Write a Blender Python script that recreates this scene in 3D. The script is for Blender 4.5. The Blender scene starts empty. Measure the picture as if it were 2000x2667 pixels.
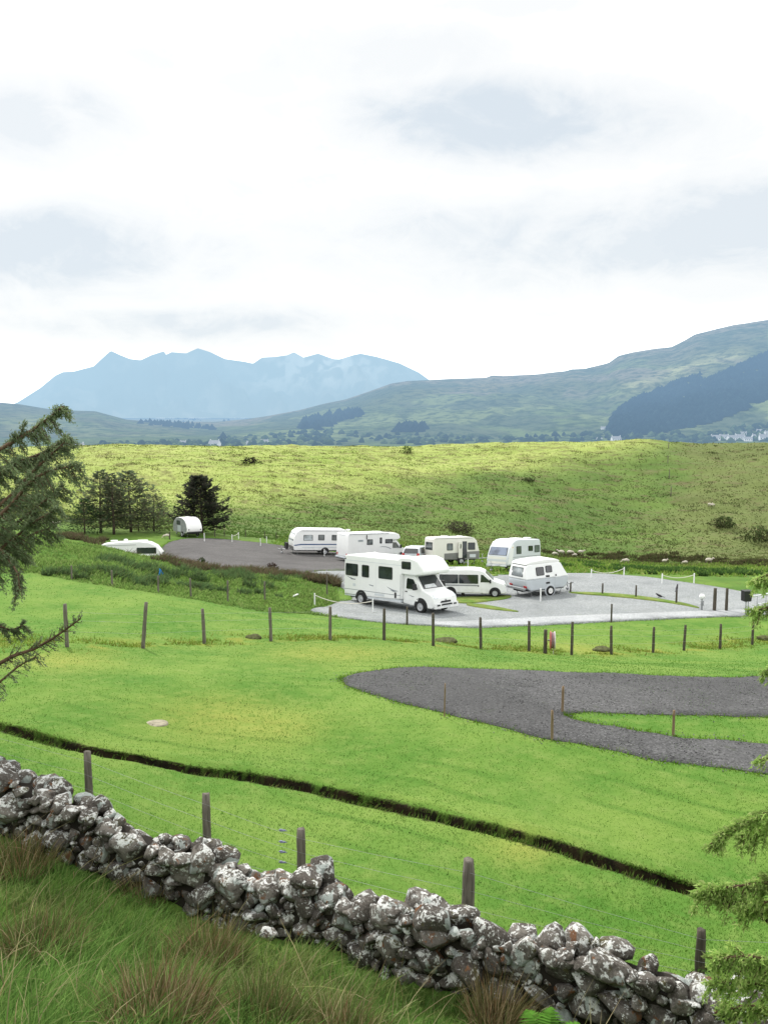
import bpy, bmesh, math, random
import numpy as np
from mathutils import Vector, Matrix
from mathutils.geometry import delaunay_2d_cdt
random.seed(7); RNG = np.random.default_rng(11)
SC = bpy.context.scene
COL = SC.collection
PI = math.pi
CAMZ = 14.0                       # eye height above the caravan pitches' datum
FPX, U0, V0, VH = 2176.0, 1000.0, 1333.5, 1080.0
TH = math.atan((V0 - VH) / FPX); CT, ST = math.cos(TH), math.sin(TH)

# ------------------------------------------------------------------ camera
cam = bpy.data.cameras.new('camera'); camo = bpy.data.objects.new('camera', cam); COL.objects.link(camo)
camo.location = (0, 0, CAMZ); camo.rotation_euler = (PI/2 - TH, 0, 0)
cam.sensor_fit = 'VERTICAL'; cam.sensor_height = 24.0; cam.lens = 24.0 * FPX / 2667.0
cam.clip_start = 0.1; cam.clip_end = 60000.0
SC.camera = camo
SC.view_settings.view_transform = 'Standard'; SC.view_settings.look = 'None'; SC.view_settings.exposure = 0
SC.cycles.max_bounces = 6; SC.cycles.diffuse_bounces = 3; SC.cycles.transparent_max_bounces = 8
SC.cycles.use_denoising = True

def PT(u, v, Y):
    """point at forward distance Y along the sight line measured at (u, v)"""
    dx, dy = (u - U0) / FPX, (v - V0) / FPX
    k = Y / (CT - dy * ST)
    return Vector((dx * k, Y, CAMZ + (-ST - dy * CT) * k))

# ------------------------------------------------------------------ noise (vectorised)
def _hash(ix, iy, seed):
    h = (ix.astype(np.int64) * 374761393 + iy.astype(np.int64) * 668265263 + seed * 982451653) & 0x7fffffff
    h = ((h ^ (h >> 13)) * 1274126177) & 0x7fffffff
    return ((h ^ (h >> 16)) & 0xffff) / 65535.0
def vnoise(x, y, seed=0):
    x = np.asarray(x, float); y = np.asarray(y, float)
    ix, iy = np.floor(x), np.floor(y); fx, fy = x - ix, y - iy
    fx = fx * fx * (3 - 2 * fx); fy = fy * fy * (3 - 2 * fy)
    a, b = _hash(ix, iy, seed), _hash(ix + 1, iy, seed)
    c, d = _hash(ix, iy + 1, seed), _hash(ix + 1, iy + 1, seed)
    return (a * (1 - fx) + b * fx) * (1 - fy) + (c * (1 - fx) + d * fx) * fy
def fbm(x, y, seed=0, octv=4, gain=0.5):
    x = np.asarray(x, float); y = np.asarray(y, float)
    s = 0; a = 1; t = 0
    for i in range(octv):
        s = s + a * (vnoise(x * 2**i + 17.3 * i, y * 2**i - 9.1 * i, seed + i) - 0.5); t += a; a *= gain
    return s / t * 2          # about -1..1
def sstep(a, b, x):
    t = np.clip((np.asarray(x, float) - a) / (b - a), 0, 1); return t * t * (3 - 2 * t)

# ------------------------------------------------------------------ objects
def tag(o, label=None, cat=None, group=None, kind=None):
    if label: o['label'] = label
    if cat: o['category'] = cat
    if group: o['group'] = group
    if kind: o['kind'] = kind
    return o
def empty(name, loc, rz=0.0, label=None, cat=None, group=None):
    o = bpy.data.objects.new(name, None); COL.objects.link(o)
    o.empty_display_size = 0.3
    o.location = loc; o.rotation_euler = (0, 0, rz)
    return tag(o, label, cat, group)
def link_mesh(name, me, mats, parent=None):
    o = bpy.data.objects.new(name, me); COL.objects.link(o)
    for m in (mats if isinstance(mats, (list, tuple)) else [mats]):
        if m is not None: me.materials.append(m)
    if parent is not None: o.parent = parent
    return o
def np_mesh(name, V, F, mats, parent=None, smooth=False, cols=None, attrs=None, mi=None):
    """V (n,3); F list of arrays with equal row length (tri or quad)"""
    me = bpy.data.meshes.new(name)
    V = np.asarray(V, np.float32)
    if not isinstance(F, list): F = [F]
    F = [np.asarray(f, np.int32) for f in F if len(f)]
    me.vertices.add(len(V)); me.vertices.foreach_set('co', V.ravel())
    loops = np.concatenate([f.ravel() for f in F])
    sizes = np.concatenate([np.full(len(f), f.shape[1], np.int32) for f in F])
    starts = np.concatenate([[0], np.cumsum(sizes)[:-1]]).astype(np.int32)
    me.loops.add(len(loops)); me.loops.foreach_set('vertex_index', loops)
    me.polygons.add(len(sizes)); me.polygons.foreach_set('loop_start', starts)
    try: me.polygons.foreach_set('loop_total', sizes)
    except Exception: pass
    if mi is not None: me.polygons.foreach_set('material_index', np.asarray(mi, np.int32))
    me.polygons.foreach_set('use_smooth', np.full(len(sizes), bool(smooth)))
    if cols is not None:
        a = me.attributes.new('Col', 'FLOAT_COLOR', 'POINT')
        c = np.ones((len(V), 4), np.float32); c[:, :3] = cols; a.data.foreach_set('color', c.ravel())
    for k, val in (attrs or {}).items():
        a = me.attributes.new(k, 'FLOAT', 'POINT'); a.data.foreach_set('value', np.asarray(val, np.float32))
    me.update(calc_edges=True); me.validate()
    return link_mesh(name, me, mats, parent)
def copy_tree(o, parent=None):
    c = o.copy(); COL.objects.link(c); c.parent = parent
    for ch in list(o.children): copy_tree(ch, c)
    return c

class MB:
    """collects shapes; build() links them as one mesh object"""
    def __init__(s): s.v = []; s.f = []; s.m = []; s.sm = []
    def add(s, verts, faces, mi=0, smooth=False):
        b = len(s.v); s.v += [tuple(p) for p in verts]
        for f in faces: s.f.append([i + b for i in f]); s.m.append(mi); s.sm.append(smooth)
        return s
    def box(s, c, d, mi=0, rz=0.0, M=None):
        x, y, z = d[0]/2, d[1]/2, d[2]/2
        vs = [Vector((sx*x, sy*y, sz*z)) for sx in (-1, 1) for sy in (-1, 1) for sz in (-1, 1)]
        R = M or Matrix.Rotation(rz, 3, 'Z')
        vs = [R @ p + Vector(c) for p in vs]
        return s.add(vs, [(0,1,3,2),(4,6,7,5),(0,4,5,1),(2,3,7,6),(0,2,6,4),(1,5,7,3)], mi)
    def tube(s, pts, rad, n=8, mi=0, smooth=True, cap=True):
        pts = [Vector(p) for p in pts]
        if not isinstance(rad, (list, tuple)): rad = [rad] * len(pts)
        vs = []; fs = []
        up = None
        for i, p in enumerate(pts):
            d = (pts[min(i+1, len(pts)-1)] - pts[max(i-1, 0)])
            d = d.normalized() if d.length > 1e-9 else Vector((0, 0, 1))
            if up is None:
                up = d.orthogonal().normalized()
            up = (up - d * up.dot(d)); up = up.normalized() if up.length > 1e-6 else d.orthogonal().normalized()
            q = d.cross(up)
            for k in range(n):
                a = 2*PI*k/n
                vs.append(p + (up*math.cos(a) + q*math.sin(a)) * rad[i])
        for i in range(len(pts)-1):
            for k in range(n):
                fs.append((i*n+k, i*n+(k+1) % n, (i+1)*n+(k+1) % n, (i+1)*n+k))
        s.add(vs, fs, mi, smooth)
        if cap:
            b = len(s.v) - len(vs)
            s.f.append([b + k for k in range(n)][::-1]); s.m.append(mi); s.sm.append(False)
            s.f.append([b + (len(pts)-1)*n + k for k in range(n)]); s.m.append(mi); s.sm.append(False)
        return s
    def lathe(s, prof, c=(0,0,0), axis='Z', n=24, mi=0, smooth=True):
        """prof: (r, h) list about the axis"""
        vs = []; fs = []
        for r, h in prof:
            for k in range(n):
                a = 2*PI*k/n; x, y = r*math.cos(a), r*math.sin(a)
                p = {'Z': (x, y, h), 'Y': (x, h, y), 'X': (h, x, y)}[axis]
                vs.append((p[0]+c[0], p[1]+c[1], p[2]+c[2]))
        for i in range(len(prof)-1):
            for k in range(n):
                fs.append((i*n+k, i*n+(k+1) % n, (i+1)*n+(k+1) % n, (i+1)*n+k))
        return s.add(vs, fs, mi, smooth)
    def prism(s, poly, y0, y1, hw=None, mi=0, cap=True):
        """poly in (x,z), extruded y0..y1 (or -hw(z)..hw(z))"""
        n = len(poly); vs = []
        for (x, z) in poly: vs.append((x, -hw(z) if hw else y0, z))
        for (x, z) in poly: vs.append((x, hw(z) if hw else y1, z))
        fs = [(i, (i+1) % n, n+(i+1) % n, n+i) for i in range(n)]
        if cap: fs += [list(range(n))[::-1], [n+i for i in range(n)]]
        return s.add(vs, fs, mi)
    def build(s, name, mats, parent=None, bevel=0.0, seg=2, fix=True, ang=30):
        me = bpy.data.meshes.new(name)
        me.from_pydata(s.v, [], s.f)
        me.polygons.foreach_set('material_index', s.m); me.polygons.foreach_set('use_smooth', s.sm)
        if fix:
            bm = bmesh.new(); bm.from_mesh(me); bmesh.ops.recalc_face_normals(bm, faces=bm.faces); bm.to_mesh(me); bm.free()
        me.update()
        o = link_mesh(name, me, mats, parent)
        if bevel:
            b = o.modifiers.new('bevel', 'BEVEL'); b.width = bevel; b.segments = seg; b.limit_method = 'ANGLE'; b.angle_limit = math.radians(ang)
            b.harden_normals = True; b.use_clamp_overlap = True
            me.polygons.foreach_set('use_smooth', [True]*len(me.polygons))
        return o

# ------------------------------------------------------------------ materials
class NT:
    def __init__(s, name):
        s.mat = bpy.data.materials.new(name); s.mat.use_nodes = True
        s.t = s.mat.node_tree; s.t.nodes.clear()
        s.out = s.t.nodes.new('ShaderNodeOutputMaterial')
    def n(s, kind, **kw):
        nd = s.t.nodes.new('ShaderNode' + kind)
        for k, v in kw.items():
            if k in nd.inputs.keys() if isinstance(k, str) and k in [i.name for i in nd.inputs] else False:
                nd.inputs[k].default_value = v
            else: setattr(nd, k, v)
        return nd
    def l(s, a, b): s.t.links.new(a, b)
    def math(s, op, a, b=None, clamp=False):
        nd = s.t.nodes.new('ShaderNodeMath'); nd.operation = op; nd.use_clamp = clamp
        for i, q in enumerate((a, b)):
            if q is None: continue
            if isinstance(q, (int, float)): nd.inputs[i].default_value = q
            else: s.l(q, nd.inputs[i])
        return nd.outputs[0]
    def mix(s, f, a, b):
        nd = s.t.nodes.new('ShaderNodeMix'); nd.data_type = 'RGBA'
        for i, q in ((0, f), (6, a), (7, b)):
            if isinstance(q, (int, float)): nd.inputs[i].default_value = q
            elif isinstance(q, tuple): nd.inputs[i].default_value = (*q, 1) if len(q) == 3 else q
            else: s.l(q, nd.inputs[i])
        return nd.outputs[2]
    def noise(s, scale, detail=4, rough=0.55, vec=None, dist=0.0, kind='Fac'):
        nd = s.t.nodes.new('ShaderNodeTexNoise'); nd.inputs['Scale'].default_value = scale
        nd.inputs['Detail'].default_value = detail; nd.inputs['Roughness'].default_value = rough
        nd.inputs['Distortion'].default_value = dist
        if vec is not None: s.l(vec, nd.inputs['Vector'])
        return nd.outputs[kind]
    def pos(s):
        if not hasattr(s, '_p'): s._p = s.t.nodes.new('ShaderNodeNewGeometry').outputs['Position']
        return s._p
    def obj(s):
        if not hasattr(s, '_o'): s._o = s.t.nodes.new('ShaderNodeTexCoord').outputs['Object']
        return s._o
    def scalev(s, vec, sc):
        nd = s.t.nodes.new('ShaderNodeMapping'); nd.inputs['Scale'].default_value = sc; s.l(vec, nd.inputs['Vector']); return nd.outputs[0]
    def ramp(s, f, a, b):
        nd = s.t.nodes.new('ShaderNodeMapRange'); nd.interpolation_type = 'SMOOTHSTEP'
        nd.inputs['From Min'].default_value = a; nd.inputs['From Max'].default_value = b
        s.l(f, nd.inputs['Value']); return nd.outputs[0]
    def attr(s, name, out='Fac'):
        nd = s.t.nodes.new('ShaderNodeAttribute'); nd.attribute_name = name; return nd.outputs[out]
    def bump(s, h, strength=0.4, dist=0.02):
        nd = s.t.nodes.new('ShaderNodeBump'); nd.inputs['Strength'].default_value = strength; nd.inputs['Distance'].default_value = dist
        s.l(h, nd.inputs['Height']); return nd.outputs[0]
    def bsdf(s, color, rough=0.6, metal=0.0, normal=None, spec=0.4):
        nd = s.t.nodes.new('ShaderNodeBsdfPrincipled')
        if isinstance(color, tuple): nd.inputs['Base Color'].default_value = (*color, 1)
        else: s.l(color, nd.inputs['Base Color'])
        if isinstance(rough, (int, float)): nd.inputs['Roughness'].default_value = rough
        else: s.l(rough, nd.inputs['Roughness'])
        nd.inputs['Metallic'].default_value = metal
        nd.inputs['Specular IOR Level'].default_value = spec
        if normal is not None: s.l(normal, nd.inputs['Normal'])
        return nd.outputs[0]
    def end(s, sh): s.l(sh, s.out.inputs['Surface']); return s.mat

def simple(name, c, rough=0.5, metal=0.0, var=0.15, scale=4.0, spec=0.4, bump=0.0):
    t = NT(name)
    n = t.noise(scale, 5, 0.6, t.obj())
    d = tuple(max(0, x*(1-var)) for x in c); l = tuple(min(1, x*(1+var)) for x in c)
    cc = t.mix(t.ramp(n, 0.3, 0.7), d, l)
    nm = t.bump(t.noise(scale*8, 4, 0.6, t.obj()), bump, 0.01) if bump else None
    return t.end(t.bsdf(cc, rough, metal, nm, spec))
HAZE = (0.50, 0.70, 0.86)
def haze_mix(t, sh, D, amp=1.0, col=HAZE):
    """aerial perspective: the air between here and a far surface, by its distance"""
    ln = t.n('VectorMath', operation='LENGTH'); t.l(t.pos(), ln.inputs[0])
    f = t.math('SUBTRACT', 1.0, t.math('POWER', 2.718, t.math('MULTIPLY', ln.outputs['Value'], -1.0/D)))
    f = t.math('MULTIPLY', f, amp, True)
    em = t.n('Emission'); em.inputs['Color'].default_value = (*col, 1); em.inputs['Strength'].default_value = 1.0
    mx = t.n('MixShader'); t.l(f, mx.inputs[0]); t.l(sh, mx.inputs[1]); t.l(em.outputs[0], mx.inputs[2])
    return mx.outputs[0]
def leafy(name, transl=0.35, mul=1.0, haze=None, haze_amp=0.9):
    t = NT(name)
    c = t.attr('Col', 'Color')
    n = t.noise(1.7, 3, 0.6, t.pos())
    c = t.mix(t.ramp(n, 0.3, 0.75), t.mix(0.28, c, (0.0, 0.0, 0.0)), c)
    d = t.n('BsdfDiffuse'); t.l(c, d.inputs['Color'])
    tr = t.n('BsdfTranslucent'); t.l(c, tr.inputs['Color'])
    m = t.n('MixShader'); m.inputs[0].default_value = transl
    t.l(d.outputs[0], m.inputs[1]); t.l(tr.outputs[0], m.inputs[2])
    sh = m.outputs[0]
    if haze: sh = haze_mix(t, sh, haze, haze_amp, (.31,.50,.72))
    return t.end(sh)
# ================================================================== TERRAIN
WALL = [(-420,2070,10.9),(-150,2130,10.4),(0,2190,10.0),(600,2430,9.0),(1130,2600,7.8),(1700,2740,7.0),(2000,2810,6.6),(2300,2880,6.2)]
FENCE = [(176,1685,23),(373,1687,24),(533,1677,26.5),(706,1669,28),(860,1666,28.5),(1000,1668,29),(1128,1680,29.5),(1252,1690,30),(1377,1697,31),(1488,1706,31),(1591,1704,32),(1700,1699,33.5),(1780,1694,34.5),(1874,1689,35.5),(1958,1680,37)]
CTRL = [(-400,2667,6.0),(0,2667,6.0),(600,2667,6.0),(1300,2900,5.6),(2000,3000,5.2),
 (0,1890,15.5),(500,2005,14.2),(950,2085,13.2),(2000,2390,10.2),(300,2080,11.9),(1000,2300,10.0),(1800,2450,9.1),(-300,1830,16.5),
 (1000,1850,18.0),(1600,1860,17.9),(2000,2015,14.8),(2000,1868,18.2),(2000,1765,22),(1600,1757,21.8),(1100,1738,22),(0,1750,19.3),(500,1800,18.6),
 (-200,1690,22.5),(2150,1665,38),
 (0,1500,37),(200,1520,36),(600,1590,36),(400,1600,30.5),(100,1600,29.5),(700,1620,33.5),(-300,1480,38),
 (270,1428,51),(100,1395,51),(-200,1380,52),(440,1466,54),(352,1454,52.5),(600,1484,61),(700,1497,58),
 (795,1593,42),(1250,1632,40),(1600,1612,42),(1980,1592,44.5),(2200,1585,45),
 (1110,1592,44),(985,1577,46.5),(1400,1552,50),(1240,1556,50),(1800,1545,51),(1950,1545,52),(1500,1500,58),(1700,1503,57.5),
 (1330,1482,67),(1180,1473,70),(960,1465,75),(680,1447,76),(480,1403,84),(530,1440,72),(352,1500,63),(270,1492,62),(425,1480,65),(850,1490,62),(2000,1500,61),
 (300,1385,89),(550,1390,90),(150,1380,85),(850,1420,88),(1100,1435,90),(1500,1455,100),(2000,1462,100),
 (1500,1440,122),(2000,1448,120),(1650,1443,121),(1100,1415,112),(700,1392,105),
 (300,1330,112),(300,1250,138),(300,1185,152),(0,1205,150),(600,1176,165),(900,1178,172),(600,1280,130),
 (1000,1310,135),(1300,1300,142),(1300,1169,182),(1300,1230,162),(1650,1149,190),(1650,1250,162),(1650,1350,140),(1500,1165,186),(2000,1158,192),(2000,1300,150),(2200,1155,192),
 (1800,1155,191),(1600,1400,130),(-300,1215,150)]
_pts = []; _uv = []
for (u, v, Y) in CTRL + WALL + FENCE:
    p = PT(u, v, Y); _pts.append((p.x, p.y, p.z)); _uv.append(u)
_pts += [(0,0,CAMZ-1.75),(-5,0,CAMZ-1.6),(5,0,CAMZ-2.0),(0,-4,CAMZ-0.4),(-12,0,CAMZ-1.3),(12,0,CAMZ-2.6),(-5,3,CAMZ-3.2),(5,3,CAMZ-3.2),(0,3,CAMZ-3.2)]
for yy, zz in ((250,-12),(330,-26),(450,-40)):
    for a in (-.9,-.45,-.2,0,.2,.45,.9): _pts.append((a*yy, yy, CAMZ + zz - (5 if yy == 250 and a > .3 else 0) ))
_pts = np.array(_pts)
def warp(x, y):
    b = np.log(np.maximum(np.asarray(y, float), -4.5) + 6.0)
    return np.asarray(x, float) / (np.maximum(np.asarray(y, float), -4.5) + 6.0) * 2.2, b * 1.6
_A, _B = warp(_pts[:, 0], _pts[:, 1])
# repeat the frame's edges outwards so the ground stays calm beyond the frame
_ext = []
for i in range(len(_uv)):
    u = _uv[i]
    if u <= 100: _ext.append((_A[i] - 1.1, _B[i], _pts[i, 2]))
    if u >= 1900: _ext.append((_A[i] + 1.1, _B[i], _pts[i, 2]))
_ext = np.array(_ext)
_A = np.concatenate([_A, _ext[:, 0]]); _B = np.concatenate([_B, _ext[:, 1]]); _Z = np.concatenate([_pts[:, 2], _ext[:, 2]])
def _phi(r2):
    return np.sqrt(r2 + 0.02**2)
_n = len(_A)
_K = _phi((_A[:, None]-_A[None])**2 + (_B[:, None]-_B[None])**2) - np.eye(_n) * 0.012
_Pm = np.stack([np.ones(_n), _A, _B], 1)
_M = np.block([[_K, _Pm], [_Pm.T, np.zeros((3, 3))]])
_w = np.linalg.solve(_M, np.concatenate([_Z, np.zeros(3)]))
def z_smooth(x, y):
    x = np.atleast_1d(np.asarray(x, float)); y = np.atleast_1d(np.asarray(y, float))
    a, b = warp(x, y); out = np.empty(len(a))
    for s in range(0, len(a), 60000):
        e = s + 60000
        out[s:e] = _phi((a[s:e, None]-_A)**2 + (b[s:e, None]-_B)**2) @ _w[:_n] + _w[_n] + _w[_n+1]*a[s:e] + _w[_n+2]*b[s:e]
    return out
def hit_smooth(u, v, zf=None, y0=2.0, y1=420.0, n=900):
    zf = zf or z_smooth
    Y = np.exp(np.linspace(math.log(y0), math.log(y1), n))
    p = PT(u, v, 1.0); dx, dz = p.x, p.z - CAMZ
    below = (CAMZ + dz*Y) - zf(dx*Y, Y) < 0
    k = int(np.argmax(below)) if below.any() else n-1
    if k == 0: return dx*Y[0], Y[0]
    lo, hi = Y[k-1], Y[k]
    yy = np.linspace(lo, hi, 12); d = (CAMZ + dz*yy) - zf(dx*yy, yy)
    j = int(np.argmax(d < 0)) if (d < 0).any() else 11
    j = max(j, 1)
    t = d[j-1] / (d[j-1]-d[j] + 1e-12)
    Yf = yy[j-1] + (yy[j]-yy[j-1])*t
    return dx*Yf, Yf
def dens(poly, step):
    out = []
    for (a, b) in zip(poly[:-1], poly[1:]):
        n = max(1, int(math.dist(a, b)/step))
        out += [(a[0]+(b[0]-a[0])*i/n, a[1]+(b[1]-a[1])*i/n) for i in range(n)]
    return out + [poly[-1]]
def smooth_line(pts, it=2):
    for _ in range(it):
        q = [pts[0]]
        for a, b in zip(pts[:-1], pts[1:]):
            q.append((a[0]*.75+b[0]*.25, a[1]*.75+b[1]*.25)); q.append((a[0]*.25+b[0]*.75, a[1]*.25+b[1]*.75))
        pts = q + [pts[-1]]
    return pts
def dist_line(x, y, line):
    """distance and signed side to a plan polyline"""
    best = np.full(len(x), 1e9); side = np.zeros(len(x))
    for (a, b) in zip(line[:-1], line[1:]):
        ax, ay = a; dx, dy = b[0]-ax, b[1]-ay; L = dx*dx+dy*dy+1e-12
        t = np.clip(((x-ax)*dx+(y-ay)*dy)/L, 0, 1)
        px, py = x-(ax+t*dx), y-(ay+t*dy); d = np.hypot(px, py)
        m = d < best; best = np.where(m, d, best); side = np.where(m, dx*py-dy*px, side)
    return best, np.where(side >= 0, 1.0, -1.0)
DITCH_UV = [(-500,1815),(-200,1850),(0,1892),(110,1925),(230,1957),(420,1990),(600,2020),(780,2050),(950,2085),(1130,2128),(1300,2172),(1460,2215),(1600,2262),(1760,2310),(1880,2350),(2000,2388),(2250,2470)]
DITCH = [hit_smooth(u, v) for (u, v) in DITCH_UV]
DITCH = smooth_line(DITCH, 1)
WALLP = smooth_line([(PT(*w).x, PT(*w).y) for w in WALL], 2)      # front foot of the wall
def y_of_wall(x):
    xs = np.array([p[0] for p in WALLP]); ys = np.array([p[1] for p in WALLP])
    x = np.asarray(x, float)
    return np.where(x < xs[0], ys[0] + (xs[0]-x)*0.45, np.where(x > xs[-1], ys[-1] - 0.0*(x-xs[-1]), np.interp(x, xs, ys)))
LAWN_UV = [(-500,1470),(-200,1482),(0,1493),(100,1494),(200,1516),(330,1535),(440,1552),(560,1572),(680,1592),(800,1600),(900,1612),(1050,1628),(1250,1634),(1600,1617),(1980,1600),(2400,1590)]
LAWNE = [hit_smooth(u, v) for (u, v) in LAWN_UV]
def y_lawn_end(x):
    o = sorted(LAWNE); return np.interp(np.asarray(x, float), [p[0] for p in o], [p[1] for p in o])
FENCEP = [hit_smooth(u, v) for (u, v, _) in FENCE]
_fx = sorted(FENCEP)
def zones(x, y):
    yw = y_of_wall(x) + 0.35
    bank = 1 - sstep(-0.15, 0.15, y - yw)
    ye = y_lawn_end(x)
    lawn = (1-bank) * (1 - sstep(-0.6, 0.6, y - ye + 0.5*fbm(x*.5, y*.5, 5, 3)))
    hill = sstep(84, 98, y)
    return bank, lawn, hill
PADS = []     # filled below: polygons that are kept smooth
def z_ground(x, y):
    x = np.atleast_1d(np.asarray(x, float)); y = np.atleast_1d(np.asarray(y, float))
    z = z_smooth(x, y)
    bank, lawn, hill = zones(x, y)
    fy = np.interp(x, [p[0] for p in _fx], [p[1] for p in _fx])
    tr = np.exp(-((y-fy-0.9)/1.1)**2)                                    # rough trough beside the field fence
    z = z + lawn * (0.05*fbm(x*.35, y*.35, 3, 3) + 0.012*fbm(x*2.2, y*2.2, 4, 3)) + tr*(0.10*fbm(x*.9, y*.9, 41, 3) - 0.03)
    z = z + bank * 0.16*fbm(x*1.1, y*1.1, 7, 3)
    mid = (1-bank-lawn).clip(0, 1) * (1-hill)
    left = 1 - sstep(-4, 0, x + (y-45)*0.12)
    z = z + mid * left * sstep(0, 4, y - y_lawn_end(x)) * (1-sstep(54, 60, y)) * 0.45*fbm(x*.35, y*.35, 9, 4)
    z = z + hill * (0.95*fbm(x*.055, y*.075, 12, 4) + 0.35*fbm(x*.35, y*.45, 13, 3)) * (0.35 + 0.65*sstep(98, 112, y))
    z = z + hill * 0.5 * np.maximum(0, fbm(x*.16, y*.2, 19, 3)-0.1)
    m = (y > 7) & (y < 24)
    if m.any():
        d, sd = dist_line(x[m], y[m], DITCH)
        w = 0.150 + 0.06*fbm(x[m]*2.5, y[m]*2.5, 21, 3)
        carve = 1 - sstep(w*0.72, w*1.12, d)
        z[m] -= 0.36*carve * (0.9 + 0.2*fbm(x[m]*3, y[m]*3, 22, 2)) - 0.05*np.exp(-((d-0.42)/0.16)**2)*(sd > 0)
    return z
def zg(x, y): return float(z_ground(np.array([x]), np.array([y]))[0])
def hit(u, v, **k):
    x, y = hit_smooth(u, v, z_ground, **k); return x, y
def at(u, v, **k):
    x, y = hit(u, v, **k); return Vector((x, y, zg(x, y)))
# ---- ground sheet, fine near the eye, coarse far away
def ground_grid():
    segs = [(-4.5, 5, 26), (5, 9, 70), (9, 17.5, 230), (17.5, 40, 170), (40, 95, 150), (95, 205, 230), (205, 470, 40)]
    ys = [np.exp(np.linspace(math.log(a+6), math.log(b+6), n, endpoint=False))-6 for a, b, n in segs]
    ys = np.concatenate(ys + [[470.0]])
    a = np.concatenate([np.linspace(-1.5, -0.6, 50, endpoint=False), np.linspace(-0.6, 0.6, 430, endpoint=False), np.linspace(0.6, 1.5, 51)])
    A, Y = np.meshgrid(a, ys)
    X = A * (Y + 6)
    return X.ravel(), Y.ravel(), len(ys), len(a)
gx, gy, nr, nc = ground_grid()
gz = z_ground(gx, gy)
_ga = gx.reshape(nr, nc)[0]/(gy.reshape(nr, nc)[0]+6); _gy = gy.reshape(nr, nc)[:, 0]; _gz2 = gz.reshape(nr, nc); z_exact = z_ground
def z_ground(x, y):
    """height of the finished ground sheet"""
    x = np.atleast_1d(np.asarray(x, float)); y = np.atleast_1d(np.asarray(y, float))
    r = np.interp(y, _gy, np.arange(nr)); c = np.interp(x/(y+6), _ga, np.arange(nc))
    r0 = np.clip(r.astype(int), 0, nr-2); c0 = np.clip(c.astype(int), 0, nc-2); fr, fc = r-r0, c-c0
    return (_gz2[r0, c0]*(1-fc)+_gz2[r0, c0+1]*fc)*(1-fr) + (_gz2[r0+1, c0]*(1-fc)+_gz2[r0+1, c0+1]*fc)*fr
_idx = np.arange(nr*nc).reshape(nr, nc)
gq = np.stack([_idx[:-1, :-1].ravel(), _idx[:-1, 1:].ravel(), _idx[1:, 1:].ravel(), _idx[1:, :-1].ravel()], 1)
gb, gl, gh = zones(gx, gy)
_dd, _sd = dist_line(gx, gy, DITCH)
gd = np.where((gy > 6.5) & (gy < 24), 1 - sstep(0.175, 0.215, _dd + 0.06*fbm(gx*6, gy*6, 31, 3)), 0)
g_side = np.clip(_dd*_sd, -60, 60)
_cloud_edge = [Vector(hit_smooth(u, v)).to_3d() for u, v in ((60,1330),(350,1335),(700,1318),(1000,1290),(1250,1245),(1450,1215),(1600,1192),(1690,1168))] + [PT(1745,1150,196), PT(2100,1150,215)]  # edge of the cloud shadow painted on the hill
g_sunlit = sstep(-9, 13, gy - np.interp(gx, [p.x for p in _cloud_edge], [p.y for p in _cloud_edge]) + 11*fbm(gx*.04, gy*.06, 61, 4))  # sunlit side of that painted cloud shadow, per vertex
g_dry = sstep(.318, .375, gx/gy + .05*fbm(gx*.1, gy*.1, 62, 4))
def streak(x, y, ds):
    return np.clip(np.sin(2*PI*(ds*1.05+.9*fbm(x*.10, y*.10, 10, 2)+.12*fbm(x*1.2, y*1.2, 15, 2)))*2.6-1.7, 0, 1)*sstep(-.15, .25, fbm(x*.30, y*.30, 14, 3))*(y < 24)
g_streak = streak(gx, gy, g_side)
g_fence = np.exp(-((gy - np.interp(gx, [p[0] for p in _fx], [p[1] for p in _fx]) - 0.6)/1.3)**2)
def soil_patch(cols):
    r = np.zeros(len(gx))
    for (u, v, rad) in cols:
        p = hit(u, v); r = np.maximum(r, np.exp(-(((gx-p[0])/rad)**2 + ((gy-p[1])/(rad*1.0))**2)))
    return r
g_yel = soil_patch([(150,1718,1.4),(590,1868,1.5),(700,1885,1.2),(1350,2200,.6),(880,1700,2.2),(1500,1690,2.0)])

t = NT('meadow_ground')
P = t.pos()
n1 = t.noise(0.35, 5, 0.6, P); n2 = t.noise(3.0, 5, 0.65, P); n3 = t.noise(22.0, 4, 0.7, P)
lawn_c = t.mix(t.ramp(n1, 0.3, 0.7), (0.066, 0.162, 0.022), (0.146, 0.232, 0.044))
lawn_c = t.mix(t.math('MULTIPLY', t.ramp(n2, 0.42, 0.75), 0.5), lawn_c, (0.19, 0.255, 0.066))
# mowing swathes that run along the ditch
sd_ = t.attr('side')
wv = t.math('ADD', t.math('MULTIPLY', sd_, 0.80), t.math('MULTIPLY', t.noise(0.16, 3, 0.5, P), 3.2))
wv = t.math('SINE', t.math('MULTIPLY', wv, 6.2832))
wv2 = t.math('SINE', t.math('MULTIPLY', t.math('ADD', t.math('MULTIPLY', sd_, 2.1), t.math('MULTIPLY', t.noise(0.3, 3, 0.5, P), 3.0)), 6.2832))
st_ = t.math('MULTIPLY', t.ramp(t.math('ADD', t.math('MULTIPLY', wv, .6), t.math('MULTIPLY', wv2, .4)), 0.25, 1.0), t.ramp(t.noise(0.22, 3, 0.5, P), 0.40, 0.62))
lawn_c = t.mix(t.math('MULTIPLY', t.attr('streak'), 0.7), lawn_c, (0.065, 0.155, 0.020))
lawn_c = t.mix(t.math('MULTIPLY', t.ramp(n3, 0.5, 0.8), 0.20), lawn_c, (0.06, 0.14, 0.02))
lawn_c = t.mix(t.math('MULTIPLY', t.attr('yel'), t.math('MULTIPLY', n2, 1.1)), lawn_c, (0.26, 0.27, 0.06))
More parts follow.
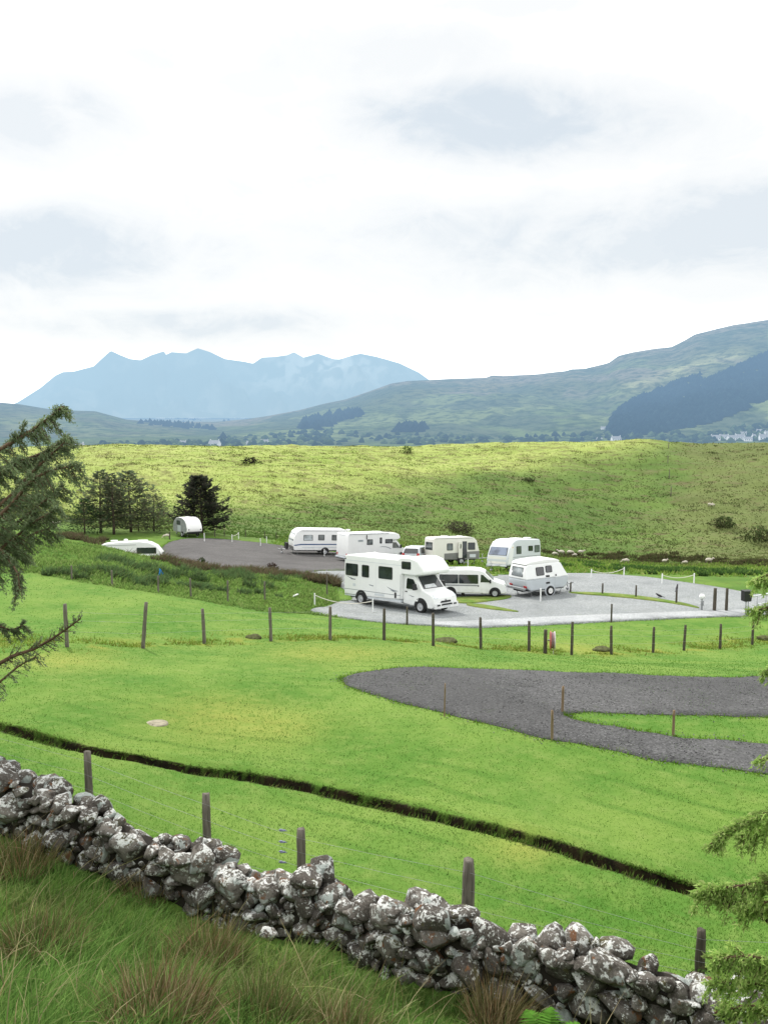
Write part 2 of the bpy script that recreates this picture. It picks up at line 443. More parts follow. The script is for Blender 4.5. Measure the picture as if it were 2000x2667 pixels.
lawn_c = t.mix(t.math('MULTIPLY', t.attr('fence'), t.ramp(t.noise(0.9, 4, .6, P), .45, .65)), lawn_c, (0.20, 0.22, 0.04))
rough_c = t.mix(t.ramp(n1, 0.35, 0.65), (0.070, 0.145, 0.024), (0.115, 0.195, 0.034))
rough_c = t.mix(t.math('MULTIPLY', t.ramp(n2, 0.5, 0.7), 0.5), rough_c, (0.060, 0.050, 0.020))
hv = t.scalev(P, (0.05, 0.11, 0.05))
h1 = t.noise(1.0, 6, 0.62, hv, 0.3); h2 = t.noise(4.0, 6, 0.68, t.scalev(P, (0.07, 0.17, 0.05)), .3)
hb = t.mix(t.ramp(h1, 0.35, 0.62), (0.078, 0.132, 0.032), (0.112, 0.172, 0.042))  # darker low growth, with the cloud shade put into its colour
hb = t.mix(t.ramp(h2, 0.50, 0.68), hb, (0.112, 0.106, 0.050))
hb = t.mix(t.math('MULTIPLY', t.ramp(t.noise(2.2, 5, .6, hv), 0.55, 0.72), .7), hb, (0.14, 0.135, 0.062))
hc = t.mix(t.ramp(h1, 0.30, 0.60), (0.225, 0.300, 0.070), (0.300, 0.350, 0.105))  # yellow-green grass in its sunlit colour
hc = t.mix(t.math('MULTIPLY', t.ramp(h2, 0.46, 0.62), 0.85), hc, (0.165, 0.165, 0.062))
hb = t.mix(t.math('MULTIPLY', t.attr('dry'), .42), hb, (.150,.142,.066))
hill_c = t.mix(t.attr('crest'), hb, hc)  # crest mask blends shaded to sunlit colour: a cloud shadow painted in
col = t.mix(t.attr('lawn'), rough_c, lawn_c)
col = t.mix(t.attr('hill'), col, hill_c)
soil = t.mix(t.ramp(n2, .35, .65), (0.010, 0.008, 0.005), (0.028, 0.020, 0.010))
soil = t.mix(t.math('MULTIPLY', t.ramp(n3, .52, .66), .35), soil, (0.022, 0.045, 0.008))
col = t.mix(t.attr('ditch'), col, soil)
nm = t.bump(t.math('ADD', t.math('MULTIPLY', n2, 1.0), t.math('MULTIPLY', n3, 0.6)), 0.6, 0.06)
MAT_GROUND = t.end(t.bsdf(col, 0.95, 0, nm, 0.1))
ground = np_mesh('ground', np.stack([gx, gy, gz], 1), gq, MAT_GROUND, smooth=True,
    attrs={'lawn': gl, 'hill': gh, 'ditch': gd, 'side': g_side, 'crest': g_sunlit, 'yel': g_yel, 'streak': g_streak, 'dry': g_dry, 'fence': g_fence})
tag(ground, 'grassy slope falling from a rough bank across a mown field to a green hill', kind='structure')

# ---- surfaced areas laid on the ground
def sheet(name, uv, mat, label, step=0.9, lift=0.03, wob=0.12, world=False):
    pl = [hit_smooth(u, v) for (u, v) in uv] if not world else list(uv)
    pl = pl + [pl[0]]
    pl = smooth_line(pl, 2)[:-1]
    pl = dens(pl + [pl[0]], step*0.35)[:-1]
    a = np.array(pl); nrm = np.roll(a, -1, 0) - np.roll(a, 1, 0); nrm = np.stack([-nrm[:, 1], nrm[:, 0]], 1); nrm /= np.linalg.norm(nrm, axis=1)[:, None] + 1e-9
    a = a + nrm * (wob*fbm(a[:, 0]*1.3, a[:, 1]*1.3, 77, 3))[:, None]
    x0, y0 = a.min(0); x1, y1 = a.max(0)
    gxs, gys = np.meshgrid(np.arange(x0+step*.5, x1, step), np.arange(y0+step*.5, y1, step))
    pts = [Vector((p[0], p[1])) for p in a] + [Vector((p, q)) for p, q in zip(gxs.ravel(), gys.ravel())]
    nb = len(a)
    r = delaunay_2d_cdt(pts, [], [list(range(nb))], 1, 1e-5)
    V = np.array([(p.x, p.y) for p in r[0]]); F = [f for f in r[2] if len(f) == 3]
    z = z_ground(V[:, 0], V[:, 1]) + lift
    # a skirt down into the turf
    o = np_mesh(name, np.stack([V[:, 0], V[:, 1], z], 1), np.array(F), mat, smooth=True)
    if o.data.polygons[0].normal.z < 0: o.data.flip_normals()
    bm = bmesh.new(); bm.from_mesh(o.data)
    be = [e for e in bm.edges if len(e.link_faces) == 1]
    ex = bmesh.ops.extrude_edge_only(bm, edges=be)
    for vv in ex['geom']:
        if isinstance(vv, bmesh.types.BMVert): vv.co.z -= .16
    bm.to_mesh(o.data); bm.free()
    tag(o, label, kind='structure')
    return o, a
def gravel_mat(name, a, b, c, wet=0.0):
    t = NT(name); P = t.pos()
    n1 = t.noise(0.5, 5, .6, P); n2 = t.noise(9, 4, .7, P); vo = t.n('TexVoronoi'); vo.inputs['Scale'].default_value = 26; t.l(P, vo.inputs['Vector'])
    cc = t.mix(t.ramp(n1, .3, .7), a, b)
    cc = t.mix(t.math('MULTIPLY', t.ramp(n2, .45, .7), .55), cc, c)
    cr = t.n('SeparateColor'); t.l(vo.outputs['Color'], cr.inputs[0])
    cc = t.mix(t.math('MULTIPLY', t.ramp(cr.outputs[0], .3, 1.0), .6), cc, tuple(x*.45 for x in a))
    cc = t.mix(t.math('MULTIPLY', t.ramp(cr.outputs[1], .75, 1.0), .5), cc, tuple(min(1, x*1.7) for x in b))
    big = t.noise(.18, 6, .65, P, .6); cc = t.mix(t.math('MULTIPLY', t.ramp(big, .46, .66), .45), cc, tuple(x*.62 for x in a)); cc = t.mix(t.math('MULTIPLY', t.ramp(t.noise(1.7, 6, .7, P, .3), .60, .72), .5), cc, (a[0]*.7, a[1]*.85, a[2]*.45))
    nm = t.bump(t.math('ADD', vo.outputs['Distance'], n2), .7, .03)
    return t.end(t.bsdf(cc, .9, 0, nm, .2))
M_GR_DARK = gravel_mat('dark_gravel', (.080,.080,.081), (.112,.111,.112), (.052,.052,.052))
M_GR_FAR = gravel_mat('brown_grey_gravel', (.092,.088,.087), (.125,.119,.117), (.072,.069,.068))
M_GR_PALE = gravel_mat('pale_grey_gravel', (.235,.252,.256), (.31,.325,.326), (.185,.205,.20))
M_ROAD = gravel_mat('pale_road_surface', (.36,.375,.385), (.41,.425,.43), (.33,.345,.35))
path_uv = [(885,1768),(930,1752),(1010,1742),(1100,1738),(1200,1740),(1300,1742),(1450,1750),(1600,1757),(1800,1762),(2000,1766),(2300,1768),
 (2300,1872),(2000,1869),(1900,1865),(1750,1858),(1600,1857),(1500,1857),(1452,1860),(1480,1872),(1560,1888),(1650,1903),(1760,1919),(1880,1930),(2000,1938),(2300,1955),
 (2300,2075),(2000,2016),(1850,1997),(1700,1977),(1570,1952),(1437,1928),(1300,1896),(1200,1873),(1080,1842),(980,1812),(920,1792)]
PATH, PATH_POLY = sheet('gravel_path', path_uv, M_GR_DARK, 'dark grey gravel loop track across the mown field', .6, .018, .16)
far_uv = [(445,1464),(420,1440),(432,1414),(476,1404),(560,1403),(640,1410),(720,1419),(800,1432),(900,1442),(1000,1450),(1060,1462),(1060,1490),(900,1487),(830,1488),(740,1497),(640,1492),(540,1480)]
FARPAD, FARPAD_POLY = sheet('gravel_pitch', far_uv, M_GR_FAR, 'brownish grey gravel pitch area at the back left', 2.0, .05, .25)
lane_uv = [(735,1497),(830,1486),(900,1482),(1000,1478),(1120,1486),(1240,1494),(1320,1500),(1400,1494),(1480,1494),(1560,1494),(1640,1500),(1750,1513),(1850,1526),(1950,1545),(2080,1560),(2300,1570),
 (2300,1586),(2000,1602),(1800,1610),(1600,1620),(1400,1628),(1250,1634),(1150,1632),(1050,1626),(960,1618),(880,1608),(795,1594),(850,1584),(930,1566),(900,1540),(870,1515),(800,1505)]
LANE, LANE_POLY = sheet('pale_gravel_pitch', lane_uv, M_GR_PALE, 'pale grey gravel standing for motorhomes', 1.4, .04, .15)
road_uv = [(1130,1622),(1250,1618),(1400,1610),(1600,1603),(1800,1594),(2000,1588),(2300,1575),(2300,1588),(2000,1602),(1800,1610),(1600,1620),(1400,1628),(1250,1635),(1120,1631)]
ROAD, ROAD_POLY = sheet('site_road', road_uv, M_ROAD, 'pale smooth road along the near edge of the pitches', .9, .075, .06)
# turf strips between the pitches
M_TURF = NT('verge_turf'); _t = M_TURF
_c = _t.mix(_t.ramp(_t.noise(1.2, 5, .6, _t.pos()), .35, .65), (.10,.18,.030), (.19,.225,.060))
_c = _t.mix(_t.math('MULTIPLY', _t.ramp(_t.noise(5, 4, .6, _t.pos()), .5, .7), .5), _c, (.08,.10,.03))
M_TURF = _t.end(_t.bsdf(_c, .95, 0, _t.bump(_t.noise(14, 4, .6, _t.pos()), .6, .05), .1))
VERGES = []
for uv, lb in (([(1180,1559),(1250,1555),(1328,1552),(1334,1560),(1270,1569),(1190,1576)], 'grass strip in front of the campervan between two gravel stands'),
               ([(1215,1574),(1260,1577),(1345,1593),(1350,1597),(1270,1588),(1212,1579)], 'thin tail of grass running from the nearest motorhome towards the road'),
               ([(1480,1544),(1560,1546),(1640,1551),(1700,1560),(1780,1572),(1830,1588),(1795,1582),(1740,1572),(1660,1562),(1560,1553),(1490,1548)], 'thin grass strip along the low dark posts'),
               ([(1100,1490),(1200,1489),(1300,1499),(1290,1503),(1200,1499),(1110,1495)], 'grass strip behind the campervan')):
    o, a = sheet('grass_verge', uv, M_TURF, lb, .8, .085, .1); VERGES.append(a)
# ================================================================== FAR LANDSCAPE (valley, moor, mountains)
R2C = [(560,1100),(640,1092),(700,1083),(780,1068),(850,1050),(900,1040),(960,1020),(1020,998),(1060,992),(1110,990),(1180,986),(1265,983),(1280,977),(1310,979),(1400,974),(1470,966),(1485,961),(1520,960),(1580,945),(1605,926),(1640,917),(1700,907),(1740,903),(1770,888),(1800,870),(1850,858),(1900,845),(1945,838),(2000,831),(2200,800),(2600,770)]
R3C = [(-600,1040),(-200,1040),(0,1048),(50,1052),(120,1064),(190,1069),(250,1071),(290,1082),(330,1093),(400,1099),(480,1104),(560,1114),(620,1122),(700,1134),(800,1150),(900,1165)]
MTC = [(-260,1100),(-100,1080),(0,1068),(50,1047),(110,1010),(150,978),(170,969),(200,967),(250,954),(272,934),(290,918),(297,914),(320,925),(345,935),(372,938),(400,925),(425,917),(433,915),(438,924),(452,917),(490,920),(520,907),(552,917),(590,935),(640,942),(662,947),(685,931),(720,929),(750,925),(768,917),(792,931),(830,921),(870,935),(885,936),(920,925),(940,921),(980,929),(1040,946),(1090,970),(1115,988),(1160,1015),(1230,1050),(1320,1085)]
def el(v):      # height per metre of forward distance on the horizon side
    d = (np.asarray(v, float) - V0) / FPX
    return (-ST - d*CT) / (CT - d*ST)
def az(u): return (np.asarray(u, float) - U0) / FPX / (CT + 0.115*ST)
def crest_at(a, pts, yc):
    return CAMZ + el(np.interp(a, az([p[0] for p in pts]), [p[1] for p in pts])) * yc
ZB = CAMZ - 46.0
def z_far(x, y):
    a = x / y
    base = ZB + 3.0*fbm(x*.004, y*.004, 51, 3) + 30*sstep(2500, 9000, y)*0
    z = base
    # right-hand hill
    yc = 3300 + 250*fbm(a*3, a*0+2.2, 52, 2); yf = 1500 - 150*sstep(.2, .45, a) + 120*fbm(a*9, a*0, 53, 2)
    cz = crest_at(a, R2C, yc)
    tt = np.clip((y-yf)/(yc-yf), 0, 1)
    prof = 0.30*tt + 0.70*tt**1.35
    back = np.where(y > yc, 1 - 0.9*sstep(0, 2200, y-yc), 1.0)
    rel = fbm(x*.0035, y*.0022, 54, 5)*34*np.sin(PI*tt)**.8 + np.abs(fbm(x*.011, y*.004, 55, 4))*16*np.sin(PI*tt)
    z2 = ZB - 4 + (cz-ZB+4)*prof*back + np.where(y < yc, rel, 0)*np.clip((cz-ZB)/220, 0, 1)
    # left-hand low moor
    yc3 = 2700; yf3 = 1450 + 120*fbm(a*8, a*0+7, 56, 2)
    cz3 = crest_at(a, R3C, yc3)
    t3 = np.clip((y-yf3)/(yc3-yf3), 0, 1)
    z3 = ZB - 6 + (cz3-ZB+6)*(t3**1.1)*np.where(y > yc3, 1-sstep(0, 1300, y-yc3), 1) + 8*fbm(x*.006, y*.005, 57, 4)*np.sin(PI*t3)
    return np.maximum(np.maximum(z, z2), z3), z2 > np.maximum(z, z3), z3 > np.maximum(z, z2), tt, t3
fy = np.exp(np.linspace(math.log(400), math.log(11500), 330)); fa = np.concatenate([np.linspace(-1.3, -.6, 30, endpoint=False), np.linspace(-.6, .62, 420, endpoint=False), np.linspace(.62, 1.3, 31)])
A_, Y_ = np.meshgrid(fa, fy); X_ = (A_*Y_).ravel(); Y_ = Y_.ravel()
Z_, is2, is3, tt2, tt3 = z_far(X_, Y_)
# surface colours: fields, heather, pale grass, by place on the land
def row_of(x, y, z):     # apparent row, only used to choose where the land cover changes
    e = (z-CAMZ)/y
    return V0 + FPX*(-ST - e*CT)/(CT - e*ST)
UU = U0 + FPX*(X_/Y_)*(CT + .115*ST); VV = row_of(X_, Y_, Z_)
nA = fbm(X_*.006, Y_*.004, 91, 5); nB = fbm(X_*.016, Y_*.010, 92, 4); nC = fbm(X_*.0022, Y_*.0016, 93, 4)
C = np.zeros((len(X_), 3))
def lay(mask, c):
    m = np.clip(mask, 0, 1)[:, None]; C[:] = C*(1-m) + np.array(c)*m
C[:] = (.050, .090, .040)
lay(sstep(-.15, .35, nA), (.075, .125, .045))
lay(sstep(.10, .40, nB)*.9, (.022, .042, .034))
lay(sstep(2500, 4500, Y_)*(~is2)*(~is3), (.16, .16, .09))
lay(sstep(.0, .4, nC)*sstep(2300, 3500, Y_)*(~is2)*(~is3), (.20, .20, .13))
m2 = is2.astype(float)
lay(m2*sstep(.35, .75, tt2 + .25*nA), (.062, .074, .048))
lay(m2*sstep(.6, .95, tt2 + .22*nC + .1*nB), (.215, .170, .150))
lay(m2*sstep(.05, .4, nB)*.7, (.040, .062, .048))
lay(m2*sstep(.1, .45, nC + .4*nB)*sstep(.1, .25, tt2)*(1-sstep(.55, .8, tt2))*.75, (.11, .145, .055))
lay(m2*np.exp(-((VV-1000 - (UU-1300)*-.12)/22)**2)*np.exp(-((UU-1330)/170)**2)*(.6+.8*nA), (.16, .13, .085))
# pale grass strip above the plantation, and its continuation
cl = np.interp(UU, [1560, 1700, 1850, 2000], [1040, 985, 938, 912])
lay(m2*np.exp(-((VV-cl-6*nB*3)/17)**2)*sstep(1560, 1680, UU)*(1-sstep(1900, 1960, UU))*(.9+.5*nA), (.36, .36, .19))
lay(m2*np.exp(-((VV-1055-14*nA)/12)**2)*np.exp(-((UU-1270)/110)**2)*.8, (.24, .25, .12))
nD = fbm(X_*.0042, Y_*.0026, 96, 5); nE = fbm(X_*.0060+9, Y_*.0034, 97, 5)
lay(m2*sstep(.06, .16, nD)*sstep(.02, .10, tt2)*.9, (.022, .048, .042))
lay(m2*sstep(.16, .24, nE)*sstep(.02, .10, tt2)*(1-sstep(.75, .9, tt2))*.75, (.155, .20, .085))
lay(m2*sstep(.20, .30, -nD)*sstep(.45, .65, tt2)*.8, (.19, .15, .145))
m3 = is3.astype(float)
lay(m3*sstep(.14, .24, nE)*.7, (.13, .15, .085))
lay(m3*sstep(-.2, .3, nA), (.070, .078, .058))
lay(m3*sstep(.0, .4, nB), (.050, .055, .052))
lay(m3*sstep(.25, .6, nC)*.8, (.12, .105, .085))
lay(m3*np.exp(-((VV-1102)/16)**2)*np.exp(-((UU-90)/70)**2), (.20, .22, .09))
lay((1-m3)*(1-m2)*np.exp(-((VV-1094)/9)**2)*(1-sstep(760, 900, UU))*.9, (.33, .30, .20))
lay((1-m2)*(1-m3)*np.exp(-((VV-1102)/7)**2)*np.exp(-((UU-680)/70)**2), (.45, .42, .26))
t = NT('far_land')
c = t.attr('Col', 'Color'); nn = t.noise(.03, 6, .7, t.pos()); n4 = t.noise(.11, 4, .7, t.pos())
c = t.mix(t.math('MULTIPLY', t.ramp(nn, .44, .60), .8), t.mix(.35, c, (.16,.18,.12)), (.020, .040, .036))
c = t.mix(t.math('MULTIPLY', t.ramp(n4, .5, .7), .35), c, (.14, .15, .085))
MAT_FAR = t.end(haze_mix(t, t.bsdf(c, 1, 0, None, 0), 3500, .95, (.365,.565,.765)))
_i = np.arange(len(fy)*len(fa)).reshape(len(fy), len(fa))
fq = np.stack([_i[:-1, :-1].ravel(), _i[:-1, 1:].ravel(), _i[1:, 1:].ravel(), _i[1:, :-1].ravel()], 1)
valley = np_mesh('valley_and_hills', np.stack([X_, Y_, Z_], 1), fq, MAT_FAR, smooth=True, cols=C)
tag(valley, 'wide valley floor with a long heathery hill rising on the right', kind='structure')
_zf2 = Z_.reshape(len(fy), len(fa))
def zf(x, y):
    x = np.atleast_1d(np.asarray(x, float)); y = np.atleast_1d(np.asarray(y, float))
    r = np.interp(np.log(y), np.log(fy), np.arange(len(fy))); c = np.interp(x/y, fa, np.arange(len(fa)))
    r0 = np.clip(r.astype(int), 0, len(fy)-2); c0 = np.clip(c.astype(int), 0, len(fa)-2); fr, fc = r-r0, c-c0
    return (_zf2[r0, c0]*(1-fc)+_zf2[r0, c0+1]*fc)*(1-fr) + (_zf2[r0+1, c0]*(1-fc)+_zf2[r0+1, c0+1]*fc)*fr
def hit_far(u, v): return hit_smooth(u, v, zf, 900.0, 11000.0, 1400)

# the far mountain range
ma = np.linspace(az(-260), az(1320), 420); nt = 60; YC = 13000.0
tm = np.concatenate([np.linspace(0, 1, nt), [1.25, 1.6]])
MA, TM = np.meshgrid(ma, tm); MA = MA.ravel(); TM = TM.ravel()
mc = crest_at(MA, MTC, YC)
mb = ZB + 10
spur = np.sin(PI*np.clip(TM, 0, 1))
Ym = 9000 + (YC-9000)*np.minimum(TM, 1) + np.maximum(TM-1, 0)*3500
prof = np.where(TM <= 1, .25*TM + .75*TM**1.6, 1-(TM-1)*1.3)
Zm = mb + (mc-mb)*prof + spur*(230*fbm(MA*26 + 2*TM, TM*2.4, 71, 5) + 170*np.abs(fbm(MA*55, TM*3, 72, 4)))*np.clip((mc-mb)/900, 0, 1)
Xm = MA*Ym
for arr in (): pass
cm = np.zeros((len(MA), 3)); cm[:] = (.075, .085, .095)
sg = sstep(-.1, .4, fbm(MA*60, TM*5, 73, 4))[:, None]; cm = cm*(1-sg*.6) + np.array((.17, .165, .16))*sg*.6
ug = U0 + FPX*MA
sc = (np.exp(-((ug-850)/150)**2)*sstep(.35, .8, TM)*sstep(-.2, .3, fbm(MA*90, TM*9, 74, 3)))[:, None]; cm = cm*(1-sc*.6) + np.array((.62, .58, .54))*sc*.6
_i = np.arange(len(tm)*len(ma)).reshape(len(tm), len(ma))
mq = np.stack([_i[:-1, :-1].ravel(), _i[:-1, 1:].ravel(), _i[1:, 1:].ravel(), _i[1:, :-1].ravel()], 1)
t = NT('hazy_mountain')
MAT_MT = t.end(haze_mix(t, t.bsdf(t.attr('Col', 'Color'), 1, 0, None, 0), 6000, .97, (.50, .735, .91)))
mts = np_mesh('mountains', np.stack([Xm, Ym, Zm], 1), mq, MAT_MT, smooth=True, cols=cm)
tag(mts, 'jagged pale blue mountain ridge far away in haze', kind='structure')
# pale sea inlet strips on the valley floor
tw = NT('loch_water')
M_WATER = tw.end(haze_mix(tw, tw.bsdf(tw.mix(tw.noise(.02, 3, .5, tw.pos()), (.30,.34,.36), (.38,.42,.43)), .25, 0, None, .5), 6400, .9))
for uv, lb in (([(1030,1172),(1120,1167),(1250,1164),(1330,1163),(1330,1171),(1180,1173),(1060,1177)], 'pale strip of sea loch just above the green crest'),
               ([(600,1098),(680,1096),(740,1099),(720,1103),(640,1103)], 'thin pale strip of water far down the valley')):
    pl = [hit_smooth(u, v, lambda x, y: np.full(len(x), ZB+4.0), 600, 11000) for u, v in uv]
    V = np.array([(p[0], p[1], ZB+4.2) for p in pl]); me_o = MB().add(V, [list(range(len(V)))]).build('loch_water', M_WATER)
    tag(me_o, lb, kind='structure')
# ================================================================== GRASS, RUSHES, SCRUB
M_BLADE = leafy('grass_blade', .45)
def turf_mat():
    t = NT('mown_blade'); c = t.attr('Col', 'Color')
    g = t.n('NewGeometry'); vm = t.n('VectorMath', operation='MULTIPLY_ADD'); t.l(g.outputs['Normal'], vm.inputs[0]); vm.inputs[1].default_value = (.18, .18, .1); vm.inputs[2].default_value = (0, 0, 1)
    nn = t.n('VectorMath', operation='NORMALIZE'); t.l(vm.outputs[0], nn.inputs[0])
    d = t.n('BsdfDiffuse'); t.l(t.mix(t.ramp(t.noise(1.3, 3, .6, t.pos()), .3, .75), t.mix(.12, c, (0, 0, 0)), c), d.inputs['Color']); t.l(nn.outputs[0], d.inputs['Normal'])
    return t.end(d.outputs[0])
M_MOWN = leafy('mown_blade_soft', .5)
M_LEAF = leafy('foliage', .25)
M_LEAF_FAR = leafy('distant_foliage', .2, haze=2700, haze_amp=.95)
def blades(P, H, W, LX, LY, C, seg=2, curve=1.0):
    """blades as flat tapering strips: returns V, quads, tris, colours"""
    n = len(P); ang = RNG.uniform(0, PI, n)
    wx, wy = np.cos(ang)*W*.5, np.sin(ang)*W*.5
    rows = []; cols = []
    for i in range(seg):
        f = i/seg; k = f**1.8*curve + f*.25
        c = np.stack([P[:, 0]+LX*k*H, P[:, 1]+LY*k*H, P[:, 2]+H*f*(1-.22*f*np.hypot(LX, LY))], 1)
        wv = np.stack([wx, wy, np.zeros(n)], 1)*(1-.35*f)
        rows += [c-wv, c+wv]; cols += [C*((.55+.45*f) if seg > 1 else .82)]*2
    tip = np.stack([P[:, 0]+LX*(curve+.25)*H, P[:, 1]+LY*(curve+.25)*H, P[:, 2]+H*(1-.22*np.hypot(LX, LY))], 1)
    rows.append(tip); cols.append(C*1.05)
    m = len(rows)
    V = np.stack(rows, 1).reshape(-1, 3); CC = np.stack(cols, 1).reshape(-1, 3)
    b = np.arange(n)*m
    Q = [np.stack([b+2*i, b+2*i+1, b+2*i+3, b+2*i+2], 1) for i in range(seg-1)]
    T = np.stack([b+2*(seg-1), b+2*(seg-1)+1, b+2*seg], 1)
    return V, (np.concatenate(Q) if Q else np.zeros((0, 4), int)), T, CC
def blade_obj(name, parts, mat=None, parent=None):
    Vs, Qs, Ts, Cs = [], [], [], []; o = 0
    for V, Q, T, C in parts:
        Vs.append(V); Qs.append(Q+o); Ts.append(T+o); Cs.append(C); o += len(V)
    F = [np.concatenate(Ts)]
    q = np.concatenate(Qs)
    if len(q): F = [q] + F
    return np_mesh(name, np.concatenate(Vs), F, mat or M_BLADE, parent, cols=np.concatenate(Cs).clip(0, 1))
def pal(n, cs, w=None):
    cs = np.array(cs); i = RNG.choice(len(cs), n, p=w)
    j = RNG.choice(len(cs), n, p=w); f = RNG.uniform(0, .5, n)[:, None]
    return (cs[i]*(1-f)+cs[j]*f) * RNG.uniform(.82, 1.2, n)[:, None]
G_DARK, G_MID, G_LT, STRAW, RUST = (.10,.215,.048), (.175,.335,.075), (.28,.42,.12), (.60,.52,.30), (.36,.23,.13)
# ---- rough bank in front of the wall
n = 150000
x = RNG.uniform(-8.5, 7.0, n); y = RNG.uniform(2.2, 11.2, n)
keep = (y < y_of_wall(x) - .02) & (np.abs(x) < .62*(y+1.6)+.3)
x, y = x[keep], y[keep]; n = len(x)
cl = fbm(x*.9, y*.9, 201, 3); c2 = fbm(x*2.6, y*2.6, 202, 3)
h = (.16 + .17*sstep(-.3, .5, cl) + .09*c2)*(1-.45*np.exp(-((y_of_wall(x)-y)/.35)**2)) * RNG.uniform(.55, 1.2, n)
dry = sstep(.10, .55, fbm(x*1.3, y*1.3, 203, 3) + RNG.normal(0, .22, n))
col = pal(n, [G_DARK, G_MID, G_LT], [.22, .46, .32])*(1-dry[:, None]*.5) + pal(n, [STRAW, RUST, (.14,.14,.05)], [.3, .3, .4])*dry[:, None]*.5
wind = .30 + .2*fbm(x*.7, y*.7, 204, 2)
P_ = np.stack([x, y, z_ground(x, y)-.02], 1)
ns = 2400
xs_ = RNG.uniform(-7.5, 5.0, ns); ys_ = RNG.uniform(3.0, 10.6, ns)
k = (ys_ < y_of_wall(xs_)-.05) & (fbm(xs_*1.2, ys_*1.2, 208, 3)+RNG.normal(0, .25, ns) > .05); xs_, ys_ = xs_[k], ys_[k]; ns = len(xs_)
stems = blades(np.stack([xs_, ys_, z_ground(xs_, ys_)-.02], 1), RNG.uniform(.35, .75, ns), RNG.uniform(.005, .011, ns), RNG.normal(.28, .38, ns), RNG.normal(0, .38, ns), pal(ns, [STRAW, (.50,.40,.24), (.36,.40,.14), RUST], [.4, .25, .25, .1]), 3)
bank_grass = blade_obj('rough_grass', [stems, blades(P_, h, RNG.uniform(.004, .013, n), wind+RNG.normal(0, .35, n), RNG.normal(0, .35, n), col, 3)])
tag(bank_grass, 'long rough grass on the bank below the stone wall', 'grass', kind='stuff')
# ---- short mown turf
def turf(n, y0, y1, hh, ww):
    r = RNG.uniform(0, 1, n); y = 1/(1/y0 + r*(1/y1-1/y0)); x = RNG.uniform(-.60, .60, n)*(y+1.5)
    d, s = dist_line(x, y, DITCH)
    k = (y > y_of_wall(x)+.6) & (d > .135 + .07*vnoise(x*5, y*5, 9)) & (y < y_lawn_end(x)-.3)
    x, y, d, s = x[k], y[k], d[k], s[k]
    n = len(x)
    st = np.sin(2*PI*(d*s*.8+3.2*.5*(1+fbm(x*.16, y*.16, 9, 2))))
    g = fbm(x*.4, y*.4, 205, 4)
    c = pal(n, [(.096,.240,.028), (.140,.285,.040), (.200,.335,.062)], [.35, .45, .2])
    big = fbm(x*.22+3, y*.30, 207, 4); c = c*(1-.34*sstep(-.10, .40, big))[:, None]*np.array((.92,1,.95))
    sk = streak(x, y, d*s)
    c = (c*.8+c.mean(0)*.2)*(1-.12*np.clip(st, 0, 1)-.75*sk)[:, None]*(1+.16*g)[:, None]
    ye = sstep(.3, .7, fbm(x*.8, y*.8, 206, 4))[:, None]*.45; c = c*(1-ye)+np.array((.29,.34,.09))*ye
    edge = np.exp(-((d-.26)/.10)**2)[:, None]*.4; c = c*(1-edge)+np.array((.25,.24,.08))*edge
    h = hh*RNG.uniform(.5, 1.3, n)*(1+.3*g)
    P = np.stack([x, y, z_ground(x, y)-.008], 1)
    ww = .0011*y
    return blades(P, h*(1+.012*y), ww*RNG.uniform(.7, 1.4, n), RNG.normal(.1, .45, n), RNG.normal(0, .45, n), c, 1)
tf = blade_obj('mown_grass', [turf(330000, 6.0, 41, .026, None)], M_MOWN)
tag(tf, 'short bright mown grass covering the sloping field', 'grass', kind='stuff')
def in_poly(x, y, poly):
    c = np.zeros(len(x), bool); px, py = poly[:, 0], poly[:, 1]; j = len(px)-1
    for i in range(len(px)):
        m = ((py[i] > y) != (py[j] > y)) & (x < (px[j]-px[i])*(y-py[i])/(py[j]-py[i]+1e-12)+px[i]); c ^= m; j = i
    return c
def grow(name, label, cat, n, xy, hh, ww, cols, wts, seg=2, lean=.4, avoid=(), clump=None, mat=None):
    x, y = xy; k = np.ones(len(x), bool)
    for pl in avoid: k &= ~in_poly(x, y, pl)
    x, y = x[k], y[k]; n = len(x)
    h = (hh(x, y) if callable(hh) else hh*np.ones(n))*RNG.uniform(.5, 1.25, n)
    return blades(np.stack([x, y, z_ground(x, y)-.03], 1), h, ww*RNG.uniform(.6, 1.4, n), RNG.normal(.08, lean, n), RNG.normal(0, lean, n), pal(n, cols, wts), seg)
def clump_xy(cx, cy, rad, per):
    a = RNG.uniform(0, 2*PI, (len(cx), per)); r = np.sqrt(RNG.uniform(0, 1, (len(cx), per)))*np.asarray(rad)[:, None]
    return (cx[:, None]+np.cos(a)*r).ravel(), (cy[:, None]+np.sin(a)*r).ravel()
ALLPOLY = [FARPAD_POLY, LANE_POLY, PATH_POLY]
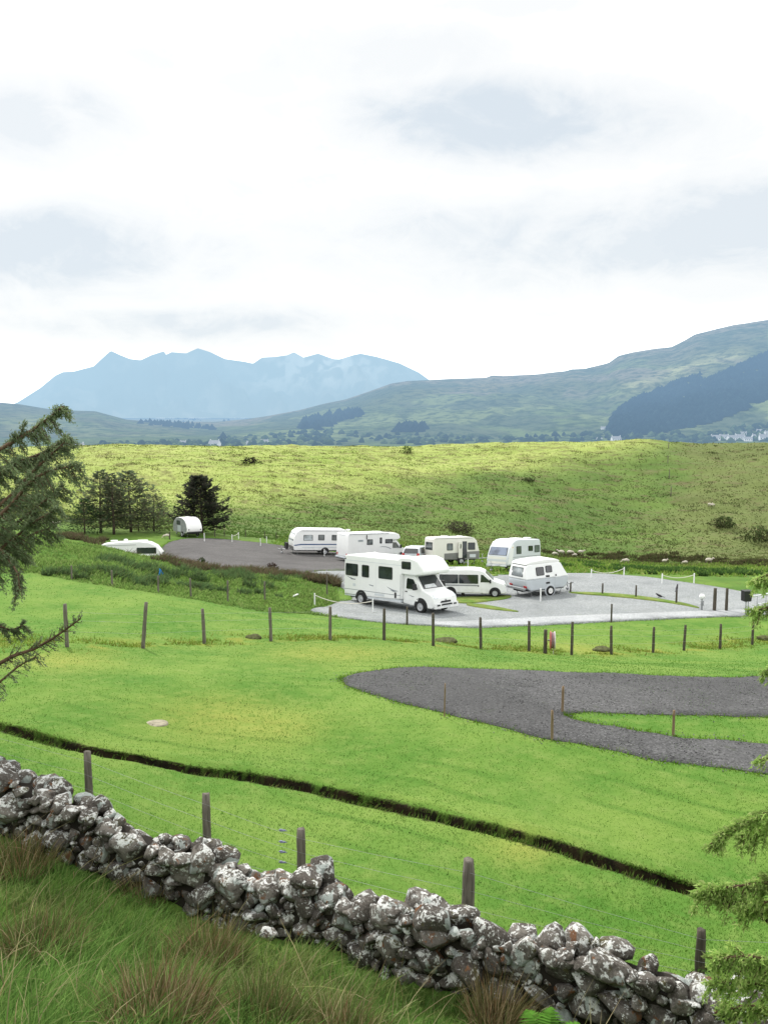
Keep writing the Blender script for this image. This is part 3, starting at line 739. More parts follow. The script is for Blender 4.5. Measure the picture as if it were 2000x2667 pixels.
# longer grass along turf edges of gravel and posts
def rim(poly, n, out=.12):
    L = poly; i = RNG.integers(0, len(L), n); f = RNG.uniform(0, 1, n)[:, None]
    p = L[i]*(1-f)+L[(i+1) % len(L)]*f + RNG.normal(0, out, (n, 2))
    return p[:, 0], p[:, 1]
pe = []
for pl, n_, hh in ((PATH_POLY, 9000, .10), (LANE_POLY, 5000, .14), (FARPAD_POLY, 5000, .25)):
    x, y = rim(pl, n_, .07 if pl is PATH_POLY else .15)
    k = ~in_poly(x, y, pl) | (RNG.uniform(0, 1, len(x)) < .14); x, y = x[k], y[k]
    pe.append(grow('', '', '', 0, (x, y), hh, .03, [(.09,.22,.02), (.15,.28,.03), (.20,.25,.05)], [.4, .4, .2], 1))
for va in VERGES:
    x = RNG.uniform(va[:, 0].min(), va[:, 0].max(), 9000); y = RNG.uniform(va[:, 1].min(), va[:, 1].max(), 9000)
    k = in_poly(x, y, va); pe.append(grow('', '', '', 0, (x[k], y[k]), .11, .05, [(.10,.19,.03), (.16,.23,.05), (.22,.23,.08), (.07,.11,.03)], [.35, .35, .2, .1], 1))
bm_ = bmesh.new(); bmesh.ops.create_icosphere(bm_, subdivisions=1, radius=1); IV = np.array([v.co for v in bm_.verts]); IF = np.array([[v.index for v in f.verts] for f in bm_.faces]); bm_.free()
def pebbles(name, poly, n, size, cols, label, spill=.25):
    x = RNG.uniform(poly[:, 0].min(), poly[:, 0].max(), n*4); y = RNG.uniform(poly[:, 1].min(), poly[:, 1].max(), n*4)
    k = in_poly(x, y, poly) & (np.abs(x) < .52*(y+3)) & (fbm(x*.5, y*.5, 231, 3)+RNG.normal(0, .2, n*4) > -.1); x, y = x[k][:n], y[k][:n]
    ex, ey = rim(poly, n//4, spill); x = np.concatenate([x, ex]); y = np.concatenate([y, ey]); m = len(x)
    s = size*RNG.uniform(.4, 1.3, m); P = IV[None]*s[:, None, None]*RNG.uniform(.6, 1.3, (m, len(IV), 1))*np.array([1, 1, .6]); P = P + np.stack([x, y, z_ground(x, y)+.022], 1)[:, None]
    F = (IF[None]+np.arange(m)[:, None, None]*len(IV)).reshape(-1, 3)
    o = np_mesh(name, P.reshape(-1, 3), F, M_PEB, cols=np.repeat(pal(m, cols), len(IV), 0).clip(0, 1)); tag(o, label, 'stones', kind='stuff')
M_PEB = leafy('loose_stone', 0.0)
pebbles('loose_stones', PATH_POLY, 6500, .015, [(.085,.085,.086), (.13,.13,.132), (.21,.21,.21)], 'loose dark grey stones strewn over the gravel loop and its verges', .16)
pebbles('loose_stones', LANE_POLY, 3600, .028, [(.16,.17,.17), (.30,.31,.31), (.42,.43,.42)], 'loose pale stones strewn over the gravel standing', .2)
# field-fence trough: tufted yellowish grass
fx_ = np.array([p[0] for p in _fx]); fy_ = np.array([p[1] for p in _fx])
x = RNG.uniform(fx_[0]-4, fx_[-1]+4, 16000); y = np.interp(x, fx_, fy_) + RNG.normal(.7, .75, 16000)
k = fbm(x*.5, y*.9, 207, 3) > 0.02; pe.append(grow('', '', '', 0, (x[k], y[k]), .13, .04, [(.19,.28,.04), (.27,.27,.07), (.15,.25,.03), (.14,.10,.05)], [.4, .25, .3, .05], 1))
# turf hanging over both lips of the ditch
dl = np.array(DITCH); i = RNG.integers(0, len(dl)-1, 12000); f = RNG.uniform(0, 1, 12000)[:, None]; q = dl[i]*(1-f)+dl[i+1]*f
dn = dl[i+1]-dl[i]; dn = np.stack([-dn[:, 1], dn[:, 0]], 1); dn /= np.linalg.norm(dn, axis=1)[:, None]; sd2 = np.where(RNG.uniform(0, 1, 12000) < .75, 1, -1)
off_ = (.165+RNG.exponential(.035, 12000))*sd2; q = q+dn*off_[:, None]
cl_ = fbm(q[:, 0]*2.5, q[:, 1]*2.5, 209, 3); k = RNG.uniform(-.6, .5, 12000) < cl_; q, dn, sd2 = q[k], dn[k], sd2[k]; m_ = len(q)
pe.append(blades(np.stack([q[:, 0], q[:, 1], z_ground(q[:, 0], q[:, 1])-.01], 1), RNG.uniform(.03, .085, m_), RNG.uniform(.008, .016, m_), -dn[:, 0]*sd2*.8+RNG.normal(0, .3, m_), -dn[:, 1]*sd2*.8+RNG.normal(0, .3, m_), pal(m_, [(.10,.22,.03), (.16,.28,.05), (.26,.26,.09), (.07,.14,.03)], [.35, .35, .15, .15]), 2))
qx, qy = RNG.normal(0, .07, (2, 5000)); i = RNG.integers(0, len(dl)-1, 5000); f = RNG.uniform(0, 1, 5000)[:, None]; q = dl[i]*(1-f)+dl[i+1]*f+np.stack([qx, qy], 1)
k = fbm(q[:, 0]*1.5, q[:, 1]*1.5, 210, 3) > .22; pe.append(grow('', '', '', 0, (q[k, 0], q[k, 1]), .11, .014, [(.03,.08,.02), (.06,.12,.03), (.10,.09,.04)], [.4, .35, .25], 2))
o = blade_obj('edge_grass', pe); tag(o, 'unmown fringe of grass along gravel edges and fence line', 'grass', kind='stuff')
# ---- green bank with heather between the field and the back pitches (left)
bk = []
n = 60000
u = RNG.uniform(-250, 880, n); Y = RNG.uniform(35, 62, n); x = (u-U0)/FPX*Y*1.02; y = Y
k = (y > y_lawn_end(x)) & ~in_poly(x, y, FARPAD_POLY) & ~in_poly(x, y, LANE_POLY); x, y = x[k], y[k]
lush = fbm(x*.16, y*.16, 211, 3)
bk.append(grow('', '', '', 0, (x, y), lambda x, y: .16+.14*sstep(-.3, .4, fbm(x*.3, y*.3, 212, 3)), .07, [(.18,.31,.075), (.25,.40,.10), (.32,.41,.14)], [.35, .45, .2], 2))
hp = [PT(u_, 1450, 1) for u_ in ()]
def band(uvs, n, spread):
    pts = np.array([hit(u, v) for u, v in uvs]); i = RNG.integers(0, len(pts)-1, n); f = RNG.uniform(0, 1, n)[:, None]
    p = pts[i]*(1-f)+pts[i+1]*f; return p[:, 0]+RNG.normal(0, spread, n), p[:, 1]+RNG.normal(0, spread*1.3, n)
def shrubby(cx, cy, rad, per, hh, cols, wts, ww=.06, lean=.45):
    x, y = clump_xy(cx, cy, rad, per)
    k = ~in_poly(x, y, FARPAD_POLY) & ~in_poly(x, y, LANE_POLY); x, y = x[k], y[k]
    return grow('', '', '', 0, (x, y), hh, ww, cols, wts, 2, lean)
HEA = [(.135,.105,.068), (.175,.130,.085), (.105,.145,.055), (.22,.18,.11)]
cx, cy = band([(300,1425),(360,1445),(420,1462),(480,1475),(520,1480)], 60, .9); bk.append(shrubby(cx, cy, RNG.uniform(.3, .8, 60), 130, .52, HEA, [.35, .3, .25, .1]))
cx, cy = band([(560,1488),(640,1495),(720,1505),(800,1512),(880,1518)], 60, .8); bk.append(shrubby(cx, cy, RNG.uniform(.3, .8, 60), 130, .62, HEA, [.35, .3, .25, .1]))
cx, cy = band([(180,1395),(215,1405),(255,1418)], 18, .6); bk.append(shrubby(cx, cy, RNG.uniform(.4, .8, 18), 150, .5, HEA, [.3, .3, .3, .1]))
DKB = [(.10,.18,.07), (.15,.24,.09), (.13,.16,.07)]
cx, cy = band([(150,1490),(240,1503),(330,1500),(400,1520),(520,1535),(640,1545),(740,1550)], 46, .7); bk.append(shrubby(cx, cy, RNG.uniform(.2, .5, 46), 90, .42, DKB, [.4, .4, .2]))
cx, cy = band([(300,1462),(380,1492),(440,1505),(500,1500),(560,1497),(650,1508),(760,1520)], 40, .9); bk.append(shrubby(cx, cy, RNG.uniform(.2, .55, 40), 90, .5, DKB, [.4, .4, .2]))
o = blade_obj('bank_scrub', bk); tag(o, 'lush grass and brown heather covering the bank before the back pitches', 'scrub', kind='stuff')
# ---- damp rushy strip along the foot of the hill
bk = []
cx, cy = band([(1470,1476),(1560,1476),(1650,1480),(1750,1488),(1850,1500),(1960,1515),(2100,1540)], 130, 4.6)
k = cy > 60.5; cx, cy = cx[k], cy[k]
k = ~in_poly(cx, cy, LANE_POLY); cx, cy = cx[k], cy[k]
bk.append(shrubby(cx, cy, RNG.uniform(.25, .8, len(cx)), 60, .42, [(.050,.11,.032), (.085,.17,.045), (.13,.22,.06)], [.4, .4, .2], .11))
n = 26000; x = RNG.uniform(-12, 62, n); y = RNG.uniform(60, 106, n)
k = ~in_poly(x, y, LANE_POLY) & ~in_poly(x, y, FARPAD_POLY); x, y = x[k], y[k]
bk.append(grow('', '', '', 0, (x, y), .3, .2, [(.14,.27,.04), (.22,.33,.065), (.33,.37,.12)], [.4, .4, .2], 1))
cx, cy = band([(1430,1450),(1530,1452),(1640,1455),(1760,1458),(1880,1462),(2000,1470),(2150,1470)], 130, 1.8)
bk.append(shrubby(cx, cy, RNG.uniform(.5, 1.2, 130), 60, .5, [(.095,.085,.045), (.12,.105,.055), (.085,.12,.04)], [.4, .3, .3], .16))
o = blade_obj('rush_bed', bk); tag(o, 'dark green rushes and brown sedge along the foot of the hill', 'rushes', kind='stuff')
# ---- tussocks over the hill
n = 2100
y = RNG.uniform(96, 205, n); x = RNG.uniform(-.62, .62, n)*y
dens_ = fbm(x*.05, y*.06, 221, 4) + .25*vnoise(x*.3, y*.3, 222) + .8*np.exp(-((y-np.interp(x, [p.x for p in _cloud_edge], [p.y for p in _cloud_edge]))/9)**2)*(x > -10)
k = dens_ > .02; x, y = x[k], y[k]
cr = sstep(-9, 13, y - np.interp(x, [p.x for p in _cloud_edge], [p.y for p in _cloud_edge]))  # tufts follow the same painted shadow edge
per = 26
X, Y = clump_xy(x, y, RNG.uniform(.3, 1.0, len(x))*1.3, per); X = np.repeat(x, per)+(X-np.repeat(x, per))*1.8
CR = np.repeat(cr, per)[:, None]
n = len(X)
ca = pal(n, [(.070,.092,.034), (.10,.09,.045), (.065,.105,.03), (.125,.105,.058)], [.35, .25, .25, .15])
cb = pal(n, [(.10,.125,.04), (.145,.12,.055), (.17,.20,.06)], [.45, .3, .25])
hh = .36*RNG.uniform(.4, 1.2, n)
V = blades(np.stack([X, Y, z_ground(X, Y)-.05], 1), hh, .16*RNG.uniform(.6, 1.4, n), RNG.normal(0, .5, n), RNG.normal(0, .5, n), ca*(1-CR)+cb*CR, 1)  # tuft colour blended from cloud-shaded to sunlit
n = 90000; y = 1/RNG.uniform(1/200, 1/92, n); x = RNG.uniform(-.62, .62, n)*y
cr = sstep(-9, 13, y - np.interp(x, [p.x for p in _cloud_edge], [p.y for p in _cloud_edge]) + 11*fbm(x*.04, y*.06, 61, 4))[:, None]  # painted cloud shadow repeated in the finer grass
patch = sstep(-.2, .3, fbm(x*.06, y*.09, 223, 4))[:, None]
c0 = np.array((.115,.190,.048))*(1-patch)+np.array((.155,.200,.064))*patch; c1 = np.array((.30,.41,.095))*(1-patch)+np.array((.39,.43,.14))*patch  # cloud-shaded and sunlit versions of the hill grass colour
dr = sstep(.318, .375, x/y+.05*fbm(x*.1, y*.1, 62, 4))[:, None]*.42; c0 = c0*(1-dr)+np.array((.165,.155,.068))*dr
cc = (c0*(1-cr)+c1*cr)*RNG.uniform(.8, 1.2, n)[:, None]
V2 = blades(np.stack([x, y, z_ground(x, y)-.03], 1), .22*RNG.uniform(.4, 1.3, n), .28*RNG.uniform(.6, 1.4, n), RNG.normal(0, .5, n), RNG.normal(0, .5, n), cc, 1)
o = blade_obj('hill_tussocks', [V, V2]); tag(o, 'countless grass tussocks and dark rush tufts over the hillside', 'tussocks', kind='stuff')
# ---- separate big rush tufts, ferns and shrubs
def rush_clump(name, pos, rad, n, h, cols, wts, label, cat, group=None, ww=.007, lean=.45, seg=3):
    a = RNG.uniform(0, 2*PI, n); r = np.sqrt(RNG.uniform(0, 1, n))*rad
    x, y = pos[0]+np.cos(a)*r, pos[1]+np.sin(a)*r
    hh = h*RNG.uniform(.5, 1.15, n)*(1-.35*(r/rad)**2)
    lx = np.cos(a)*(r/rad)*lean + RNG.normal(.10, .17, n); ly = np.sin(a)*(r/rad)*lean + RNG.normal(0, .17, n)
    z = z_ground(x, y)-.03; z0 = z.mean()
    P = np.stack([x-pos[0], y-pos[1], z-z0], 1)
    o = blade_obj(name, [blades(P, hh, ww*RNG.uniform(.6, 1.4, n), lx, ly, pal(n, cols, wts), seg, .8)])
    o.location = (pos[0], pos[1], z0)
    return tag(o, label, cat, group)
RC = [(.135,.145,.052), (.22,.18,.085), (.105,.175,.045), (.50,.40,.23), (.30,.17,.095)]
RW = [.26, .24, .24, .12, .14]
for (u, v, rad, n, h, lb, w) in [
    (545,2520,.34,900,.62,'tall brown rush clump in front of the wall, left of centre', RW),
    (420,2660,.38,900,.62,'reddish straw rush clump at the bottom edge, left of centre', [.12,.25,.15,.28,.20]),
    (60,2270,.40,800,.55,'olive rush clump under the left end of the stone wall', RW),
    (110,2480,.38,700,.50,'brownish rush clump at the left edge of the rough bank', RW),
    (1290,2690,.26,650,.70,'dry grey-brown rush clump against the wall foot, right of centre', [.25,.28,.08,.29,.10]),
    (900,2690,.32,600,.42,'green and straw tuft at the bottom edge near the middle', [.22,.2,.36,.16,.06]),
    (700,2640,.30,500,.45,'dark green rush tuft between the two brown clumps', [.3,.12,.46,.08,.04]),
    (385,2330,.30,420,.34,'short straw-coloured tuft close to the wall foot', [.15,.3,.15,.3,.1])]:
    p = hit(u, v, y0=1.5); rush_clump('rush_clump', p, rad, n, h, RC, w, lb, 'rushes', 'rush clumps on the rough bank')
def fern(pos, nf, L, col, label):
    V = []; T = []; C = []; k = 0
    for i in range(nf):
        a = 2*PI*i/nf + random.uniform(-.3, .3); up = random.uniform(.7, 1.25); l = L*random.uniform(.7, 1.1)
        for j in range(16):
            f = (j+1)/17; r = l*f*math.cos(up*.6)*.8; z = l*(math.sin(up)*f - .55*f*f)
            w = .30*l*math.sin(PI*min(1, f*.93+.07))**.8*(1-.35*f)
            cx, cy = math.cos(a)*r, math.sin(a)*r
            for sgn in (-1, 1):
                tx, ty = cx - math.sin(a)*w*sgn + math.cos(a)*w*.45, cy + math.cos(a)*w*sgn + math.sin(a)*w*.45
                bx, by = math.cos(a)*l*.035, math.sin(a)*l*.035
                V += [(cx-bx, cy-by, z), (cx+bx, cy+by, z), (tx, ty, z-.25*w+random.uniform(-.01, .01))]
                T.append((k, k+1, k+2)); k += 3
                m = random.uniform(.7, 1.25); C += [tuple(q*m for q in col)]*3
    o = np_mesh('fern', np.array(V), np.array(T), M_LEAF, cols=np.array(C))
    o.location = (pos[0], pos[1], zg(pos[0], pos[1])-.02); tag(o, label, 'fern')
fern(hit(1430, 2760, y0=1.5), 15, .62, (.10,.24,.035), 'bright green fern at the wall foot near the bottom edge')
fern(hit(1350, 2690, y0=1.5), 10, .50, (.14,.21,.06), 'paler olive fern leaning on the wall beside the green fern')
fern(hit(1500, 2800, y0=1.5), 11, .55, (.08,.20,.03), 'second green fern low at the wall foot, right of the bright one')
# ---- isolated shrubs on the hill
def shrub(pos, rad, h, n, cols, label, sz=.16, name='shrub', group=None, mat=None, twig=True):
    a = RNG.uniform(0, 2*PI, n); t_ = RNG.uniform(0, 1, n)
    r = rad*np.sqrt(RNG.uniform(.15, 1, n))*np.sqrt(np.clip(1-(t_*1.0-.25)**2, 0, 1))*(1+.25*np.sin(3*a)+.15*np.sin(5*a+1))
    c = np.stack([np.cos(a)*r, np.sin(a)*r, h*t_*(1-.25*(r/rad)**2)], 1)
    d = RNG.normal(0, 1, (n, 3, 3))*sz*.5
    V = (c[:, None]+d).reshape(-1, 3); b = np.arange(n)*3
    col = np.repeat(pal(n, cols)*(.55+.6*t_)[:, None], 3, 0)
    root = empty(name, (pos[0], pos[1], zg(pos[0], pos[1])-.05), 0, label, 'shrub', group)
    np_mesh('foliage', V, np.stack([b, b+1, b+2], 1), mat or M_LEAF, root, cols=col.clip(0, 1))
    if twig:
        mb = MB()
        for i in range(7):
            aa = 2*PI*i/7; mb.tube([(0, 0, 0), (math.cos(aa)*rad*.3, math.sin(aa)*rad*.3, h*.4), (math.cos(aa)*rad*.6, math.sin(aa)*rad*.6, h*.75)], [.05, .035, .012], 5)
        mb.build('stems', M_BARK, root)
    return root
M_BARK = simple('bark', (.075,.058,.045), .9, 0, .4, 6, .1, .6)
GB = [(.055,.085,.032), (.08,.10,.04), (.065,.115,.038), (.11,.10,.05)]
shrub(at(1882,1372), 1.9, 1.7, 900, GB, 'rounded dark shrub alone on the right of the hillside', .22)
shrub(at(1992,1410), 3.2, 2.4, 1300, GB, 'dark spreading shrub at the right edge of the hillside', .25)
shrub(at(1195,1385), 2.2, 1.5, 900, [(.085,.080,.055), (.065,.070,.04), (.10,.09,.07)], 'bare greyish shrub on the hill foot behind the pale caravan with its door open', .20)
shrub(at(653,1206), 1.7, 1.1, 500, [(.028,.028,.022), (.05,.045,.03)], 'low dark outcrop of scrub near the left end of the hill crest', .22)
shrub(at(1060,1180), 1.3, 1.6, 400, [(.10,.16,.04), (.06,.11,.03)], 'small green bush standing up on the hill crest, left of centre', .2)
shrub(at(1376,1253), 1.3, .7, 300, GB, 'low dark bush on the upper slope right of centre', .2)
shrub(at(525,1478), .5, .75, 350, [(.028,.055,.015),(.05,.07,.02)], 'small dark bush poking up at the near edge of the brown gravel', .12)
shrub(at(708,1492), .45, .8, 300, [(.055,.045,.03),(.06,.03,.03)], 'small purple-brown bush beside the brown gravel near the white concrete track', .12)
# ================================================================== DRY STONE WALL
def ico(sub):
    bm = bmesh.new(); bmesh.ops.create_icosphere(bm, subdivisions=sub, radius=1)
    V = np.array([v.co for v in bm.verts]); F = np.array([[v.index for v in f.verts] for f in bm.faces]); bm.free(); return V, F
ICO3 = ico(3); ICO2 = ico(2); ICO4 = ico(4)
def n3(P, s, seed):
    return (fbm(P[:, 0]*s+P[:, 2]*s*.7, P[:, 1]*s-P[:, 2]*s*.6, seed, 3) + fbm(P[:, 1]*s+5.1, P[:, 2]*s-2.2, seed+9, 3))*.7
def stone(rad, seed, base=ICO3):
    r = np.random.default_rng(seed); V, F = base; P = V.copy()
    # facets: clip by a handful of planes, then roughen
    for _ in range(15):
        nrm = r.normal(0, 1, 3); nrm /= np.linalg.norm(nrm); d = r.uniform(.46, .76)
        k = P@nrm - d; P = P - np.outer(np.maximum(k, 0)*.95, nrm)
    P = P*(1 + .085*n3(P*1.3+seed*3.7, 1.0, 301)[:, None] + .05*n3(P*1.0+seed*1.7, 3.2, 302)[:, None] + .022*n3(P+seed, 8.0, 304)[:, None])
    P = P*np.array(rad)/.70
    a, b, c = r.uniform(-.35, .35), r.uniform(-.3, .3), r.uniform(-.6, .6)
    R = np.array(Matrix.Rotation(c, 3, 'Y') @ Matrix.Rotation(a, 3, 'X') @ Matrix.Rotation(b, 3, 'Z'))
    return P@R.T
t = NT('lichened_stone')
P = t.pos(); rn = t.attr('rnd')
base = t.mix(t.ramp(rn, .1, .9), (.078,.070,.061), (.182,.166,.146))
sn = t.noise(7, 5, .65, P); fine = t.noise(38, 5, .7, P)
base = t.mix(t.ramp(sn, .40, .65), base, (.058,.050,.043))
base = t.mix(t.math('MULTIPLY', t.ramp(fine, .48, .66), .6), base, (.19,.175,.155))
moss = t.math('MULTIPLY', t.ramp(t.noise(4.5, 4, .6, P), .56, .66), t.ramp(t.attr('up'), .0, .7))
base = t.mix(t.math('MULTIPLY', moss, .75), base, (.075,.068,.018))
rust = t.math('MULTIPLY', t.ramp(t.noise(5.0, 5, .6, t.scalev(P, (1.1, 1, 1))), .60, .65), .75)
base = t.mix(rust, base, (.165,.066,.022))
# pale crusty lichen in blotches with crisp ragged rims, more on tops
l1 = t.noise(9.0, 7, .66, P, .5); l2 = t.noise(34, 5, .65, P, .5)
lv = t.math('ADD', t.math('ADD', t.math('MULTIPLY', l1, .62), t.math('MULTIPLY', l2, .38)), t.math('ADD', t.math('MULTIPLY', t.attr('up'), .042), t.math('MULTIPLY', rn, .035)))
lich = t.ramp(lv, .555, .610)
base = t.mix(lich, base, t.mix(t.noise(30, 3, .6, P), (.40,.41,.385), (.78,.79,.77)))
gl = t.math('MULTIPLY', t.ramp(t.noise(4.0, 6, .6, P, .4), .585, .61), .75)
base = t.mix(gl, base, (.33,.37,.35))
nm = t.bump(t.math('ADD', t.math('MULTIPLY', sn, .8), fine), .8, .03)
M_STONE = t.end(t.bsdf(base, .95, 0, nm, .15))
M_CORE = simple('dark_wall_earth', (.018,.014,.010), 1, 0, .3)
# plan line (front foot), running left to right; thickness .55 going back
WL = np.array(dens(WALLP, .05)); seg_ = np.r_[0, np.cumsum(np.hypot(*np.diff(WL, axis=0).T))]
LEN = seg_[-1]
def wall_pt(s): return np.array([np.interp(s, seg_, WL[:, 0]), np.interp(s, seg_, WL[:, 1])])
def wall_nrm(s):
    d = wall_pt(s+.15)-wall_pt(s-.15); d /= np.linalg.norm(d)+1e-9; return np.array([-d[1], d[0]]), d     # points to the field
TOPV = [(-400,1880),(-150,1925),(0,1985),(70,2020),(150,2062),(240,2085),(330,2140),(430,2180),(540,2200),(600,2245),(660,2270),(720,2285),(800,2262),(860,2320),(960,2338),(1040,2345),(1130,2352),(1200,2385),(1300,2420),(1400,2445),(1520,2455),(1600,2475),(1680,2505),(1740,2515),(1830,2575),(1900,2640),(2000,2700),(2300,2790)]
def u_of(x, y): return U0 + FPX*(x/y)*(CT + .5*ST)   # only used to read the wall's height profile
_S = np.linspace(0, LEN, 160); _H = []
for s in _S:
    p = wall_pt(s); nr_, d_ = wall_nrm(s); q = p+nr_*.28
    u = U0
    for _ in range(4):
        v = np.interp(u, [a for a, b in TOPV], [b for a, b in TOPV]); v += 14; dyv = (v-V0)/FPX; u = U0 + FPX*(q[0]/q[1])*(CT-dyv*ST)
    _H.append(PT(u, v, q[1]).z - zg(*p))
_H = np.clip(np.array(_H), .5, 1.15)
def wall_h(s): return float(np.interp(s, _S, _H))
wall = empty('dry_stone_wall', (*wall_pt(LEN*.5), zg(*wall_pt(LEN*.5))), 0, 'rough dry stone wall of dark boulders spotted with white lichen', 'stone wall')
WLOC = np.array(wall.location)
sv = []; sf = []; srn = []; sup = []; off = 0
def put(P, c, dvec, nvec, base=ICO3, rnd=None):
    """local frame: x along wall, y to the field, z up"""
    global off
    W = c + P[:, :1]*np.array([dvec[0], dvec[1], 0]) + P[:, 1:2]*np.array([nvec[0], nvec[1], 0]) + P[:, 2:3]*np.array([0, 0, 1.0])
    return W
rs = np.random.default_rng(5)
placed = []
def pack(tries, rmin, rmax, lo, hi, ov):
    for _ in range(tries):
        s = rs.uniform(0, LEN); H = wall_h(s)
        rx = rs.uniform(rmin, rmax); rz = rx*rs.uniform(.55, .9)
        h = rs.uniform(lo, 1.0)*(H - rz*.7) if hi is None else rs.uniform(lo, hi)*H
        if h + rz > H + .05: continue
        ok = True
        for (s2, h2, a2, b2) in placed:
            if abs(s2-s) < (rx+a2) and abs(h2-h) < (rz+b2):
                if ((s2-s)/(rx+a2))**2 + ((h2-h)/(rz+b2))**2 < ov: ok = False; break
        if ok: placed.append((s, h, rx, rz))
pack(300, .14, .20, .05, None, .86)
pack(4200, .088, .135, .0, None, .74)
pack(9000, .055, .086, .0, None, .70)
pack(7000, .036, .056, .0, None, .80)
seed = 0
def add_stone(s, h, rx, ry, rz, back, base=ICO3):
    global off, seed
    seed += 1
    p = wall_pt(s); nv, dv = wall_nrm(s)
    P = stone((rx, ry, rz), seed, base)
    c = np.array([p[0]+nv[0]*back, p[1]+nv[1]*back, zg(*p)+h])
    W = put(P, c, dv, nv)
    sv.append(W-WLOC); sf.append(base[1]+off); off += len(W)
    srn.append(np.full(len(W), rs.uniform())); sup.append(np.clip(P[:, 2]/rz, -1, 1))
for (s, h, rx, rz) in placed:
    d = max(rx*rs.uniform(.75, 1.05), .09)
    add_stone(s, h, rx*1.04, d, rz*1.04, .14 + rs.uniform(-.05, .05) + .05*h, ICO3 if rx > .075 else ICO2)
# field-side face, plainer
for s in np.arange(0, LEN, .30):
    H = wall_h(s)
    for h in np.arange(.1, H-.08, .24):
        add_stone(s+rs.uniform(-.05, .05), h, rs.uniform(.15, .2), .16, rs.uniform(.11, .15), .50+rs.uniform(-.04, .04), ICO2)
body = np_mesh('stonework', np.concatenate(sv), np.concatenate(sf), M_STONE, wall, smooth=True, attrs={'rnd': np.concatenate(srn), 'up': np.concatenate(sup)})
# dark hearting between the faces
cv = []; cf = []
ss = np.linspace(0, LEN, 140)
for i, s in enumerate(ss):
    p = wall_pt(s); nv, dv = wall_nrm(s); z = zg(*p); H = wall_h(s)-.14
    for b, hz in ((.10, -.15), (.15, H), (.46, H), (.54, -.15)): cv.append((p[0]+nv[0]*b-WLOC[0], p[1]+nv[1]*b-WLOC[1], z+hz-WLOC[2]))
for i in range(len(ss)-1):
    for k in range(3): cf.append((i*4+k, i*4+k+1, i*4+4+k+1, i*4+4+k))
MB().add(cv, cf).build('hearting', M_CORE, wall)
# loose stones along the top, each its own
s = .1; k = 0
capn = 0
while s < LEN-.1 and capn < 95:
    big = rs.uniform() < .42
    rx = rs.uniform(.14, .21) if big else rs.uniform(.06, .115)
    rz = rx*rs.uniform(.6, .85); p = wall_pt(s); nv, dv = wall_nrm(s); H = wall_h(s)
    gap = rs.uniform() < .13
    if not gap:
        for back in ((rs.uniform(.12, .3),) if big else (rs.uniform(.06, .2), rs.uniform(.32, .46))):
            seed += 1; P = stone((rx, rx*rs.uniform(.8, 1.1), rz), seed)
            c = np.array([p[0]+nv[0]*back, p[1]+nv[1]*back, zg(*p)+H-rz*.15-.05])
            W = put(P, c, dv, nv); 
            o = np_mesh('cap_stone', W-c, ICO3[1], M_STONE, wall, smooth=True, attrs={'rnd': np.full(len(W), rs.uniform()), 'up': np.clip(P[:, 2]/rz, -1, 1)})
            o.location = c-WLOC; capn += 1
    s += rx*1.75
# a fallen pale stone in the grass below the wall
p = at(700, 2468, y0=1.5); P = stone((.10, .07, .06), 991)
o = np_mesh('fallen_stone', P, ICO3[1], M_STONE, smooth=True, attrs={'rnd': np.full(len(P), 1.0), 'up': np.full(len(P), 1.6)}); o.location = p+Vector((0, 0, .16))
tag(o, 'small white stone lying in the rough grass below the wall', 'stone')
p = at(640, 2425, y0=1.5); P = stone((.20, .16, .12), 992)
o = np_mesh('fallen_stone', P, ICO3[1], M_STONE, smooth=True, attrs={'rnd': np.full(len(P), .3), 'up': np.full(len(P), .3)}); o.location = p+Vector((0, 0, .06))
tag(o, 'mossy boulder slumped at the foot of the wall', 'stone')
# ================================================================== VEHICLES
def paint(name, c, rough=.3, var=.05):
    t = NT(name); o = t.obj()
    n = t.noise(1.3, 5, .65, o); z = t.n('SeparateXYZ'); t.l(o, z.inputs[0])
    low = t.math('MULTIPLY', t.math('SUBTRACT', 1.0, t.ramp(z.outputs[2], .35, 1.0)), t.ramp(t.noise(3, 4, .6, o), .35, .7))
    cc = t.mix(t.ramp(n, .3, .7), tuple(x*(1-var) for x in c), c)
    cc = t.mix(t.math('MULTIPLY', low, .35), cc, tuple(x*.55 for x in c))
    return t.end(t.bsdf(cc, rough, 0, t.bump(t.noise(2.2, 2, .5, o), .05, .02), .5))
M_WHITE = paint('white_coachwork', (.80,.81,.81)); M_CREAM = paint('cream_coachwork', (.765,.745,.70)); M_SILVER = paint('silver_coachwork', (.50,.535,.57), .35)
M_GREYB = paint('grey_lower_panel', (.19,.19,.185), .5); M_LGREY = paint('pale_grey_coachwork', (.60,.635,.67)); M_ROOFW = paint('white_roof', (.82,.82,.81), .45)
M_BLACK = simple('black_plastic', (.018,.018,.020), .55, 0, .2); M_RUB = simple('tyre_rubber', (.022,.022,.023), .85, 0, .2, 9, .2, .2)
M_RIM = simple('wheel_rim', (.40,.41,.43), .4, .15); M_STEEL = simple('galvanised_steel', (.36,.37,.38), .45, .7)
M_RED = simple('red_lamp', (.45,.02,.02), .25); M_AMBER = simple('amber_lamp', (.65,.22,.02), .3); M_LAMP = simple('headlamp_glass', (.62,.66,.68), .08, .3)
M_BLUE = simple('blue_stripe', (.035,.08,.20), .4); M_GREYD = simple('grey_decal', (.20,.22,.25), .5); M_TRIM = simple('grey_trim', (.27,.28,.29), .5)
M_CURT = simple('pale_blind', (.62,.64,.66), .7)
def glass(name, c, rough=.06):
    t = NT(name); n = t.noise(1.1, 3, .5, t.obj())
    return t.end(t.bsdf(t.mix(t.ramp(n, .35, .65), c, tuple(x*2.6 for x in c)), rough, 0, t.bump(t.noise(.9, 2, .5, t.obj()), .12, .05), .9))
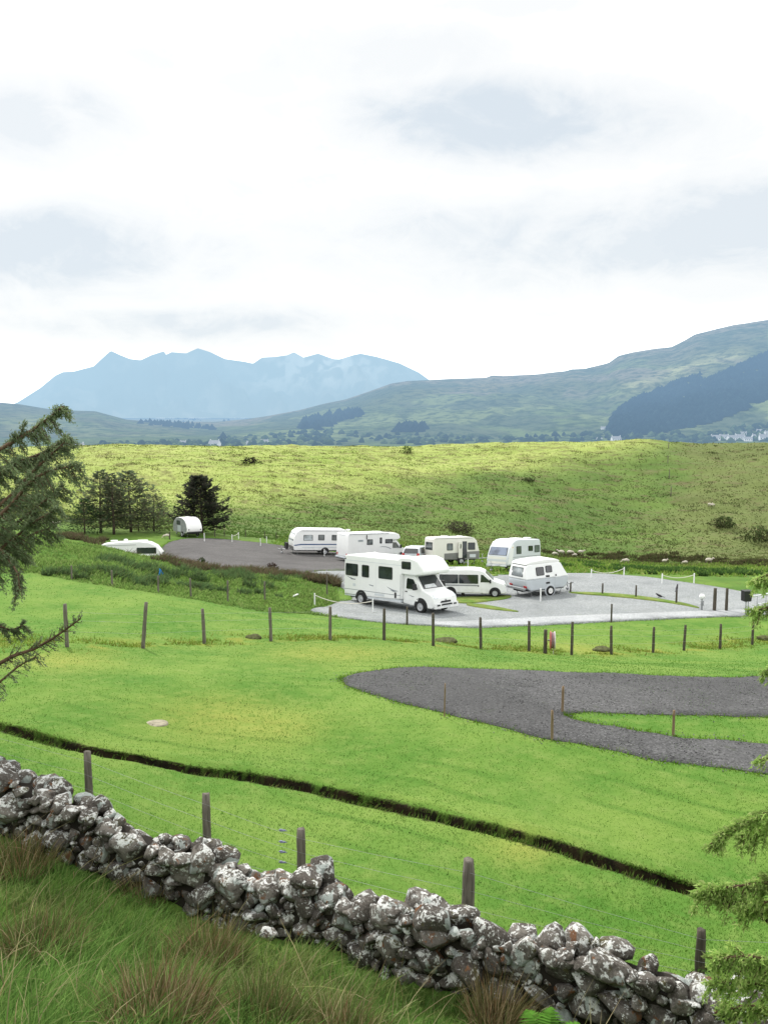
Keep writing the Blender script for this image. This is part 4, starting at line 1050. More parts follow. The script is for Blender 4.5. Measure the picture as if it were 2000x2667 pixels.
M_GLASS = glass('dark_glass', (.012,.015,.017)); M_GLASSB = glass('blue_tinted_glass', (.085,.10,.135)); M_GLASSG = glass('smoked_glass', (.05,.058,.06)); M_GLASSP = glass('pale_curtained_glass', (.19,.21,.22))
def rrect(x0, x1, z0, z1, r, n=4):
    pts = []
    for cx, cz, a0 in ((x1-r, z1-r, 0), (x0+r, z1-r, 90), (x0+r, z0+r, 180), (x1-r, z0+r, 270)):
        for k in range(n+1):
            a = math.radians(a0 + 90*k/n); pts.append((cx+r*math.cos(a), cz+r*math.sin(a)))
    return pts
def slab(mb, poly, f, th, mi=0, dome=0):
    """poly in panel coords -> f(a, b, offset) world point; a thin solid plate"""
    n = len(poly)
    vs = [f(a, b, 0) for a, b in poly] + [f(a, b, th) for a, b in poly]
    mb.add(vs, [list(range(n, 2*n)), list(range(n))[::-1]] + [(i, (i+1) % n, n+(i+1) % n, n+i) for i in range(n)], mi)
def side_f(hw, side): return lambda x, z, o: (x, side*(hw(z)+o), z)
def end_f(p0, p1, flip=1):
    """panel on the profile edge p0->p1: b runs 0..1 up the edge, a is y; flip=1 pushes out to +x"""
    dx, dz = p1[0]-p0[0], p1[1]-p0[1]; L = math.hypot(dx, dz); nx, nz = (dz/L, -dx/L)
    if nx*flip < 0: nx, nz = -nx, -nz
    return lambda y, b, o: (p0[0]+dx*b+nx*o, y, p0[1]+dz*b+nz*o)
def window(root, name, poly, f, g=M_GLASS, rim=.045, rm=None, th=.03):
    """rubber surround (part) with its pane (sub-part)"""
    cx = sum(p[0] for p in poly)/len(poly); cz = sum(p[1] for p in poly)/len(poly)
    w = max(abs(p[0]-cx) for p in poly); h = max(abs(p[1]-cz) for p in poly)
    m = MB(); slab(m, poly, lambda a, b, o: f(a, b, o-.01), th); fr = m.build(name, rm or M_BLACK, root)
    ins = [(cx+(p[0]-cx)*(1-rim/max(w, .05)), cz+(p[1]-cz)*(1-rim/max(w, .05) if h > .8*1.0 or True else 1)) for p in poly]
    m = MB(); slab(m, ins, lambda a, b, o: f(a, b, o+th-.016), .01); m.build('pane', g, fr)
    return fr
def plate(root, name, poly, f, mat, th=.012, parent=None):
    m = MB(); slab(m, poly, lambda a, b, o: f(a, b, o-.004), th); return m.build(name, mat, parent or root)
def wheel(root, x, y, r=.32, w=.20, side=-1, rim=M_RIM):
    m = MB(); m.lathe([(r*.60, -w/2), (r*.9, -w/2), (r, -w*.36), (r, w*.36), (r*.9, w/2), (r*.60, w/2), (r*.60, -w/2)], (0, 0, 0), 'Y', 24)
    o = m.build('wheel', M_RUB, root); o.location = (x, y, r)
    m = MB(); s = side
    m.lathe([(.001, s*w*.48), (r*.16, s*w*.50), (r*.20, s*w*.42), (r*.44, s*w*.40), (r*.52, s*w*.48), (r*.61, s*w*.50)], (0, 0, 0), 'Y', 20)
    for k in range(6):
        a = k*PI/3; m.box((math.cos(a)*r*.33, s*w*.415, math.sin(a)*r*.33), (r*.10, .02, r*.10))
    m.build('rim', rim, o, fix=False)
def arch(root, x, z, r, y, side, mat=M_BLACK):
    """dark wheel housing seen around a wheel"""
    m = MB(); vs = []
    for a in np.linspace(-.2, PI+.2, 19):
        for q in (r*.70, r):
            for o in (-.01, .006): vs.append((x+q*math.cos(a), side*(y+o), z+q*math.sin(a)))
    fs = []
    for i in range(18):
        b = i*4; c = b+4; fs += [(b, b+2, c+2, c), (b+1, c+1, c+3, b+3), (b, c, c+1, b+1), (b+2, b+3, c+3, c+2)]
    m.add(vs, fs); return m.build('wheel_arch', mat, root)
def hitch(root, x, sgn=1, L=1.25):
    m = MB(); z = .46
    for s in (-1, 1): m.tube([(x-sgn*.3, s*.55, z), (x+sgn*L*.75, s*.06, z-.02)], .035, 6)
    m.tube([(x+sgn*L*.7, 0, z-.02), (x+sgn*L, 0, z)], [.045, .05], 8); m.box((x+sgn*L*1.02, 0, z+.02), (.12, .1, .11))
    d = m.build('drawbar', M_STEEL, root)
    m = MB(); m.tube([(x+sgn*L*.72, .09, z+.35), (x+sgn*L*.72, .09, .22)], .03, 8); m.tube([(x+sgn*L*.72, .09, z+.38), (x+sgn*L*.72+.14*sgn, .09, z+.38)], .014, 6)
    m.lathe([(.03, -.04), (.11, -.03), (.11, .03), (.03, .04)], (x+sgn*L*.72, .09, .11), 'Y', 14)
    m.build('jockey_wheel', M_STEEL, root)
def legs(root, xs, hw, z=.42):
    for x in xs:
        for s in (-1, 1):
            m = MB(); m.tube([(x, s*hw, z), (x+(.16 if x < 2 else -.16), s*hw, .04)], [.03, .022], 6); m.box((x+(.16 if x < 2 else -.16), s*hw, .03), (.14, .12, .04)); m.build('corner_steady', M_STEEL, root)
def arc(cx, cz, r, a0, a1, n=5): return [(cx+r*math.cos(math.radians(a0+(a1-a0)*k/n)), cz+r*math.sin(math.radians(a0+(a1-a0)*k/n))) for k in range(n+1)]
def vent(root, x, y, z, s=(.5, .5), name='roof_vent', mat=None, h=.09):
    m = MB(); m.box((x, y, z+h/2-.02), (s[0], s[1], h)); return m.build(name, mat or M_ROOFW, root, .03, 2)
def placev(name, u, v, yaw, label, cat, group=None, Y=None):
    if Y is None: p = at(u, v)
    else:
        p = PT(u, v, Y); p = Vector((p.x, p.y, zg(p.x, p.y)))
    root = empty(name, (p.x, p.y, p.z+.05), math.radians(yaw), label, cat, group); return root
def settle(root, L, W):
    """rest the wheels on the ground: lean the thing with the slope under it"""
    yaw = root.rotation_euler.z; c, s = math.cos(yaw), math.sin(yaw); x0, y0 = root.location.x, root.location.y
    f = zg(x0+c*L*.5, y0+s*L*.5); b = zg(x0-c*L*.5, y0-s*L*.5); l = zg(x0-s*W*.5, y0+c*W*.5); r = zg(x0+s*W*.5, y0-c*W*.5)
    root.rotation_euler = (math.atan2(l-r, W)*.8, -math.atan2(f-b, L)*.8, yaw); root.location.z = (f+b+l+r)/4+.055
def shift(root, dx):
    for ch in root.children: ch.location.x += dx
# ---------------------------------------------------------------- 1. coachbuilt motorhome, nearest
def coachbuilt():
    r = placev('motorhome', 1046, 1583, -44, 'large white coachbuilt motorhome with an over-cab bunk, nearest of the vehicles', 'motorhome')
    hw = lambda z: 1.14
    m = MB(); m.prism([(0,.50),(0,1.2),(.02,2.62),(.08,2.78),(.2,2.83),(4.35,2.83),(4.55,2.80),(4.60,2.6),(4.60,.62),(3.7,.56),(1.62,.50),(1.55,.50)], 0, 0, hw); m.build('habitation_body', M_WHITE, r, .07, 3)
    m = MB(); m.prism([(0.03,.42),(0.03,.497),(1.0,.497),(1.0,.42)], -1.10, 1.10); m.prism([(1.9,.40),(1.9,.54),(4.55,.60),(4.55,.44)], -1.10, 1.10); m.build('skirt', M_LGREY, r)
    # over-cab bunk: humped roof and a raked nose
    m = MB(); m.prism([(4.25,2.30),(4.25,2.84),(4.55,2.97),(5.25,3.0),(5.75,2.86),(6.18,2.42),(6.24,2.22),(6.12,2.10),(5.55,2.03),(4.62,2.03)], 0, 0, lambda z: 1.13); m.build('overcab_bunk', M_WHITE, r, .13, 4)
    hc = lambda z: .98 - .10*max(0, z-1.2)
    m = MB(); m.prism([(4.58,.42),(4.58,2.06),(5.30,2.06),(5.42,1.98),(6.02,1.26),(6.62,1.06),(6.80,.92),(6.86,.72),(6.86,.40),(6.70,.32),(6.05,.30)], 0, 0, lambda z: hc(z)); m.build('cab', M_WHITE, r, .06, 3)
    L = side_f(hw, -1); Rr = side_f(hw, 1)
    for x0, x1, z0, z1 in ((.14,1.17,1.62,2.33),(1.50,2.08,1.62,2.33),(2.85,3.93,1.66,2.36)):
        window(r, 'window', rrect(x0, x1, z0, z1, .07), L)
    for x0, x1 in ((.3,1.3),(2.6,3.6)): window(r, 'window', rrect(x0, x1, 1.65, 2.33, .07), Rr)
    window(r, 'bunk_window', rrect(4.62,5.30,2.34,2.76,.06), side_f(lambda z: 1.13, -1)); window(r, 'bunk_window', rrect(4.62,5.30,2.34,2.76,.06), side_f(lambda z: 1.13, 1))
    # cab glass
    ws0, ws1 = (5.99,1.30), (5.45,1.95)
    f = end_f(ws0, ws1)
    window(r, 'windscreen', [(-.82,.02),(.82,.02),(.80,.12),(.72,.92),(.68,.98),(-.68,.98),(-.72,.92),(-.80,.12)], f, M_GLASS, .04)
    plate(r, 'sunshade', [(-.66,.06),(.30,.06),(.22,.34),(-.6,.30)], lambda a, b, o: f(a, b, o+.028), M_CURT, .006)
    for sd in (-1, 1):
        g = side_f(hc, sd)
        d = plate(r, 'cab_door', [(4.74,.62),(5.70,.62),(5.82,1.25),(5.40,1.86),(4.86,1.92),(4.74,1.86)], g, M_WHITE, .020)
        m = MB(); slab(m, [(4.85,1.26),(5.66,1.26),(5.68,1.32),(5.32,1.80),(4.92,1.84),(4.85,1.78)], lambda a, b, o: g(a, b, o+.014), .012); m.build('pane', M_GLASS, d)
        m = MB(); m.box((4.86, sd*1.015, 1.10), (.13, .03, .05)); m.build('handle', M_BLACK, d)
        m = MB(); m.tube([(5.60, sd*.98, 1.30), (5.66, sd*1.16, 1.36)], .03, 6); m.box((5.66, sd*1.22, 1.43), (.12, .22, .34)); m.build('wing_mirror', M_BLACK, r, .03, 2)
        arch(r, 5.92, .36, .48, .985, sd); wheel(r, 5.92, sd*.935, .35, .22, sd)
        arch(r, 1.45, .38, .47, 1.144, sd); wheel(r, 1.45, sd*1.095, .35, .22, sd)
        fr = end_f((6.64,1.04), (6.83,.86))
        hl = [(sd*.58,.05),(sd*.90,.05),(sd*.93,.9),(sd*.62,1.0)]
        plate(r, 'headlamp', hl, fr, M_LAMP, .03)
    f2 = end_f((6.86,.42), (6.86,.74))
    plate(r, 'bumper', [(-.96,-.28),(.96,-.28),(.96,.55),(-.96,.55)], f2, M_WHITE, .10)
    plate(r, 'grille', [(-.46,.18),(.46,.18),(.42,.46),(-.42,.46)], lambda a, b, o: f2(a, b, o+.10), M_BLACK, .012)
    for sd in (-1, 1): plate(r, 'fog_lamp', [(sd*.56,.14),(sd*.80,.14),(sd*.80,.40),(sd*.56,.40)], lambda a, b, o: f2(a, b, o+.10), M_BLACK, .012)
    plate(r, 'bonnet_grille', [(-.44,.62),(.44,.62),(.38,.92),(-.38,.92)], f2, M_BLACK, .03)
    plate(r, 'badge', [(-.07,.95),(.07,.95),(.05,1.18),(-.05,1.18)], f2, M_STEEL, .03)
    plate(r, 'number_plate', [(-.27,-.12),(.27,-.12),(.27,.08),(-.27,.08)], lambda a, b, o: f2(a, b, o+.10), M_CURT, .012)
    # decals and hatches on the side we see
    for pts in ([(.22,1.56),(.62,1.50),(1.0,1.40),(.60,1.44),(.40,1.50)],[(.55,1.45),(.98,1.46),(.95,1.40),(.62,1.40)],[(2.05,1.24),(2.45,1.20),(2.42,1.15),(2.15,1.18)],[(3.45,1.26),(3.95,1.12),(4.40,1.08),(3.95,1.06),(3.70,1.14)],[(3.72,1.08),(4.45,1.03),(4.0,1.0)],[(5.0,.93),(5.5,.86),(5.3,.84)]):
        plate(r, 'decal', pts, L if pts[0][0] < 4.6 else (lambda a, b, o: side_f(hc, -1)(a, b, o+.018)), M_GREYD, .006)
    plate(r, 'stripe', [(.02,.80),(4.55,.82),(4.55,.85),(.02,.83)], L, M_GREYD, .006)
    plate(r, 'trim_strip', [(.04,2.50),(4.58,2.50),(4.58,2.53),(.04,2.53)], L, M_LGREY, .012); plate(r, 'trim_strip', [(4.53,.66),(4.555,.66),(4.555,2.02),(4.53,2.02)], L, M_TRIM, .008)
    for xs_ in (1.36, 2.62): plate(r, 'seam', [(xs_,.60),(xs_+.012,.60),(xs_+.012,2.48),(xs_,2.48)], L, M_LGREY, .004)
    plate(r, 'entrance_step', [(2.3,.50),(2.8,.50),(2.8,.56),(2.3,.56)], Rr, M_STEEL, .2)
    plate(r, 'gas_vent', rrect(4.10,4.24,.66,.98,.02), L, M_BLACK, .014); plate(r, 'filler_cap', rrect(.06,.16,2.55,2.64,.03), L, M_BLACK, .014)
    plate(r, 'service_hatch', rrect(.75,.98,1.02,1.18,.03), L, M_LGREY, .010)
    plate(r, 'service_hatch', rrect(2.55,3.3,.66,.78,.02), L, M_LGREY, .010)
    vent(r, 1.0, .2, 2.83, (.55,.55)); vent(r, 2.6, -.1, 2.83, (.75,.6)); vent(r, 3.7, .35, 2.83, (.4,.4))
    m = MB(); m.tube([(1.9,-.5,2.83),(1.9,-.5,2.98)], .035, 8); m.lathe([(.001,.0),(.10,.02),(.11,.05),(.001,.09)], (1.9,-.5,2.98), 'Z', 12); m.build('flue', M_ROOFW, r)
    m = MB(); m.box((2.9,0,.36), (4.6,.9,.12)); m.box((1.0,0,.34),(1.6,1.6,.08)); m.build('chassis', M_BLACK, r)
    for sd in (-1, 1): plate(r, 'tail_lamp', [(sd*.75,.02),(sd*.98,.02),(sd*.98,.5),(sd*.75,.5)], end_f((0,.6),(0,1.1),-1), M_RED, .02)
    shift(r, -3.6); settle(r, 4.4, 1.9); r.scale = (.97,.97,.97); return r
coachbuilt()
# ---------------------------------------------------------------- 2. long low-profile motorhome behind it
def lowprofile():
    r = placev('motorhome', 970, 1462, 31, 'long white low-profile motorhome parked behind the big one, its plain white back to us', 'motorhome')
    hw = lambda z: 1.13
    m = MB(); m.prism([(0,.55),(0,2.55),(.05,2.66),(.16,2.70),(4.4,2.72),(5.2,2.68),(5.55,2.52),(5.68,2.20),(5.45,2.05),(4.85,2.02),(4.75,.50),(1.9,.46)], 0, 0, hw); m.build('habitation_body', M_WHITE, r, .08, 3)
    hc = lambda z: .98-.10*max(0, z-1.2)
    m = MB(); m.prism([(4.74,.42),(4.74,2.04),(5.35,2.04),(6.0,1.28),(6.62,1.05),(6.78,.85),(6.80,.38),(6.6,.30),(6.0,.30)], 0, 0, hc); m.build('cab', M_WHITE, r, .06, 3)
    L = side_f(hw, -1); Rr = side_f(hw, 1)
    window(r, 'window', rrect(1.02,1.62,1.93,2.13,.03), L, M_GLASSP, .05, M_CURT); window(r, 'window', rrect(2.0,2.62,1.62,2.14,.06), L, M_GLASSG); window(r, 'window', rrect(3.38,3.62,1.72,2.28,.05), L, M_GLASS); window(r, 'window', rrect(3.98,4.78,1.72,2.12,.06), L, M_GLASS)
    window(r, 'window', rrect(.9,1.9,1.6,2.2,.06), Rr); window(r, 'window', rrect(3.0,4.2,1.6,2.2,.06), Rr)
    f = end_f((5.99,1.30), (5.40,1.98)); window(r, 'windscreen', [(-.82,.02),(.82,.02),(.70,.96),(-.70,.96)], f, M_GLASSG, .04)
    for sd in (-1, 1):
        g = side_f(hc, sd)
        d = plate(r, 'cab_door', [(4.82,.62),(5.72,.62),(5.84,1.25),(5.44,1.82),(4.92,1.88),(4.82,1.8)], g, M_WHITE, .018)
        m = MB(); slab(m, [(4.9,1.26),(5.68,1.26),(5.34,1.76),(4.95,1.80)], lambda a, b, o: g(a, b, o+.012), .012); m.build('pane', M_GLASSG, d)
        m = MB(); m.tube([(5.62, sd*.98, 1.3), (5.68, sd*1.16, 1.34)], .03, 6); m.box((5.68, sd*1.22, 1.40), (.12, .2, .32)); m.build('wing_mirror', M_BLACK, r, .03, 2)
        arch(r, 5.9, .36, .47, .985, sd); wheel(r, 5.9, sd*.935, .34, .22, sd); arch(r, 1.75, .38, .46, 1.134, sd); wheel(r, 1.75, sd*1.085, .34, .22, sd)
        plate(r, 'headlamp', [(sd*.58,.05),(sd*.9,.05),(sd*.92,.9),(sd*.62,1)], end_f((6.63,1.04),(6.78,.84)), M_LAMP, .03)
        plate(r, 'tail_lamp', [(sd*.8,.02),(sd*1.0,.02),(sd*1.0,.25),(sd*.8,.25)], end_f((0,.6),(0,1.6),-1), M_RED, .02)
    pts = [(3.25,1.42)] + arc(4.0,.72,.80,118,52,6) + [(4.9,1.18),(5.1,1.02)] + arc(4.0,.66,.80,50,118,6)
    plate(r, 'decal', [(3.3,1.40),(3.7,1.45),(4.1,1.42),(4.5,1.30),(4.72,1.14),(4.45,1.24),(4.1,1.35),(3.7,1.39)], L, M_GREYD, .006)
    plate(r, 'rear_window', rrect(-.55,.55,.93,.955,.01), end_f((0,.6),(0,2.6),-1), M_LGREY, .01)
    m = MB(); m.box((-.06,0,.46), (.16,2.16,.16)); m.build('rear_bumper', M_LGREY, r, .03, 2)
    m = MB(); m.box((2.6,0,.38), (5.2,1.0,.14)); m.box((.5,0,.36),(1.2,1.9,.1)); m.build('chassis', M_BLACK, r)
    m = MB(); m.tube([(.15,-1.14,2.66),(4.3,-1.14,2.68)], .06, 8); m.build('awning_case', M_CURT, r)
    vent(r, 1.2, 0, 2.7, (.5,.5)); vent(r, 3.6, .1, 2.72, (.7,.5)); vent(r, 4.6, .0, 2.70, (.6,.7), 'skylight', M_GLASSG)
    m = MB(); m.tube([(.75,.3,2.7),(.75,.3,2.86)], .04, 8); m.lathe([(.001,-.02),(.20,0),(.24,.05),(.16,.12),(.001,.14)], (.75,.3,2.88), 'Z', 14); m.build('satellite_dome', M_ROOFW, r)
    m = MB(); m.box((1.95,-1.18,2.35), (.05,.08,.4)); m.build('grab_rail', M_BLACK, r)
    shift(r, -3.3); settle(r, 4.4, 1.9); r.scale = (.97,)*3
lowprofile()
# ---------------------------------------------------------------- touring caravans
def caravan(name, u, v, yaw, label, prof, W, taper, belt, mats, wins, ends, wx, L, hsg, extras=None, Y=None, wr=.31, rmat=None, vents=()):
    r = placev(name, u, v, yaw, label, 'caravan', None, Y)
    h0, h1 = W/2, W/2-taper
    zt = max(p[1] for p in prof)
    hw = lambda z: h0 - (h0-h1)*max(0, (z-belt)/(zt-belt))
    m = MB(); m.prism(prof, 0, 0, (lambda z: h0-(h0-h1)*(z-.4)/(zt-.4)) if taper else hw); b = m.build('body', mats, r, .09, 3)
    hwf = (lambda z: h0-(h0-h1)*(z-.4)/(zt-.4)) if taper else hw
    for (sd, x0, x1, z0, z1, g) in wins: window(r, 'window', rrect(x0, x1, z0, z1, .07), side_f(hwf, sd), g)
    for (p0, p1, y0, y1, b0, b1, g, fl) in ends:
        window(r, 'end_window', rrect(y0, y1, b0, b1, .04) if False else [(y0, b0), (y1, b0), (y1*.97+y0*.03, b1), (y0*.97+y1*.03, b1)], end_f(p0, p1, fl), g, .05)
    for sd in (-1, 1):
        arch(r, wx, .34, wr+.11, h0+.004, sd); wheel(r, wx, sd*(h0-.025), wr, .18, sd)
    hitch(r, L if hsg > 0 else 0, hsg); legs(r, (.35, L-.35), h0-.25)
    m = MB(); m.box((L/2, 0, .40), (L*.9, W*.72, .10)); m.tube([(wx, -h0+.15, wr), (wx, h0-.15, wr)], .05, 8); m.build('chassis', M_BLACK, r)
    for vx, vy, sx, sy in vents: vent(r, vx, vy, zt-.015, (sx, sy))
    if extras: extras(r, hwf)
    shift(r, -L/2); settle(r, 3.0, 1.8); r.scale = (.955,)*3; return r
# A: white caravan with a dark blue stripe; front (hitch) to the left
def exA(r, hw):
    for sd in (-1, 1):
        f = side_f(hw, sd)
        plate(r, 'stripe', [(0.05,1.02),(4.7,.98),(5.35,.90),(5.5,.98),(4.7,1.10),(.05,1.12)], f, M_BLUE, .010)
        plate(r, 'stripe', [(0.05,.74),(4.6,.70),(4.6,.78),(.05,.83)], f, M_LGREY, .008)
        plate(r, 'rail', [(.08,2.40),(4.75,2.36),(4.75,2.40),(.08,2.44)], f, M_TRIM, .03)
    plate(r, 'gas_locker', [(-1.06,.0),(1.06,.0),(1.04,.42),(-1.04,.42)], end_f((5.46,.52),(5.52,1.25)), M_GREYB, .03)
    for sd in (-1, 1): plate(r, 'tail_lamp', [(sd*.85,.02),(sd*1.0,.02),(sd*1.0,.3),(sd*.85,.3)], end_f((0,.6),(0,1.4),-1), M_RED, .02)
    m = MB(); m.box((6.0,.35,.85), (.25,.5,.6)); m.tube([(5.9,-.3,.5),(5.9,-.3,1.15),(6.1,-.1,1.15),(6.1,-.1,.5)], .03, 6); m.build('bike_carrier', M_BLACK, r)
P_A = [(0,.46),(0,2.3),(.05,2.46),(.16,2.53),(4.55,2.54),(4.9,2.46),(5.2,2.22),(5.42,1.75),(5.52,1.2),(5.46,.5),(5.3,.44)]
caravan('caravan', 826, 1443, 200, 'white caravan with a dark blue side stripe, at the left of the parked group', P_A, 2.2, .06, .4, M_WHITE,
    [(1,3.55,4.5,1.42,1.98,M_GLASSP),(1,2.35,3.0,1.46,2.02,M_GLASSG),(1,.7,1.6,1.46,2.02,M_GLASSG),(-1,3.2,4.3,1.4,2.0,M_GLASSG),(-1,.8,1.7,1.4,2.0,M_GLASSG)],
    [((5.50,1.32),(5.24,2.14),-.9,.9,.06,.92,M_GLASSP,1)], 2.25, 5.5, 1, exA, vents=((1.2,0,.5,.5),(3.4,0,.7,.5)))
# C: pale caravan with grey lower panels and an open door
def exC(r, hw):
    for sd in (-1, 1):
        f = side_f(hw, sd)
        plate(r, 'lower_panel', [(.02,.46),(4.58,.46),(4.60,1.16),(3.6,1.14),(2.2,1.06),(1.1,1.0),(.02,1.02)] if sd > 0 else [(1.05,.46),(4.58,.46),(4.62,1.20),(3.6,1.16),(2.4,1.06),(1.05,1.0)], f, M_GREYB, .012)
    f = side_f(hw, -1)
    d = plate(r, 'unlit_doorway_plate', rrect(2.86,3.34,.56,2.10,.05), f, M_GLASS, .018)  # dark plate laid on the side to stand for the unlit interior
    # the open leaf, folded back along the side
    m = MB()
    c, s = math.cos(math.radians(20)), math.sin(math.radians(20)); y0 = -hw(1.2)-.03
    for z0, z1 in ((.58, 2.08),):
        m.prism(rrect(-.50, 0, z0, z1, .06), -.022, .022)
    o = m.build('open_door', M_CREAM, r, .012); o.location = (2.86, y0, 0); o.rotation_euler = (0, 0, math.radians(20))
    m = MB(); m.prism(rrect(-.30, -.18, 1.45, 1.88, .04), -.032, .032); m.build('door_window', M_GLASS, o)
    plate(r, 'service_hatch', rrect(3.62,4.25,.62,.92,.06), lambda a, b, o: f(a, b, o+.012), M_LGREY, .012)
    plate(r, 'rail', [(.1,2.33),(4.0,2.40),(4.0,2.43),(.1,2.36)], f, M_TRIM, .03)
    for sd in (-1, 1): plate(r, 'tail_lamp', [(sd*.85,.02),(sd*1.0,.02),(sd*1.0,.3),(sd*.85,.3)], end_f((0,.6),(0,1.4),-1), M_RED, .02)
    m = MB(); m.box((3.1,-1.32,.2), (.55,.42,.05)); 
    for dx in (-.22,.22):
        for dy in (-.16,.16): m.box((3.1+dx,-1.32+dy,.09), (.04,.04,.18))
    m.build('door_step', M_STEEL, r)
P_C = [(0,.44),(0,1.3),(.04,2.3),(.12,2.42),(.25,2.46),(3.6,2.52),(4.1,2.42),(4.38,2.15),(4.62,1.25),(4.66,.9),(4.60,.44)]
caravan('caravan', 1176, 1469, 21, 'cream caravan with dark grey lower panels and its side door standing open', P_C, 2.15, .05, .4, M_CREAM,
    [(-1,1.32,1.92,1.28,1.92,M_GLASSG),(-1,3.45,4.18,1.32,1.98,M_GLASS),(1,.7,1.7,1.3,1.95,M_GLASSG),(1,2.8,3.8,1.3,1.95,M_GLASSG)],
    [((.01,1.25),(.04,2.3),-.78,.78,.05,.72,M_GLASSG,-1),((4.62,1.27),(4.40,2.1),-.85,.85,.06,.9,M_GLASSG,1)], 2.75, 4.65, 1, exC, vents=((1.6,.1,.6,.5),(3.1,0,.45,.45)))
# D: pale grey caravan, big front window towards the left
def exD(r, hw):
    f = side_f(hw, 1)
    for sd in (-1, 1):
        plate(r, 'stripe', [(.03,1.14),(4.0,1.10),(4.5,1.06),(4.5,1.10),(4.0,1.15),(.03,1.18)], side_f(hw, sd), M_TRIM, .006)
        plate(r, 'front_pillar', [(4.0,.6),(4.52,.6),(4.40,1.3),(4.16,1.95),(3.85,2.2),(3.7,2.1)], side_f(hw, sd), M_WHITE, .012)
        plate(r, 'marker_lamp', rrect(3.85,3.95,1.9,1.96,.02), side_f(hw, sd), M_AMBER, .02)
    plate(r, 'front_locker', [(-.92,.08),(.92,.08),(.92,.94),(-.92,.94)], end_f((4.60,.52),(4.55,1.22)), M_CREAM, .03)
    m = MB(); m.box((4.66,0,.45), (.16,2.0,.14)); m.build('front_valance', M_LGREY, r, .03, 2)
    plate(r, 'service_hatch', rrect(1.9,2.4,.62,.95,.04), f, M_WHITE, .010)
P_D = [(0,.46),(0,2.2),(.06,2.42),(.2,2.52),(2.9,2.58),(3.45,2.52),(3.9,2.30),(4.25,1.90),(4.52,1.28),(4.62,.85),(4.56,.46)]
caravan('caravan', 1338, 1476, 224, 'pale grey and white caravan with a wide front window, behind the small pop-top one', P_D, 2.2, .06, .4, M_LGREY,
    [(1,2.75,3.42,1.38,2.02,M_GLASSG),(1,1.15,1.78,1.56,2.0,M_GLASS),(1,.2,.92,1.42,2.02,M_GLASSG),(-1,2.5,3.4,1.4,2.0,M_GLASSG)],
    [((4.54,1.25),(4.22,1.95),-.92,.92,.05,.96,M_GLASSB,1)], 1.9, 4.6, 1, exD, rmat=None, vents=((2.1,0,.9,.7),(.5,0,.5,.5)), Y=66)
